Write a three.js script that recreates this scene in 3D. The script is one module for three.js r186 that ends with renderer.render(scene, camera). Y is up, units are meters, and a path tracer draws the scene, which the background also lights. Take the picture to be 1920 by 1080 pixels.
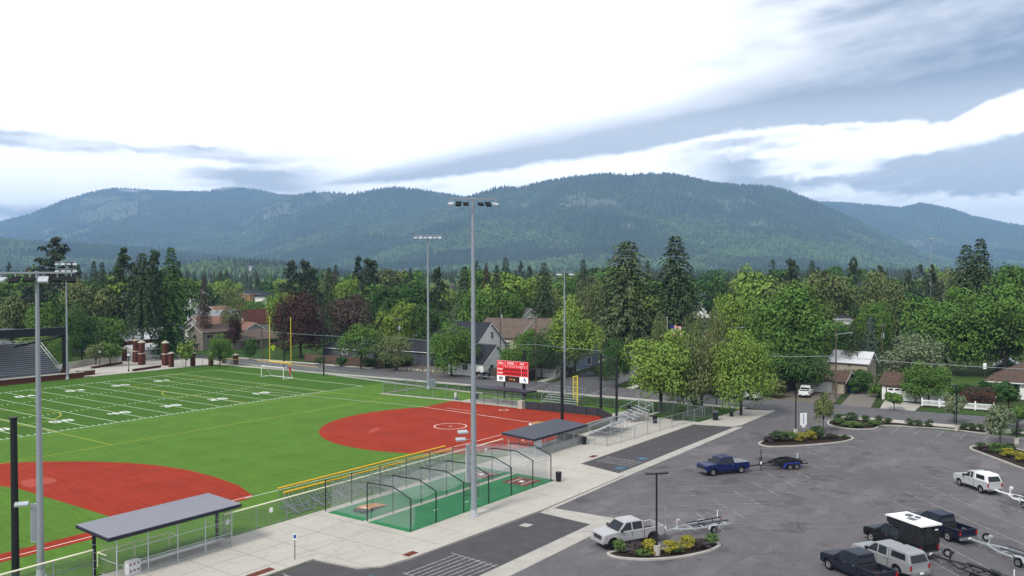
import * as THREE from 'three';
import { mergeGeometries } from 'three/addons/utils/BufferGeometryUtils.js';

// ---------------------------------------------------------------- camera
// World axes follow the football field: x runs along it towards the street, z runs across it towards the car park, y is up.
const scene = new THREE.Scene();
const FOCAL = 1599.05, EYE = new THREE.Vector3(-109.672, 22.585, 123.878);
const camera = new THREE.PerspectiveCamera(2 * Math.atan(540 / FOCAL) * 180 / Math.PI, 16 / 9, 0.5, 30000);
const FWD = new THREE.Vector3(0.80675106, 0, -0.59089147), RGT = new THREE.Vector3(0.59089147, 0, 0.80675106);
const PITCH = 0.01865, ROLL = -0.00255;
{
  const f = FWD.clone().multiplyScalar(Math.cos(PITCH)); f.y = -Math.sin(PITCH);
  const u = new THREE.Vector3().crossVectors(RGT, f).normalize(), cr = Math.cos(ROLL), sr = Math.sin(ROLL);
  const r2 = RGT.clone().multiplyScalar(cr).addScaledVector(u, sr), u2 = u.clone().multiplyScalar(cr).addScaledVector(RGT, -sr);
  camera.position.copy(EYE);
  camera.quaternion.setFromRotationMatrix(new THREE.Matrix4().makeBasis(r2, u2, f.clone().negate()));
  camera.updateMatrixWorld();
}

// ---------------------------------------------------------------- noise
const hash = (x, y, s) => { let h = Math.imul(x, 374761393) ^ Math.imul(y, 668265263) ^ Math.imul(s + 1013, 1274126177); h = Math.imul(h ^ (h >>> 13), 1274126177); return ((h ^ (h >>> 16)) >>> 0) / 4294967296; };
const vnoise = (x, y, s = 0, per = 0) => {
  const ix = Math.floor(x), iy = Math.floor(y), fx = x - ix, fy = y - iy, u = fx * fx * (3 - 2 * fx), v = fy * fy * (3 - 2 * fy);
  const w = per ? (n) => ((n % per) + per) % per : (n) => n;
  const a = hash(w(ix), w(iy), s), b = hash(w(ix + 1), w(iy), s), c = hash(w(ix), w(iy + 1), s), d = hash(w(ix + 1), w(iy + 1), s);
  return a + (b - a) * u + (c - a) * v + (a - b - c + d) * u * v;
};
const fbm = (x, y, oct = 4, s = 0, per = 0) => { let v = 0, a = 0.5, t = 0; for (let i = 0; i < oct; i++) { v += a * vnoise(x, y, s + i * 17, per); t += a; a *= 0.5; x *= 2; y *= 2; per *= 2; } return v / t; };
let seed = 7;
const rnd = () => { seed = (seed + 0x6d2b79f5) | 0; let t = Math.imul(seed ^ (seed >>> 15), 1 | seed); t = (t + Math.imul(t ^ (t >>> 7), 61 | t)) ^ t; return ((t ^ (t >>> 14)) >>> 0) / 4294967296; };
const rr = (a, b) => a + (b - a) * rnd();
const sst = (a, b, x) => { const t = Math.min(1, Math.max(0, (x - a) / (b - a))); return t * t * (3 - 2 * t); };
const lerp = (a, b, t) => a + (b - a) * t;
const curve = (pts, x) => { if (x <= pts[0][0]) return pts[0][1]; for (let i = 1; i < pts.length; i++) if (x <= pts[i][0]) return lerp(pts[i - 1][1], pts[i][1], (x - pts[i - 1][0]) / (pts[i][0] - pts[i - 1][0])); return pts[pts.length - 1][1]; };

// ---------------------------------------------------------------- sky: bright overcast with long grey cloud banks (directions in degrees, azimuth from the view's heading)
{
  const W = 4096, H = 2048, data = new Float32Array(W * H * 4), D = Math.PI / 180, head = Math.atan2(FWD.z, FWD.x);
  const up = [[-14, 5.2], [-11, 5.9], [-4.6, 8.1], [1.4, 9.8], [7.8, 11.3], [11, 12.2], [14, 13.6], [18.7, 16], [24, 21], [40, 30]];
  const lo = [[-14, 5.0], [-11, 5.5], [-4.6, 6.15], [1.4, 7.1], [7.8, 7.9], [13.7, 8.8], [18.7, 9.15], [23.3, 8.9], [27.2, 8.8], [28.8, 9.7], [33, 10.8], [60, 12]];
  for (let row = H / 2; row < H; row++) {
    const el = ((row + 0.5) / H - 0.5) * 180, sy = Math.sin(el * D), cy = Math.cos(el * D);
    for (let col = 0; col < W; col++) {
      const th = ((col + 0.5) / W - 0.5) * 2 * Math.PI;
      let az = (th - head) / D; az = ((az + 540) % 360) - 180;
      const dx = Math.cos(th) * cy, dz = Math.sin(th) * cy, k = 1 / (sy + 0.16);
      const cx = dx * k * 1.5, cz = dz * k * 1.5;
      const n1 = fbm(cx * 1.3 + 40, cz * 1.3 + 40, 5, 3);
      let dark = 0.30 + 0.5 * sst(0.3, 0.72, n1);                         // the same stratus all round
      const wv = sst(56, 38, Math.abs(az)) * sst(34, 22, el);
      if (wv > 0.001) {
        const w1 = fbm(az * 0.22 + 9, el * 0.6 + 5, 5, 11) - 0.5, w2 = fbm(az * 0.9, el * 2.4, 4, 23) - 0.5 + 0.5 * (fbm(az * 2.6, el * 5.5, 3, 29) - 0.5), a2 = az + w1 * 2.2 + w2 * 0.5, e2 = el + w1 * 0.9 + w2 * 0.35 - az * 0.01 * w1;
        const hi = curve(up, a2), l = curve(lo, a2);
        const streak = fbm(az * 0.10 + 3, (el - az * 0.13) * 0.95, 5, 31);
        const A = curve([[-16, 0], [-12, 0.5], [-9, 0.7], [-4, 0.86], [1, 0.92], [8, 0.93], [14, 0.98], [20, 1.04], [32, 1.04], [60, 0.8]], az), low = sst(l - 0.14, l + 0.3, e2), ramp = sst(hi + 0.5 + Math.max(0, az) * 0.02, l + 0.15, e2);
        let dk = low * (A * Math.pow(ramp, 0.75) + 0.4 * (streak - 0.5) * ramp);
        dk = Math.max(dk, low * sst(6, 24, az + w1 * 8) * (0.86 + 0.6 * (streak - 0.5)));
        const under = fbm((az + w2 * 1.5) * 0.085 + 2.3, (el - az * 0.075 + w2 * 0.5) * 0.62 + 6.1, 5, 47), below = sst(l + 0.15, l - 0.35, e2) * sst(9, 15, az + w1 * 4);
        dk = Math.max(dk, below * 0.85 * sst(0.44, 0.66, under));
        const left = sst(-9, -17, az) * sst(10.5, 8.5, el), under2 = fbm((az + w2) * 0.075 + 11, (el + az * 0.02 + w2 * 0.4) * 0.7 + 3, 5, 53);
        dk = Math.max(dk, left * 0.8 * sst(0.44, 0.68, under2)); dk = Math.max(dk, sst(10, 4, Math.abs(az - 1)) * 0.35 * sst(l - 0.1, l - 0.5, e2) * sst(0.5, 0.66, under2));
        dk *= 1 + 0.3 * (fbm(az * 0.3 + 7, (el - az * 0.13) * 1.3 + 2, 5, 83) - 0.5) + 0.12 * w2; dk = Math.max(0, dk) + 0.05 * sst(0.5, 0.7, streak);
        dark = lerp(dark, Math.min(0.98, dk), wv);
      }
      dark = Math.min(dark, lerp(0.74, 1, sst(9, 12.5, el)));
      const o = (row * W + col) * 4, b = 1 - dark;
      data[o] = b + dark * 0.15; data[o + 1] = b + dark * 0.19; data[o + 2] = b + dark * 0.262; data[o + 3] = 1;
    }
  }
  for (let i = 0; i < (W * H * 4) / 2; i += 4) { data[i] = 0.28; data[i + 1] = 0.3; data[i + 2] = 0.3; data[i + 3] = 1; }
  const sky = new THREE.DataTexture(data, W, H, THREE.RGBAFormat, THREE.FloatType);
  sky.mapping = THREE.EquirectangularReflectionMapping; sky.magFilter = THREE.LinearFilter; sky.needsUpdate = true;
  scene.background = sky; scene.environment = sky;
}
const sun = new THREE.DirectionalLight(new THREE.Color(1, 0.96, 0.9), 1.5);
sun.name = 'sun'; sun.position.copy(new THREE.Vector3(-50, 60, -40)); sun.target.position.set(-10, 0, 50);
sun.position.copy(sun.target.position).addScaledVector(FWD, -95).addScaledVector(RGT, -75).add(new THREE.Vector3(0, 125, 0));
sun.castShadow = true; sun.shadow.radius = 20; sun.shadow.mapSize.set(2048, 2048);
Object.assign(sun.shadow.camera, { left: -160, right: 160, top: 160, bottom: -160, near: 1, far: 600 });
scene.add(sun, sun.target);
scene.fog = new THREE.FogExp2(new THREE.Color(0.38, 0.64, 1.0), 0.000112);
const renderer = new THREE.WebGLRenderer({ antialias: true });
renderer.toneMapping = THREE.LinearToneMapping;
renderer.toneMappingExposure = 2.1;
renderer.shadowMap.enabled = true;

// ---------------------------------------------------------------- survey helpers
const CAMROT = new THREE.Matrix3().setFromMatrix4(camera.matrixWorld);
// Where a sight line meets the level y = h (survey of the photograph's ground points).
const S = (px, py, h = 0) => { const d = new THREE.Vector3((px - 960) / FOCAL, (540 - py) / FOCAL, -1).applyMatrix3(CAMROT); return EYE.clone().addScaledVector(d, (h - EYE.y) / d.y); };
// A point on level ground at a bearing and a distance along the heading.
const at = (px, depth, y = 0) => { const p = EYE.clone().addScaledVector(FWD, depth).addScaledVector(RGT, depth * (px - 960) / FOCAL); p.y = y; return p; };
const topAt = (py, depth) => EYE.y + (510 - py) * depth / FOCAL;

// ---------------------------------------------------------------- building helpers
const taken = new Map();
const numbered = (n) => { const k = taken.get(n) ?? 0; taken.set(n, k + 1); return k ? `${n}_${String(k).padStart(3, '0')}` : n; };
function boxUV(g) {                                                    // uv in metres, by the way each face points
  const p = g.attributes.position, n = g.attributes.normal, uv = new Float32Array(p.count * 2);
  for (let i = 0; i < p.count; i += 3) {
    let nx = 0, ny = 0, nz = 0;
    for (let k = 0; k < 3; k++) { nx += n.getX(i + k); ny += n.getY(i + k); nz += n.getZ(i + k); }
    const ax = Math.abs(nx), ay = Math.abs(ny), az = Math.abs(nz);
    for (let k = 0; k < 3; k++) {
      const x = p.getX(i + k), y = p.getY(i + k), z = p.getZ(i + k);
      const [u, v] = ay > ax && ay > az ? [x, z] : ax > az ? [z, y] : [x, y];
      uv[(i + k) * 2] = u; uv[(i + k) * 2 + 1] = v;
    }
  }
  g.setAttribute('uv', new THREE.BufferAttribute(uv, 2));
  return g;
}
const plain = (g) => { const q = g.index ? g.toNonIndexed() : g; for (const k of Object.keys(q.attributes)) if (!['position', 'normal', 'color'].includes(k)) q.deleteAttribute(k); if (!q.attributes.normal) q.computeVertexNormals(); return q; };
const geo = (parts) => boxUV(parts.length === 1 ? plain(parts[0]) : mergeGeometries(parts.map(plain)));
function mesh(name, parts, mat, parent, raw) {
  const m = new THREE.Mesh(raw ? parts : geo([].concat(parts)), mat);
  m.name = parent && parent !== scene ? name : numbered(name); m.castShadow = m.receiveShadow = true;
  (parent ?? scene).add(m);
  return m;
}
const tag = (o, label, category, group) => { o.userData.label = label; o.userData.category = category; if (group) o.userData.group = group; return o; };
const struct = (o, label) => { o.userData.kind = 'structure'; if (label) o.userData.label = label; return o; };
function thing(name, label, category, pos = [0, 0, 0], turn = 0, group) {
  const o = new THREE.Group(); o.name = numbered(name);
  if (pos.isVector3) o.position.copy(pos); else o.position.set(...pos);
  o.rotation.y = turn; scene.add(o);
  return tag(o, label, category, group);
}
function dup(src, pos, turn, label, group) {
  const c = src.clone(); c.name = numbered(src.name.replace(/_\d+$/, '')); scene.add(c);
  if (pos.isVector3) c.position.copy(pos); else c.position.set(...pos);
  c.rotation.y = turn ?? 0; c.userData = { ...src.userData };
  if (label) c.userData.label = label;
  if (group) c.userData.group = group;
  return c;
}
const V = (x, y, z) => new THREE.Vector3(x, y, z);
const bx = (w, h, d, x = 0, y = 0, z = 0, ry = 0) => { const g = new THREE.BoxGeometry(w, h, d); if (ry) g.rotateY(ry); return g.translate(x, y, z); };
const span = (x0, x1, y0, y1, z0, z1) => bx(x1 - x0, y1 - y0, z1 - z0, (x0 + x1) / 2, (y0 + y1) / 2, (z0 + z1) / 2);
const cyl = (r0, r1, h, x = 0, y = 0, z = 0, n = 10) => new THREE.CylinderGeometry(r1, r0, h, n).translate(x, y + h / 2, z);
function bar(a, b, r, n = 6, r2 = r) {                                  // a round bar between two points
  const d = b.clone().sub(a), g = new THREE.CylinderGeometry(r2, r, d.length(), n);
  g.applyQuaternion(new THREE.Quaternion().setFromUnitVectors(V(0, 1, 0), d.clone().normalize()));
  return g.translate((a.x + b.x) / 2, (a.y + b.y) / 2, (a.z + b.z) / 2);
}
function beam(a, b, w, h) {                                             // a rectangular bar between two points
  const d = b.clone().sub(a), g = new THREE.BoxGeometry(w, h, d.length()), m = new THREE.Matrix4().lookAt(b, a, V(0, 1, 0));
  return g.applyMatrix4(m).translate((a.x + b.x) / 2, (a.y + b.y) / 2, (a.z + b.z) / 2);
}
const shapeOf = (pts) => { const s = new THREE.Shape(); pts.forEach(([x, y], i) => (i ? s.lineTo(x, y) : s.moveTo(x, y))); return s; };
// A flat sheet on the ground from [x, z] corners; holes likewise.
function sheet(pts, y, holes = []) {
  const s = shapeOf(pts.map(([x, z]) => [x, -z])); for (const h of holes) s.holes.push(shapeOf(h.map(([x, z]) => [x, -z])));
  return new THREE.ShapeGeometry(s).rotateX(-Math.PI / 2).translate(0, y, 0);
}
// The same with a thickness: top at y1, sides down to y0.
function slab(pts, y0, y1, holes = []) {
  const s = shapeOf(pts.map(([x, z]) => [x, -z])); for (const h of holes) s.holes.push(shapeOf(h.map(([x, z]) => [x, -z])));
  return new THREE.ExtrudeGeometry(s, { depth: y1 - y0, bevelEnabled: false }).rotateX(-Math.PI / 2).translate(0, y0, 0);
}
const ext = (pts, depth, bevel = 0) => new THREE.ExtrudeGeometry(shapeOf(pts), { depth: depth - 2 * bevel, bevelEnabled: bevel > 0, bevelThickness: bevel, bevelSize: bevel * 0.8, bevelOffset: -bevel * 0.8, bevelSegments: 2, curveSegments: 6 }).translate(0, 0, bevel);
const xz = (v) => [v.x, v.z];
const polyS = (list) => list.map(([a, b]) => xz(S(a, b)));
function smooth(pts, n = 4) { const c = new THREE.CatmullRomCurve3(pts.map(([x, z]) => V(x, 0, z)), true, 'centripetal'); return c.getPoints(pts.length * n).slice(0, -1).map(xz); }
function inset(pts, d) {                                               // move a ring of points inwards by d
  const cx = pts.reduce((s, p) => s + p[0], 0) / pts.length, cz = pts.reduce((s, p) => s + p[1], 0) / pts.length, n = pts.length;
  let area = 0; for (let i = 0; i < n; i++) { const a = pts[i], b = pts[(i + 1) % n]; area += a[0] * b[1] - b[0] * a[1]; }
  const sg = Math.sign(area);
  return pts.map((p, i) => { const a = pts[(i + n - 1) % n], b = pts[(i + 1) % n], tx = b[0] - a[0], tz = b[1] - a[1], l = Math.hypot(tx, tz) || 1; return [p[0] - sg * tz / l * d, p[1] + sg * tx / l * d]; });
}

// ---------------------------------------------------------------- materials
const lin = (r, g, b) => new THREE.Color().setRGB(r, g, b);
const std = (r, g, b, rough = 0.8, metal = 0, extra = {}) => new THREE.MeshPhysicalMaterial({ color: lin(r, g, b), roughness: rough, metalness: metal, specularIntensity: rough > 0.75 ? 0.2 : 0.6, ...extra });
// A tiling grain texture: mean 1-ish grey that multiplies the colour.
function grain(size, metres, fn, srgb = true) {
  const d = new Uint8Array(size * size * 4);
  for (let y = 0; y < size; y++) for (let x = 0; x < size; x++) { const c = fn(x / size, y / size, x, y), o = (y * size + x) * 4; for (let k = 0; k < 3; k++) d[o + k] = Math.max(0, Math.min(255, Math.round((Array.isArray(c) ? c[k] : c) * 255))); d[o + 3] = 255; }
  const t = new THREE.DataTexture(d, size, size); t.wrapS = t.wrapT = THREE.RepeatWrapping; t.magFilter = THREE.LinearFilter; t.minFilter = THREE.LinearFilter; if (srgb) t.colorSpace = THREE.SRGBColorSpace; t.repeat.set(1 / metres, 1 / metres); t.needsUpdate = true;
  return t;
}
const retile = (t, a, b = a) => { const c = t.clone(); c.repeat.set(1 / a, 1 / b); c.needsUpdate = true; return c; };
const TX = {};
TX.rough = grain(512, 7, (u, v) => 0.84 + 0.20 * (fbm(u * 8, v * 8, 5, 1, 8) - 0.5) * 0.6 + 0.10 * (hash((u * 512) | 0, (v * 512) | 0, 5) - 0.5));
TX.fine = grain(256, 1.5, (u, v) => 0.86 + 0.16 * (fbm(u * 16, v * 16, 4, 2, 16) - 0.5) * 2 + 0.08 * (hash((u * 256) | 0, (v * 256) | 0, 9) - 0.5));
TX.turf = grain(1024, 18, (u, v) => { const g = fbm(u * 90, v * 14, 3, 4, 0 || 14) , p = fbm(u * 6, v * 6, 4, 8, 6), s = hash((u * 1024) | 0, (v * 1024) | 0, 2); return 0.80 + (g - 0.5) * 0.16 + (p - 0.5) * 0.11 + (s - 0.5) * 0.16; });
TX.shingle = grain(256, 2.4, (u, v) => { const r = (v * 12) % 1, t = hash(Math.floor(u * 8 + (Math.floor(v * 12) % 2) * 0.5), Math.floor(v * 12), 3); return 0.72 + t * 0.2 - (r < 0.14 ? 0.18 : 0) + (hash((u * 256) | 0, (v * 256) | 0, 1) - 0.5) * 0.14; });
TX.board = grain(128, 2.4, (u, v) => { const r = (v * 14) % 1; return 0.97 - (r < 0.14 ? 0.2 : 0) + (fbm(u * 4, v * 30, 3, 6) - 0.5) * 0.08; });
TX.brick = grain(256, 1.2, (u, v) => { const row = Math.floor(v * 16), f = (v * 16) % 1, q = u * 6 + (row % 2) * 0.5, g = q % 1; const m = f < 0.14 || g < 0.06; const t = hash(Math.floor(q), row, 4); return m ? [0.62, 0.58, 0.54] : [0.72 + t * 0.25, 0.62 + t * 0.22, 0.56 + t * 0.2]; });
TX.wood = grain(256, 2, (u, v) => 0.82 + (fbm(u * 40, v * 3, 4, 7) - 0.5) * 0.4);
TX.speck = grain(256, 3, (u, v) => 0.7 + 0.5 * (fbm(u * 24, v * 24, 3, 12, 24) - 0.5) + 0.35 * (hash((u * 256) | 0, (v * 256) | 0, 13) - 0.5));
// Woven wire and netting: opaque strands, open holes.
TX.link = (() => { const n = 128, d = new Uint8Array(n * n * 4); for (let y = 0; y < n; y++) for (let x = 0; x < n; x++) { const u = (x + y) % 64, v = (x - y + 128) % 64, w = u < 6 || v < 6 ? 255 : 0; d.set([w, w, w, 255], (y * n + x) * 4); } const t = new THREE.DataTexture(d, n, n); t.wrapS = t.wrapT = THREE.RepeatWrapping; t.magFilter = THREE.LinearFilter; t.repeat.set(1 / 0.14, 1 / 0.14); t.needsUpdate = true; return t; })();
TX.net = (() => { const n = 64, d = new Uint8Array(n * n * 4); for (let y = 0; y < n; y++) for (let x = 0; x < n; x++) { const w = x % 32 < 4 || y % 32 < 4 ? 255 : 0; d.set([w, w, w, 255], (y * n + x) * 4); } const t = new THREE.DataTexture(d, n, n); t.wrapS = t.wrapT = THREE.RepeatWrapping; t.magFilter = THREE.LinearFilter; t.repeat.set(1 / 0.1, 1 / 0.1); t.needsUpdate = true; return t; })();
TX.conc = grain(1024, 26, (u, v) => { const st = fbm(u * 12, v * 70, 4, 15, 0), lo = fbm(u * 7, v * 7, 5, 16, 7), sp = fbm(u * 90, v * 90, 2, 18, 90); return 0.86 + (lo - 0.5) * 0.07 + (st - 0.5) * 0.06 - (sp > 0.74 ? 0.05 : 0) + (hash((u * 1024) | 0, (v * 1024) | 0, 3) - 0.5) * 0.05; });
const M = {
  concrete: std(0.60, 0.56, 0.485, 0.9, 0, { map: TX.conc }), kerb: std(0.58, 0.545, 0.48, 0.9, 0, { map: TX.rough }), concreteWall: std(0.40, 0.40, 0.385, 0.9, 0, { map: TX.rough }),
  turf: std(0.13, 0.268, 0.034, 0.95, 0, { map: TX.turf }), turfDark: std(0.082, 0.19, 0.020, 0.95, 0, { map: TX.turf }), clay: std(0.45, 0.050, 0.022, 0.95, 0, { map: TX.turf }),
  white: std(0.80, 0.80, 0.78, 0.7), worn: std(0.50, 0.50, 0.485, 0.9, 0, { map: TX.speck }), yellowLine: std(0.62, 0.48, 0.10, 0.8), lawn: std(0.085, 0.17, 0.035, 1, 0, { map: TX.speck }), dirt: std(0.22, 0.19, 0.15, 1, 0, { map: TX.rough }), mulch: std(0.075, 0.052, 0.042, 1, 0, { map: TX.speck }),
  street: std(0.175, 0.172, 0.178, 0.95, 0, { map: TX.rough }), bay: std(0.115, 0.108, 0.110, 0.95, 0, { map: TX.rough }),
  cageTurf: std(0.05, 0.31, 0.115, 0.95, 0, { map: retile(TX.turf, 9) }), galv: std(0.29, 0.315, 0.34, 0.5, 0.3), galvLight: std(0.48, 0.505, 0.53, 0.5, 0.3), steel: std(0.33, 0.36, 0.39, 0.5, 0.5), alu: std(0.66, 0.67, 0.68, 0.45, 0.4, { map: TX.fine }),
  black: std(0.012, 0.013, 0.016, 0.55), blackMatt: std(0.02, 0.02, 0.023, 0.85), darkRoof: std(0.14, 0.15, 0.185, 0.5, 0.2, { map: TX.fine }), fascia: std(0.02, 0.02, 0.035, 0.6),
  link: std(0.24, 0.255, 0.26, 0.7, 0.1, { alphaMap: TX.link, transparent: true, side: THREE.DoubleSide }), linkDark: std(0.045, 0.055, 0.055, 0.7, 0, { alphaMap: TX.link, transparent: true, side: THREE.DoubleSide }),
  net: std(0.40, 0.415, 0.415, 0.9, 0, { alphaMap: TX.net, transparent: true, side: THREE.DoubleSide }), netThin: std(0.30, 0.32, 0.32, 0.9, 0, { alphaMap: retile(TX.net, 0.1), transparent: true, opacity: 0.5, side: THREE.DoubleSide }), dense: std(0.035, 0.045, 0.042, 0.9, 0, { alphaMap: retile(TX.link, 0.14), transparent: true, side: THREE.DoubleSide }), netBlack: std(0.03, 0.035, 0.035, 0.9, 0, { alphaMap: TX.net, transparent: true, side: THREE.DoubleSide }),
  cream: std(0.82, 0.76, 0.58, 0.6), yellow: std(0.85, 0.47, 0.03, 0.5), goalYellow: std(0.80, 0.62, 0.02, 0.45), red: std(0.50, 0.02, 0.02, 0.6), brick: std(0.15, 0.075, 0.058, 0.9, 0, { map: TX.brick }), stone: std(0.60, 0.54, 0.42, 0.85, 0, { map: TX.fine }),
  glass: std(0.018, 0.022, 0.026, 0.06, 0, { specularIntensity: 0.45 }), trunk: std(0.085, 0.068, 0.052, 0.95, 0, { map: TX.wood }), poleWood: std(0.17, 0.135, 0.105, 0.95, 0, { map: TX.wood }), fenceWood: std(0.145, 0.09, 0.07, 0.95, 0, { map: TX.wood }), oldWood: std(0.13, 0.115, 0.10, 0.95, 0, { map: TX.wood }), redWood: std(0.20, 0.075, 0.045, 0.95, 0, { map: TX.wood }),
  rubber: std(0.014, 0.014, 0.015, 0.85), rim: std(0.60, 0.61, 0.63, 0.3, 0.7), rimDark: std(0.06, 0.06, 0.065, 0.4, 0.5), whitePaint: std(0.80, 0.80, 0.79, 0.5), lampRed: std(0.30, 0.012, 0.012, 0.25), lampClear: std(0.7, 0.72, 0.74, 0.1, 0.3), chrome: std(0.65, 0.66, 0.68, 0.15, 0.9), trim: std(0.03, 0.03, 0.032, 0.6),
};
// ================================================================ the setting: ground, field, car park, streets
const groundMat = std(0.085, 0.125, 0.04, 1, 0, { map: retile(TX.speck, 23) });
struct(mesh('ground', sheet([[-1500, 1200], [-1500, -4200], [4200, -4200], [4200, 1200]], 0), groundMat));

// Football and softball turf
const turf = struct(mesh('turf_field', sheet([[-150, 61.6], [-150, -59], [20.4, -59], [18.9, -24], [15.4, 5], [14.0, 26], [14.0, 61.6]], 0.03), M.turf));
mesh('football_turf', sheet([[-115, 0.25], [-115, -58.6], [20.2, -58.6], [18.7, -24], [16.0, 0.25]], 0.036), M.turfDark, turf);
{
  const line = (a, b, w = 0.12, y = 0.045) => { const dx = b[0] - a[0], dz = b[1] - a[1], l = Math.hypot(dx, dz), nx = -dz / l * w / 2, nz = dx / l * w / 2; return sheet([[a[0] + nx, a[1] + nz], [b[0] + nx, b[1] + nz], [b[0] - nx, b[1] - nz], [a[0] - nx, a[1] - nz]], y); };
  const lm = std(0.62, 0.70, 0.52, 0.9), ym = std(0.42, 0.42, 0.05, 0.9), num = std(0.78, 0.80, 0.76, 0.9), pinkLine = std(0.78, 0.60, 0.55, 0.9);
  const Yd = 0.9144, Zf = -48.77;
  for (let k = 0; k <= 20; k++) mesh('yard_line', line([-k * 5 * Yd, -0.1], [-k * 5 * Yd, Zf + 0.1], 0.13), lm, turf);
  for (const z of [0, Zf]) mesh('sideline', line([-91.44, z], [9.14, z], 0.16), lm, turf);
  for (const x of [9.14]) mesh('end_line', line([x, 0.1], [x, Zf - 0.1], 0.18), lm, turf);
  const hs = [];
  for (let k = 1; k < 100; k++) if (k % 5) { for (const z of [-16.26, -32.5]) hs.push(line([-k * Yd, z - 0.35], [-k * Yd, z + 0.35], 0.16)); for (const z of [-0.55, Zf + 0.55]) hs.push(line([-k * Yd, z - 0.35], [-k * Yd, z + 0.35], 0.16)); }
  mesh('hash_marks', hs, lm, turf).userData.kind = 'stuff';
  // yard numbers: strokes of a block numeral, two metres high
  const strokes = { 1: [[0.3, 0, 0.7, 1]], 2: [[0, 0.85, 1, 1], [0.7, 0.5, 1, 1], [0, 0.42, 1, 0.58], [0, 0, 0.3, 0.5], [0, 0, 1, 0.15]], 3: [[0, 0.85, 1, 1], [0.7, 0, 1, 1], [0.2, 0.42, 1, 0.58], [0, 0, 1, 0.15]], 4: [[0, 0.45, 0.3, 1], [0, 0.4, 1, 0.56], [0.65, 0, 0.95, 1]], 5: [[0, 0.85, 1, 1], [0, 0.5, 0.3, 1], [0, 0.42, 1, 0.58], [0.7, 0, 1, 0.5], [0, 0, 1, 0.15]], 0: [[0, 0.85, 1, 1], [0, 0, 1, 0.15], [0, 0, 0.3, 1], [0.7, 0, 1, 1]] };
  for (let t = 1; t <= 9; t++) {
    const digit = t <= 5 ? t : 10 - t, x = -t * 10 * Yd;
    for (const [z, flip] of [[-8.2, 1], [Zf + 8.2, -1]]) for (const [d, off] of [[flip > 0 ? digit : 0, -1.55], [flip > 0 ? 0 : digit, 0.35]]) {
      mesh('yard_number', strokes[d].map(([u0, v0, u1, v1], i) => { const q = [[x + off + u0 * 1.25, v0], [x + off + u1 * 1.25, v0], [x + off + u1 * 1.25, v1], [x + off + u0 * 1.25, v1]].map(([px, v]) => [px, z + flip * (1.0 - 2.0 * v)]); return sheet(flip > 0 ? q : q.reverse(), 0.05 + i * 0.0006); }), num, turf);
    }
  }
  // yellow soccer lines: touch line, half-way line, goal line, circles
  mesh('soccer_line', line([-110, 15.5], [-0.6, 15.5], 0.13), ym, turf);
  mesh('soccer_line', line([-50.7, 15.5], [-50.7, -52], 0.13, 0.047), ym, turf);
  mesh('soccer_line', line([-0.6, 15.5], [-1.5, -52], 0.13, 0.047), ym, turf);
  const ring = (cx, cz, r, a0, a1, w, y = 0.049, n = 40) => { const o = [], i2 = []; for (let k = 0; k <= n; k++) { const a = lerp(a0, a1, k / n); o.push([cx + Math.cos(a) * r, cz + Math.sin(a) * r]); i2.unshift([cx + Math.cos(a) * (r - w), cz + Math.sin(a) * (r - w)]); } return sheet([...o, ...i2], y); };
  mesh('soccer_circle', ring(-50.7, -18, 8.8, 0.001, Math.PI * 2 - 0.001, 0.16), ym, turf);
  mesh('soccer_arc', ring(-12.4, -18, 9.15, Math.PI * 0.70, Math.PI * 1.30, 0.16), ym, turf);
  mesh('soccer_box', [line([-17.8, 2], [-17.8, -38], 0.13, 0.051), line([-17.8, 2], [-1.2, 2], 0.13, 0.053), line([-17.8, -38], [-1.2, -38], 0.13, 0.053), line([-7, -8.7], [-7, -27.3], 0.12, 0.051)], ym, turf);
  // Softball infield
  const arc = []; for (let k = 0; k <= 28; k++) { const a = lerp(-0.955, -4.34, k / 28); arc.push([-14.7 + 18.8 * Math.cos(a), 43.1 + 18.8 * Math.sin(a)]); }
  const clay = mesh('infield_turf', sheet([[4.4, 27.4], ...arc, [-21, 61.4], [1.4, 61.4], [5.6, 56.4], [4.6, 42.6]], 0.040), M.clay, turf);
  const HP = [-5.2, 53.0];
  mesh('foul_line', line([HP[0] - 1.6, HP[1]], [-29, HP[1]], 0.13, 0.05), pinkLine, turf); mesh('foul_line', line([HP[0], HP[1] - 1.6], [-3.5, 26.5], 0.13, 0.05), pinkLine, turf);
  mesh('foul_line', line([-29, 53], [-57, 52.2], 0.13, 0.055), lm, turf); mesh('foul_line', line([-3.6, 26.5], [-7.4, -10], 0.13, 0.055), lm, turf);
  mesh('pitching_circle', ring(-14.6, 43.0, 2.44, 0.001, Math.PI * 2 - 0.001, 0.16, 0.05), pinkLine, turf);
  mesh('pitching_plate', sheet([[-14.9, 42.95], [-14.3, 42.95], [-14.3, 43.1], [-14.9, 43.1]], 0.052), num, turf);
  mesh('on_deck_circle', ring(1.6, 40.6, 0.8, 0.001, Math.PI * 2 - 0.001, 0.14, 0.05), pinkLine, turf); mesh('on_deck_circle', ring(-16.6, 58.2, 0.8, 0.001, Math.PI * 2 - 0.001, 0.14, 0.05), pinkLine, turf);
  mesh('runner_lane', [line([-4.7, 45], [-3.9, 33], 0.12, 0.051), line([-2.0, 31.5], [-2.4, 37], 0.1, 0.051), line([-2.4, 37], [-1.2, 37.4], 0.1, 0.0525)], pinkLine, turf);
  for (const [dx, dz] of [[1.0, -1.0], [-1.0, 1.0]]) mesh('batter_box', [line([HP[0] + dx * 0.5 - 0.9, HP[1] + dz * 0.5], [HP[0] + dx * 0.5 + 0.9, HP[1] + dz * 0.5], 0.1, 0.052)], num, turf);
  const tan = std(0.62, 0.32, 0.16, 0.95, 0, { map: TX.turf });
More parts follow.
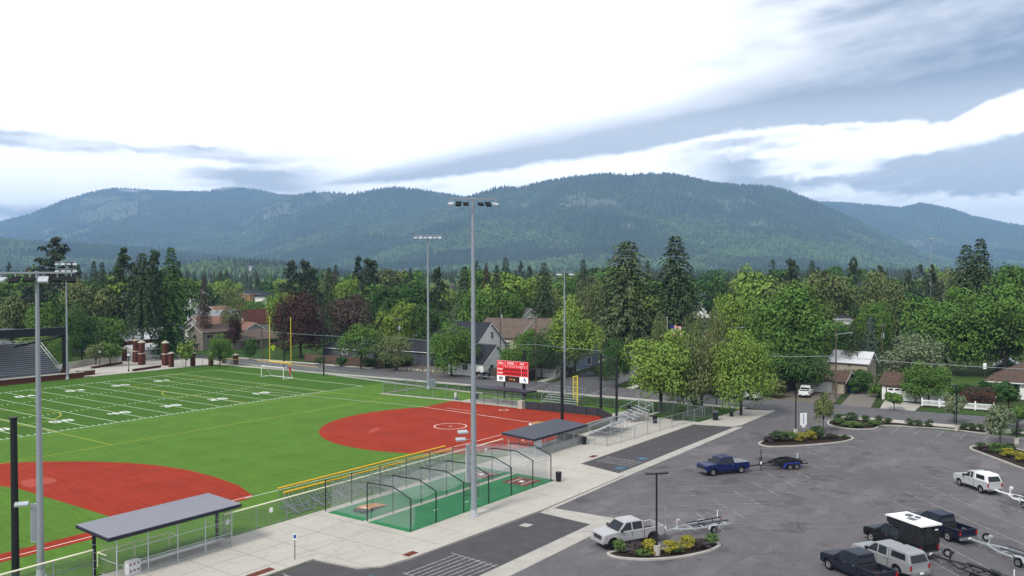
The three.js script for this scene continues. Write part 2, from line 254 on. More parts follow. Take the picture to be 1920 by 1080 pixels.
  mesh('home_plate_mat', sheet([[HP[0] - 2.2, HP[1] - 1.4], [HP[0] + 1.4, HP[1] - 2.2], [HP[0] + 2.2, HP[1] + 1.4], [HP[0] - 1.4, HP[1] + 2.2]].map(([x, z]) => [x, z]), 0.0465), tan, turf);
  mesh('home_plate', [sheet([[HP[0] - 0.25, HP[1] - 0.25], [HP[0] + 0.25, HP[1] - 0.25], [HP[0] + 0.25, HP[1] + 0.25], [HP[0] - 0.25, HP[1] + 0.25]], 0.056), ring(HP[0], HP[1], 2.1, 0.2, 0.9, 0.25, 0.054, 6), ring(HP[0], HP[1], 2.1, 3.6, 4.3, 0.25, 0.054, 6)], num, turf);
  mesh('scuff_mark', sheet(smooth([[-25.2, 37], [-23.6, 35.6], [-21.4, 35.2], [-22.8, 36.6]]), 0.047), std(0.35, 0.066, 0.044, 0.95), turf);
  // Baseball infield with its grass diamond, and the red strip along the foul line
  const outer = [[-55.9, 52.0], [-54.2, 47.2], [-53.4, 42], [-53.2, 36.4], [-53.9, 31.5], [-55.2, 27.4], [-57.6, 22.7], [-60.8, 18.4], [-64.4, 14.8], [-70, 10.8], [-78, 8], [-88, 8.4], [-97, 12]];
  mesh('infield_turf', sheet([...outer, [-97, 26.6], [-69.2, 26.8], [-68.5, 29], [-68.3, 47.4], [-68.6, 50.4], [-97, 50.4], [-97, 52.6], [-57, 52.6]], 0.042), M.clay, turf);
  mesh('foul_line', line([-56, 51.9], [-97, 51.9], 0.13, 0.055), pinkLine, turf);
  mesh('base_wear', sheet(smooth([[-66.6, 26.2], [-64.4, 27.0], [-64.6, 29.6], [-67.6, 30.0]]), 0.047), std(0.35, 0.066, 0.044, 0.95), turf);
}

// Concrete plaza and pavements between the field and the car park
const paveHoles = [];
const plazaPts = [[-120, 61.9], [14, 61.9], [14, 62.6], [9.2, 62.6], [9.2, 71.4], [24.4, 72.2], [26.2, 77.0], [10.6, 77.4], [9.0, 76.8], [7.4, 71.4], [-24.6, 71.5], [-26.5, 78.3], [-43.5, 78.7], [-60.5, 78.0], [-63.2, 77.5], [-64.6, 76.2], [-65.2, 71.9], [-120, 71.9]];
const plaza = struct(mesh('concrete_plaza', slab(plazaPts, -0.2, 0.12), M.concrete));
struct(mesh('softball_plaza', slab([[2.4, 60.9], [6.2, 56.6], [12.2, 57.2], [12.2, 61.88], [2.4, 61.88]], -0.2, 0.11), M.concrete));
{ // joints cut in the concrete
  const j = []; const jm = std(0.20, 0.19, 0.175, 0.95);
  for (let x = -100; x <= -26; x += 3.6) mesh('joint', sheet([[x, 62], [x + 0.05, 62], [x + 0.05, x < -66 ? 71.8 : 77.4], [x, x < -66 ? 71.8 : 77.4]], 0.1245), jm, plaza);
  for (const z of [66.8, 70.2]) mesh('joint', sheet([[-110, z], [-26.4, z], [-26.4, z + 0.05], [-110, z + 0.05]], 0.1265), jm, plaza);
  for (let x = -22; x <= 6; x += 3.6) mesh('joint', sheet([[x, 62], [x + 0.05, 62], [x + 0.05, 71.4], [x, 71.4]], 0.1245), jm, plaza);
}
// Car park asphalt: grain, old patches and tyre marks over its whole area
const lotTex = (() => {
  const n = 2048, x0 = -90, z0 = 70, wx = 122, d = new Uint8Array(n * n * 4), arcs = [];
  const add = (cx, cz, r, a0, a1, w, s) => arcs.push([cx, cz, r, a0, a1, w, s]);
  add(-18, 101, 3.4, 1.2, 5.2, 0.14, 0.20); add(-18, 101, 4.9, 1.4, 5.0, 0.14, 0.18); add(-27, 98, 6.5, 0.2, 3.2, 0.14, 0.15); add(-27, 98, 8.0, 0.1, 2.9, 0.14, 0.15); add(-44, 97, 7, 3.6, 6.4, 0.15, 0.2); add(-44, 97, 8.5, 3.7, 6.4, 0.15, 0.17); add(-14, 104, 6, 2.2, 5.4, 0.14, 0.14); add(2, 100, 14, 2.4, 4.6, 0.18, 0.08); add(2, 100, 15.6, 2.4, 4.6, 0.18, 0.08); add(-30, 108, 9, 3.0, 5.2, 0.15, 0.14); add(-46, 104, 5, 4, 6.6, 0.13, 0.16);
  const spots = []; for (let i = 0; i < 170; i++) spots.push([rr(-60, 22), rr(80, 116), rr(0.1, 0.4), rr(-0.11, 0.05)]);
  for (let y = 0; y < n; y++) for (let x = 0; x < n; x++) {
    const X = x0 + (x + 0.5) / n * wx, Z = z0 + (y + 0.5) / n * wx;
    let v = 0.62 + (fbm(X * 0.09, Z * 0.09, 4, 3) - 0.5) * 0.09 + (fbm(X * 0.9, Z * 0.9, 4, 6) - 0.5) * 0.08 + (hash(x, y, 8) - 0.5) * 0.09;
    v += sst(0.60, 0.72, fbm(X * 0.22 + 8, Z * 0.5 + 3, 5, 21)) * 0.05 - sst(0.62, 0.72, fbm(X * 0.35 + 30, Z * 0.35, 4, 33)) * 0.06;
    d[(y * n + x) * 4] = Math.max(0, Math.min(1, v)) * 255;
  }
  const put = (X, Z, w, dv) => { const px = (X - x0) / wx * n, pz = (Z - z0) / wx * n, r = w / wx * n; for (let yy = Math.floor(pz - r); yy <= pz + r; yy++) for (let xx = Math.floor(px - r); xx <= px + r; xx++) if (xx >= 0 && yy >= 0 && xx < n && yy < n && (xx - px) ** 2 + (yy - pz) ** 2 <= r * r) { const o = (yy * n + xx) * 4; d[o] = Math.max(0, Math.min(255, d[o] * (1 + dv * (0.5 + hash(xx, yy, 4))))); } };
  for (const [cx, cz, r, a0, a1, w, s] of arcs) for (let a = a0; a < a1; a += 0.05 / r) put(cx + Math.cos(a) * r * (1 + 0.05 * Math.sin(a * 2)), cz + Math.sin(a) * r, w, -s * 0.10 * sst(0.35, 0.6, vnoise(a * 6, r, 3)));
  // cracks and sealed seams
  const crack = (x, z, a, len, w, dv) => { for (let t = 0; t < len; t += 0.04) { a += (hash((t * 25) | 0, (x * 31) | 0, 7) - 0.5) * 0.22; x += Math.cos(a) * 0.04; z += Math.sin(a) * 0.04; put(x, z, w, dv); } };
  for (let i = 0; i < 16; i++) crack(rr(-62, 18), rr(80, 116), rr(0, 6.28), rr(5, 16), 0.035, -0.1);
  for (let z = 83; z < 120; z += 7.4) crack(-60, z, 0.0, 78, 0.04, -0.05);
  for (const [X, Z, w, dv] of spots) put(X, Z, w, dv * 1.5);
  for (let i = 0; i < n * n; i++) { const v = d[i * 4]; d[i * 4 + 1] = v * 0.985; d[i * 4 + 2] = v * 0.995; d[i * 4 + 3] = 255; }
  const t = new THREE.DataTexture(d, n, n); t.wrapS = t.wrapT = THREE.MirroredRepeatWrapping; t.magFilter = THREE.LinearFilter; t.colorSpace = THREE.SRGBColorSpace; t.repeat.set(1 / wx, 1 / wx); t.offset.set(-x0 / wx, -z0 / wx); t.needsUpdate = true;
  return t;
})();
M.lot = std(0.36, 0.348, 0.345, 0.95, 0, { map: lotTex });
const lot = struct(mesh('parking_lot', sheet([[-90, 77], [-66, 77], [-66, 70], [-24, 70], [8, 70], [11, 76], [30, 76.2], [30.6, 86.6], [22.6, 88], [24.4, 116], [20, 150], [-90, 150]], 0.012), M.lot));
mesh('bay_asphalt', sheet([[-24.7, 71.5], [7.3, 71.4], [8.6, 76.8], [-26.1, 77.2]], 0.018), M.bay, lot);
mesh('bay_asphalt', sheet([[-44.0, 78.9], [-60.5, 78.2], [-63.2, 77.7], [-64.8, 76.4], [-65.4, 72.1], [-95, 72.1], [-95, 84.4], [-44.4, 84.6]], 0.018), M.bay, lot);
mesh('gutter_band', sheet([[-26.4, 77.3], [8.8, 77.0], [9.8, 78.0], [-27.0, 78.7], [-43.2, 79.2], [-43.3, 78.75], [-26.6, 78.3]], 0.024), M.kerb, lot);
mesh('gutter_band', sheet([[-43.9, 78.8], [-41.9, 79.25], [-41.4, 86.4], [-95, 86.8], [-95, 84.6], [-44.4, 84.7]], 0.024), M.kerb, lot);
{ // markings
  const wl = (a, b, w = 0.1, y = 0.03) => { const dx = b[0] - a[0], dz = b[1] - a[1], l = Math.hypot(dx, dz), nx = -dz / l * w / 2, nz = dx / l * w / 2; return sheet([[a[0] + nx, a[1] + nz], [b[0] + nx, b[1] + nz], [b[0] - nx, b[1] - nz], [a[0] - nx, a[1] - nz]], y); };
  for (let k = 0; k < 11; k++) { const x = -46.7 + 4.77 * k; const segs = [wl([x, 85.2], [x + 9.9, 96.3], 0.11)]; for (const z of [91.6, 94.3]) { const q = x + (z - 85.2) * 0.893; segs.push(wl([q + 0.9, z - 0.95], [q - 0.9, z + 0.95], 0.12, 0.0315)); } mesh('stall_line', segs, M.worn, lot); }
  for (let k = 0; k < 7; k++) { const x = -1.2 - 4.87 * k; mesh('stall_line', [wl([x, 104.9], [x - 14.4, 118.2], 0.11), wl([x - 4.6, 108.2], [x - 3.0, 110.0], 0.12, 0.0315), wl([x - 2.4, 106.0], [x - 0.9, 107.7], 0.1, 0.0315)], M.worn, lot); }
  for (let k = 0; k < 5; k++) mesh('stall_line', wl([22.2 + k * 0.5, 96.5 + 2.8 * k], [17.1 + k * 0.45, 96.5 + 2.8 * k], 0.11), M.worn, lot);
  for (let k = 0; k < 11; k++) mesh('stall_line', wl([-16.6 + k * 2.7 , 71.7], [-17.6 + k * 2.7, 76.9], 0.1), std(0.23, 0.225, 0.22, 0.95, 0, { map: TX.speck }), lot);
  const hatch = (x0, x1, z0, z1, n) => { const s = [wl([x0, z0], [x0 - 0.4, z1], 0.12), wl([x1, z0], [x1 - 0.4, z1], 0.12)]; for (let i = 0; i < n; i++) s.push(wl([x0, lerp(z0 + 0.3, z1 - 0.5, i / (n - 1))], [x1, lerp(z0 + 0.6, z1 - 0.1, i / (n - 1))], 0.13, 0.0315)); return s; };
  const paint = std(0.55, 0.55, 0.54, 0.9, 0, { map: TX.speck });
  mesh('aisle_hatching', hatch(-21.8, -19.2, 71.9, 76.9, 8), paint, lot); mesh('aisle_hatching', hatch(-72.6, -68.6, 72.4, 77, 6), paint, lot); mesh('aisle_hatching', hatch(-63.2, -57.6, 79.6, 84.4, 8), paint, lot);
  const blue = std(0.10, 0.25, 0.36, 0.9, 0, { map: TX.speck });
  for (const [x, z] of [[-23.6, 76.2], [-17.6, 75.9], [-65.6, 78.5]]) { const b = mesh('accessible_symbol', sheet([[x - 0.7, z - 0.6], [x + 0.7, z - 0.6], [x + 0.7, z + 0.6], [x - 0.7, z + 0.6]], 0.026), blue, lot); mesh('wheelchair_mark', [wl([x - 0.1, z - 0.4], [x - 0.1, z + 0.1], 0.1, 0.03), wl([x - 0.1, z + 0.1], [x + 0.35, z + 0.1], 0.1, 0.0312), wl([x + 0.35, z + 0.1], [x + 0.4, z + 0.45], 0.1, 0.0318)], paint, b); }
  const pad = std(0.19, 0.055, 0.035, 0.9, 0, { map: TX.fine });
  for (const [x, z, w] of [[-20.4, 70.7, 1.3], [-59.9, 77.3, 1.2], [-69.6, 71.1, 2.2]]) mesh('tactile_pad', slab([[x - w / 2, z - 0.35], [x + w / 2, z - 0.35], [x + w / 2, z + 0.35], [x - w / 2, z + 0.35]], 0.122, 0.135), pad, plaza);
  mesh('concrete_patch', sheet(polyS([[972, 986], [984, 981], [1000, 984], [988, 989]]), 0.026), M.kerb, lot);
}
// Street beside the field, its side street, lawns and far pavements
const sx = (z) => 27.5 + 0.067 * z;                                    // centre line of the street
const strip = (o0, o1, z0, z1, n = 2) => { const a = [], b = []; for (let i = 0; i <= n; i++) { const z = lerp(z0, z1, i / n); a.push([sx(z) + o0, z]); b.unshift([sx(z) + o1, z]); } return [...a, ...b]; };
const road = struct(mesh('street', sheet(strip(-5.6, 5.6, -400, 400), 0.02), M.street));
mesh('side_street', sheet([[sx(29) + 5.4, 28.5], [300, -34], [300, -46 + 24], [sx(42) + 5.4, 41.5]], 0.016), M.street, road);
mesh('side_street', sheet([[sx(-84) + 5.4, -84], [300, -112], [300, -104], [sx(-74) + 5.4, -73]], 0.016), M.street, road);
mesh('side_street', sheet([[sx(-70) - 5.4, -66], [sx(-84) - 5.4, -86], [-60, -130], [-60, -118]], 0.016), M.street, road);
mesh('centre_line', [sheet(strip(-0.16, -0.06, -300, 300), 0.026), sheet(strip(0.06, 0.16, -300, 300), 0.026)], std(0.50, 0.34, 0.09, 0.9, 0, { map: TX.speck }), road);
mesh('crossing_line', [[27.2, 31.5], [28.9, 33.4]].map(([z, z2], i) => sheet([[sx(z) + 5.2, z + 0 + i * 12], [sx(z) + 5.6 - 11, z + 2 + i * 12], [sx(z) + 5.6 - 11, z + 2.35 + i * 12], [sx(z) + 5.2, z + 0.35 + i * 12]], 0.027 + i * 0.001)), M.worn, road);
const nearLawn = struct(mesh('verge_lawn', slab([[14.2, 62], [14.2, 26], [15.6, 5], [18.9, -24], [20.6, -58], ...strip(-7.2, -5.9, -58, 71).slice(0, 3)].concat([[24.2, 71.8], [9.3, 71.2], [9.3, 62.7], [12.4, 62.3], [12.4, 57]]), -0.1, 0.06), M.lawn));
struct(mesh('sidewalk', slab(strip(-7.6, -5.75, -110, 72, 6), -0.1, 0.13), M.concrete));
struct(mesh('sidewalk', slab(strip(-8.2, -5.75, 86.8, 150, 4), -0.1, 0.13), M.concrete));
struct(mesh('sidewalk', slab(strip(5.75, 7.2, -68, -21, 6), -0.1, 0.12), M.concrete));
struct(mesh('sidewalk', slab([[sx(24) + 5.8, 24.4], [84, 12.6], [84, 14.2], [sx(26) + 5.8, 26.2]], -0.1, 0.10), M.concrete));
struct(mesh('sidewalk', slab([[sx(44) + 5.8, 44.4], [80, 36], [80, 37.4], [sx(46) + 5.8, 46]], -0.1, 0.10), M.concrete));
struct(mesh('driveway', sheet([[sx(68) + 5.4, 67.5], [52, 69], [54, 80], [sx(83) + 5.4, 82.6]], 0.024), M.dirt));
struct(mesh('alley', sheet([[sx(84.5) + 5.4, 83.8], [88, 76.6], [88, 80.6], [sx(88) + 5.4, 88.6]], 0.028), std(0.27, 0.24, 0.21, 1, 0, { map: TX.rough })));
struct(mesh('garage_apron', sheet([[sx(90) + 5.4, 90.0], [49.6, 88.4], [47.6, 94.8], [sx(95) + 5.4, 95.2]], 0.026), M.kerb));
struct(mesh('verge_lawn', slab(strip(5.8, 9.5, 96, 130), -0.1, 0.07), M.lawn));
struct(mesh('back_lawn', slab([[56, 93], [92, 88], [96, 100], [60, 104]], -0.1, 0.05), std(0.12, 0.22, 0.05, 1, 0, { map: TX.speck })));
struct(mesh('gravel_yard', sheet([[sx(-19) + 5.8, -19], [58, -16], [60, 12], [sx(14) + 5.8, 14]], 0.022), M.dirt));
struct(mesh('entrance_plaza', slab([[-16, -59.6], [20.6, -59.2], [24, -84], [6, -92], [-18, -84]], -0.1, 0.10), M.concrete));
struct(mesh('house_lawn', slab([[sx(-70) + 6, -68], [sx(-44) + 8, -44], [62, -60], [84, -92], [60, -104], [32, -104]], -0.1, 0.05), M.lawn));
// Kerbed planting islands
function island(name, px, h = 0.14) {
  const ring = smooth(polyS(px), 5), inner = inset(ring, 0.28);
  const k = struct(mesh(name, slab(ring, -0.1, h, [inner]), M.kerb));
  mesh('planting_soil', sheet(inset(ring, 0.2), h - 0.05), M.mulch, k);
  return { ring, inner };
}
const islandA = island('planting_island', [[1422, 834], [1440, 838.5], [1480, 838], [1540, 834], [1585, 829], [1601, 823], [1590, 818], [1540, 818], [1480, 820], [1432, 827]]);
const islandB = island('planting_island', [[1137, 1040], [1152, 1047], [1200, 1051.5], [1250, 1050], [1300, 1043], [1340, 1032], [1352, 1023], [1342, 1018], [1290, 1026], [1200, 1033], [1150, 1035]]);
const islandC = island('planting_island', [[1817, 841], [1840, 851], [1880, 866], [1930, 884], [1960, 890], [1960, 860], [1920, 846], [1880, 838], [1835, 836]]);
const islandD = island('planting_island', [[1553, 797], [1575, 803], [1610, 806], [1640, 805], [1656, 799], [1720, 802], [1780, 806], [1850, 814], [1850, 809], [1780, 800], [1720, 796], [1660, 792], [1580, 786], [1555, 789]]);
// ================================================================ mountains and the far forest
const ridges = [                                                       // [distance to the crest, run-up, skyline as bearing and height in survey units]
  { d: 9300, run: 5200, p: [[-400, 470], [-200, 440], [0, 412], [60, 397], [120, 372], [180, 355], [215, 349], [260, 352], [330, 357], [390, 356], [420, 350], [460, 350], [490, 354], [520, 361], [560, 364], [640, 366], [720, 372], [900, 400], [1100, 450]] },
  { d: 7600, run: 3600, p: [[330, 470], [430, 425], [500, 382], [540, 366], [590, 357], [640, 359], [680, 366], [760, 400], [900, 450]] },
  { d: 6700, run: 3600, p: [[330, 480], [440, 450], [520, 412], [570, 392], [620, 377], [660, 361], [700, 353], [740, 348], [780, 352], [830, 360], [870, 367], [920, 385], [1000, 430], [1100, 480]] },
  { d: 5600, run: 3200, p: [[560, 490], [700, 440], [800, 398], [880, 365], [940, 347], [975, 348], [1030, 335], [1080, 328], [1130, 323], [1180, 324], [1240, 322], [1290, 330], [1330, 340], [1380, 345], [1440, 347], [1480, 357], [1530, 378], [1580, 400], [1630, 424], [1690, 452], [1750, 478], [1850, 502]] },
  { d: 8800, run: 4200, p: [[1350, 440], [1450, 395], [1530, 378], [1580, 380], [1640, 386], [1690, 390], [1725, 382], [1755, 388], [1780, 393], [1820, 407], [1870, 416], [1920, 424], [2050, 442], [2300, 470]] },
  { d: 4300, run: 1900, p: [[-500, 430], [-200, 436], [0, 441], [100, 449], [200, 455], [300, 463], [420, 474], [520, 486], [600, 505]] },
  { d: 1900, run: 700, p: [[250, 508], [330, 491], [380, 482], [440, 480], [500, 483], [560, 491], [620, 505]] },
];
const hillAt = (lat, dep) => {
  const b = 960 + FOCAL * lat / dep; let h = -3;
  const spur = fbm(lat / 1150 + 20, dep / 1500 + 7, 5, 41), gully = 1 - Math.abs(2 * fbm(lat / 520 + 3, dep / 1900 + 5, 4, 52) - 1);
  for (const r of ridges) {
    const top = EYE.y + (510 - curve(r.p, b)) * r.d / FOCAL - 16; if (top < 5) continue;
    const t = (dep - (r.d - r.run)) / r.run; if (t <= 0) continue;
    const back = dep > r.d ? Math.max(0, 1 - ((dep - r.d) / (r.run * 0.55)) ** 1.4) : 1;
    const u = Math.min(1, t), rise = u < 1 ? 0.62 * u ** 1.35 + 0.38 * u * u * u : 1, soft = 1 - u ** 6;
    h = Math.max(h, top * rise * back * (1 + soft * ((spur - 0.5) * 0.85 + (gully - 0.6) * 0.34)));
  }
  return h;
};
const toWorld = (lat, dep, y) => V(EYE.x + FWD.x * dep + RGT.x * lat, y, EYE.z + FWD.z * dep + RGT.z * lat);
const openness = (lat, dep, h) => {                                    // clearings, rock outcrops
  const b = 960 + FOCAL * lat / dep, y = 510 - (h - EYE.y) * FOCAL / dep;
  let o = sst(0.68, 0.74, fbm(lat / 190 + 9, dep / 280 + 2, 4, 61)) * 0.8;
  if (dep > 6900 && dep < 7600 && b > 490 && b < 650) o = Math.max(o, 0.75 * sst(0.35, 0.5, fbm(lat / 300, dep / 300, 3, 71)));
  if (dep > 6500 && dep < 9000 && b < 260 && b > 80) o = Math.max(o, sst(0.56, 0.62, fbm(lat / 700 + 2, dep / 900, 3, 73)) * 0.9);
  return o;
};
{
  const d0 = 1150, d1 = 11200, rows = 150, cols = 260, pos = [], col = [], idx = [];
  for (let i = 0; i <= rows; i++) {
    const dep = d0 + (d1 - d0) * (i / rows) ** 1.15;
    for (let j = 0; j <= cols; j++) {
      const lat = (j / cols - 0.5) * 2 * (0.78 * dep + 200), h = hillAt(lat, dep), p = toWorld(lat, dep, h);
      pos.push(p.x, p.y, p.z);
      const o = openness(lat, dep, h), rk = fbm(lat / 90, dep / 120, 3, 81), g = 0.75 + 0.5 * vnoise(lat / 60, dep / 60, 9);
      col.push(lerp(0.040, lerp(0.085, 0.13, rk), o) * g, lerp(0.062, lerp(0.115, 0.12, rk), o) * g, lerp(0.026, lerp(0.05, 0.09, rk), o) * g);
      if (i < rows && j < cols) { const a = i * (cols + 1) + j; idx.push(a, a + 1, a + cols + 1, a + 1, a + cols + 2, a + cols + 1); }
    }
  }
  const g = new THREE.BufferGeometry(); g.setAttribute('position', new THREE.Float32BufferAttribute(pos, 3)); g.setAttribute('color', new THREE.Float32BufferAttribute(col, 3)); g.setIndex(idx); g.computeVertexNormals();
  struct(mesh('mountain_terrain', g, new THREE.MeshStandardMaterial({ vertexColors: true, roughness: 1, side: THREE.DoubleSide }), scene, true));
}
// Distant trees, too many and too small to tell apart: one mass of conifers and one of leafy crowns
const tint = new THREE.Color();
function massOfTrees(name, label, geometry, mat, spots) {
  const im = new THREE.InstancedMesh(geometry, mat, spots.length), m = new THREE.Matrix4(), q = new THREE.Quaternion(), e = new THREE.Euler();
  spots.forEach(([p, w, h, c], i) => { m.compose(p, q.setFromEuler(e.set(0, (i * 2.399) % 6.283, 0)), V(w, h, w)); im.setMatrixAt(i, m); im.setColorAt(i, tint.setRGB(...c)); });
  im.name = name; im.castShadow = im.receiveShadow = true; im.userData = { kind: 'stuff', label, category: 'forest' }; scene.add(im);
}
const farCone = (() => { const parts = []; for (const [y, r, h] of [[0, 0.5, 0.55], [0.3, 0.38, 0.45], [0.58, 0.24, 0.42]]) { const c = new THREE.ConeGeometry(r, h, 7, 1, true).translate(0, y + h / 2, 0); const p = c.attributes.position; for (let i = 0; i < p.count; i++) { const k = 1 + (hash(i, (y * 100) | 0, 3) - 0.5) * 0.35; p.setX(i, p.getX(i) * k); p.setZ(i, p.getZ(i) * k); } parts.push(plain(c)); } const g = mergeGeometries(parts); g.computeVertexNormals(); return g; })();
const farRound = (() => { const g = plain(new THREE.IcosahedronGeometry(0.5, 1)), p = g.attributes.position; for (let i = 0; i < p.count; i++) { const v = V(p.getX(i), p.getY(i), p.getZ(i)), k = 0.8 + 0.45 * vnoise(v.x * 4 + 9, v.y * 4 + v.z * 3 + 9, 5); p.setXYZ(i, v.x * k, (v.y * k + 0.5), v.z * k); } g.computeVertexNormals(); return g; })();
const farMat = new THREE.MeshStandardMaterial({ roughness: 1, side: THREE.DoubleSide });
{
  const con = [], leaf = [];
  for (let dep = 1250; dep < 9600;) {
    const s = 7.5 + dep * 0.0024, half = 0.66 * dep;
    for (let lat = -half; lat < half; lat += s) {
      const L = lat + rr(-0.5, 0.5) * s, Dp = dep + rr(-0.5, 0.5) * s, h = hillAt(L, Dp);
      if (h < -2 || hillAt(L, Dp + 60) < h - 70) continue;
      if (rnd() < openness(L, Dp, h) * 0.97) continue;
      const v = vnoise(L / 140 + 5, Dp / 140, 31), mixd = fbm(L / 500 + 3, Dp / 500 + 1, 3, 91), b = 0.55 + 0.9 * rnd() * rnd() + 0.3 * rnd() + (v - 0.5) * 0.6, grow = s / 15;
      if (rnd() < sst(0.42, 0.62, mixd) * 0.75 * sst(620, 200, h)) leaf.push([toWorld(L, Dp, h - 1), rr(9, 14) * grow, rr(9, 15) * Math.sqrt(grow), [0.072 * b, 0.118 * b, 0.034 * b]]);
      else con.push([toWorld(L, Dp, h - 1), rr(7, 11) * grow * 1.15, rr(13, 24) * (0.75 + 0.25 * grow), [0.040 * b, 0.066 * b, 0.030 * b]]);
    }
    dep += s;
  }
  // the wooded plain between the town and the hills
  for (let dep = 640; dep < 2600;) {
    const s = 9 + dep * 0.004;
    for (let lat = -0.66 * dep; lat < 0.66 * dep; lat += s) {
      if (rnd() < 0.25) continue;
      const L = lat + rr(-0.5, 0.5) * s, Dp = dep + rr(-0.5, 0.5) * s, b = 0.75 + 0.5 * rnd();
      if (hillAt(L, Dp) > 2) continue;
      if (rnd() < 0.42) con.push([toWorld(L, Dp, 0), rr(6, 9), rr(13, 27) , [0.030 * b, 0.050 * b, 0.024 * b]]);
      else leaf.push([toWorld(L, Dp, 0), rr(9, 14), rr(9, 16), rnd() < 0.08 ? [0.06 * b, 0.032 * b, 0.028 * b] : [0.072 * b, 0.118 * b, 0.032 * b]]);
    }
    dep += s;
  }
  massOfTrees('conifer_forest', 'dark conifer forest covering the hazy mountains', farCone, farMat, con);
  massOfTrees('broadleaf_forest', 'lighter green leafy woods on the plain and lower slopes', farRound, farMat, leaf);
  console.log('far trees', con.length, leaf.length);
  const hm = [std(0.7, 0.68, 0.64, 0.9), std(0.42, 0.36, 0.30, 0.9), std(0.30, 0.30, 0.32, 0.8)];
  for (const [px, py, dep] of [[664, 440, 3300], [760, 458, 3000], [827, 481, 2500], [1352, 476, 2600], [470, 482, 1700], [400, 470, 2900], [1110, 470, 2400], [530, 470, 2700]]) {
    const lat = (px - 960) / FOCAL * dep, o = thing('hillside_house', `small pale house among the forest ${py < 465 ? 'up on' : 'at the foot of'} the mountain`, 'house', toWorld(lat, dep, hillAt(lat, dep) - 2), rr(0, 3), 'pale houses scattered on the wooded slopes');
    o.userData.label = { 664: 'small pale house highest on the slope left of the tallest light mast', 760: 'small pale house on the slope just left of the thin light mast', 827: 'small pale house at the foot of the slope right of the thin light mast', 1352: 'small pale house at the foot of the slope right of the giant conifers', 470: 'small pale house on the low wooded hill', 400: 'small pale house on the slope above the low wooded hill', 1110: 'small pale house at the foot of the slope left of the giant conifers', 530: 'small pale house on the slope above the pine trio' }[px];
    mesh('wall', bx(16, 9, 11, 0, 8, 0), hm[0], o); mesh('roof', ext([[-9, 0], [9, 0], [0, 4.5]], 12.4).translate(0, 12.5, -6.2), hm[rnd() < 0.5 ? 1 : 2], o);
  }
}
{ // shreds of low cloud on the far crest
  const veil = new THREE.MeshStandardMaterial({ color: lin(0.9, 0.91, 0.93), roughness: 1, transparent: true, opacity: 0.22, side: THREE.DoubleSide });
  seed = 303; for (const [px, py, n, w, l] of [[246, 356, 7, 150, 'small white cloud shred on the far left summit'], [424, 352, 9, 210, 'thin white cloud shred on the second far crest']]) {
    const dep = 9050, c = at(px, dep, topAt(py, dep)), o = thing('low_cloud', l, 'cloud', c); for (let i = 0; i < n; i++) { const t = i / (n - 1) - 0.5, g = new THREE.IcosahedronGeometry(1, 2), p = g.attributes.position; for (let k = 0; k < p.count; k++) { const q = 0.75 + 0.5 * vnoise(p.getX(k) * 2.2 + i * 5, p.getY(k) * 2 + p.getZ(k) * 2 + 9, 6); p.setXYZ(k, p.getX(k) * q, p.getY(k) * q, p.getZ(k) * q); } g.scale(rr(28, 52), rr(8, 15), rr(28, 52)).translate(RGT.x * t * w + rr(-10, 10), t * (px > 300 ? 34 : -14) + rr(-7, 7), RGT.z * t * w); mesh('puff', g, veil, o); }
  }
}
// ================================================================ trees: crowns of many small leaf faces on lobed clumps; conifers of drooping branch sprays
class Leaves {
  constructor() { this.p = []; this.n = []; this.c = []; }
  leaf(c, nrm, l, w, tone, dir) {                                        // a folded diamond, lying across nrm
    const t = (dir ?? V(rr(-1, 1), rr(-1, 1), rr(-1, 1))).clone(); t.addScaledVector(nrm, -t.dot(nrm)); if (t.lengthSq() < 1e-5) t.set(1, 0, 0); t.normalize();
    const b = V(0, 0, 0).crossVectors(nrm, t), a0 = c.clone().addScaledVector(t, -l / 2), a1 = c.clone().addScaledVector(t, l / 2);
    const m = c.clone().addScaledVector(nrm, w * 0.22), q = m.clone().addScaledVector(b, w / 2), r = m.clone().addScaledVector(b, -w / 2);
    for (const v of [a0, r, a1, a0, a1, q]) { this.p.push(v.x, v.y, v.z); this.n.push(nrm.x, nrm.y, nrm.z); this.c.push(...tone); }
  }
  geometry() { const g = new THREE.BufferGeometry(); g.setAttribute('position', new THREE.Float32BufferAttribute(this.p, 3)); g.setAttribute('normal', new THREE.Float32BufferAttribute(this.n, 3)); g.setAttribute('color', new THREE.Float32BufferAttribute(this.c, 3)); return g; }
}
const toneOf = (v) => { const h = rr(-1, 1) * v; return [1 + h + rr(-0.06, 0.06), 1 + h * 0.8, 1 + h * 0.4]; };
const onSphere = () => { const z = rr(-1, 1), a = rr(0, 6.2832), r = Math.sqrt(1 - z * z); return V(r * Math.cos(a), z, r * Math.sin(a)); };
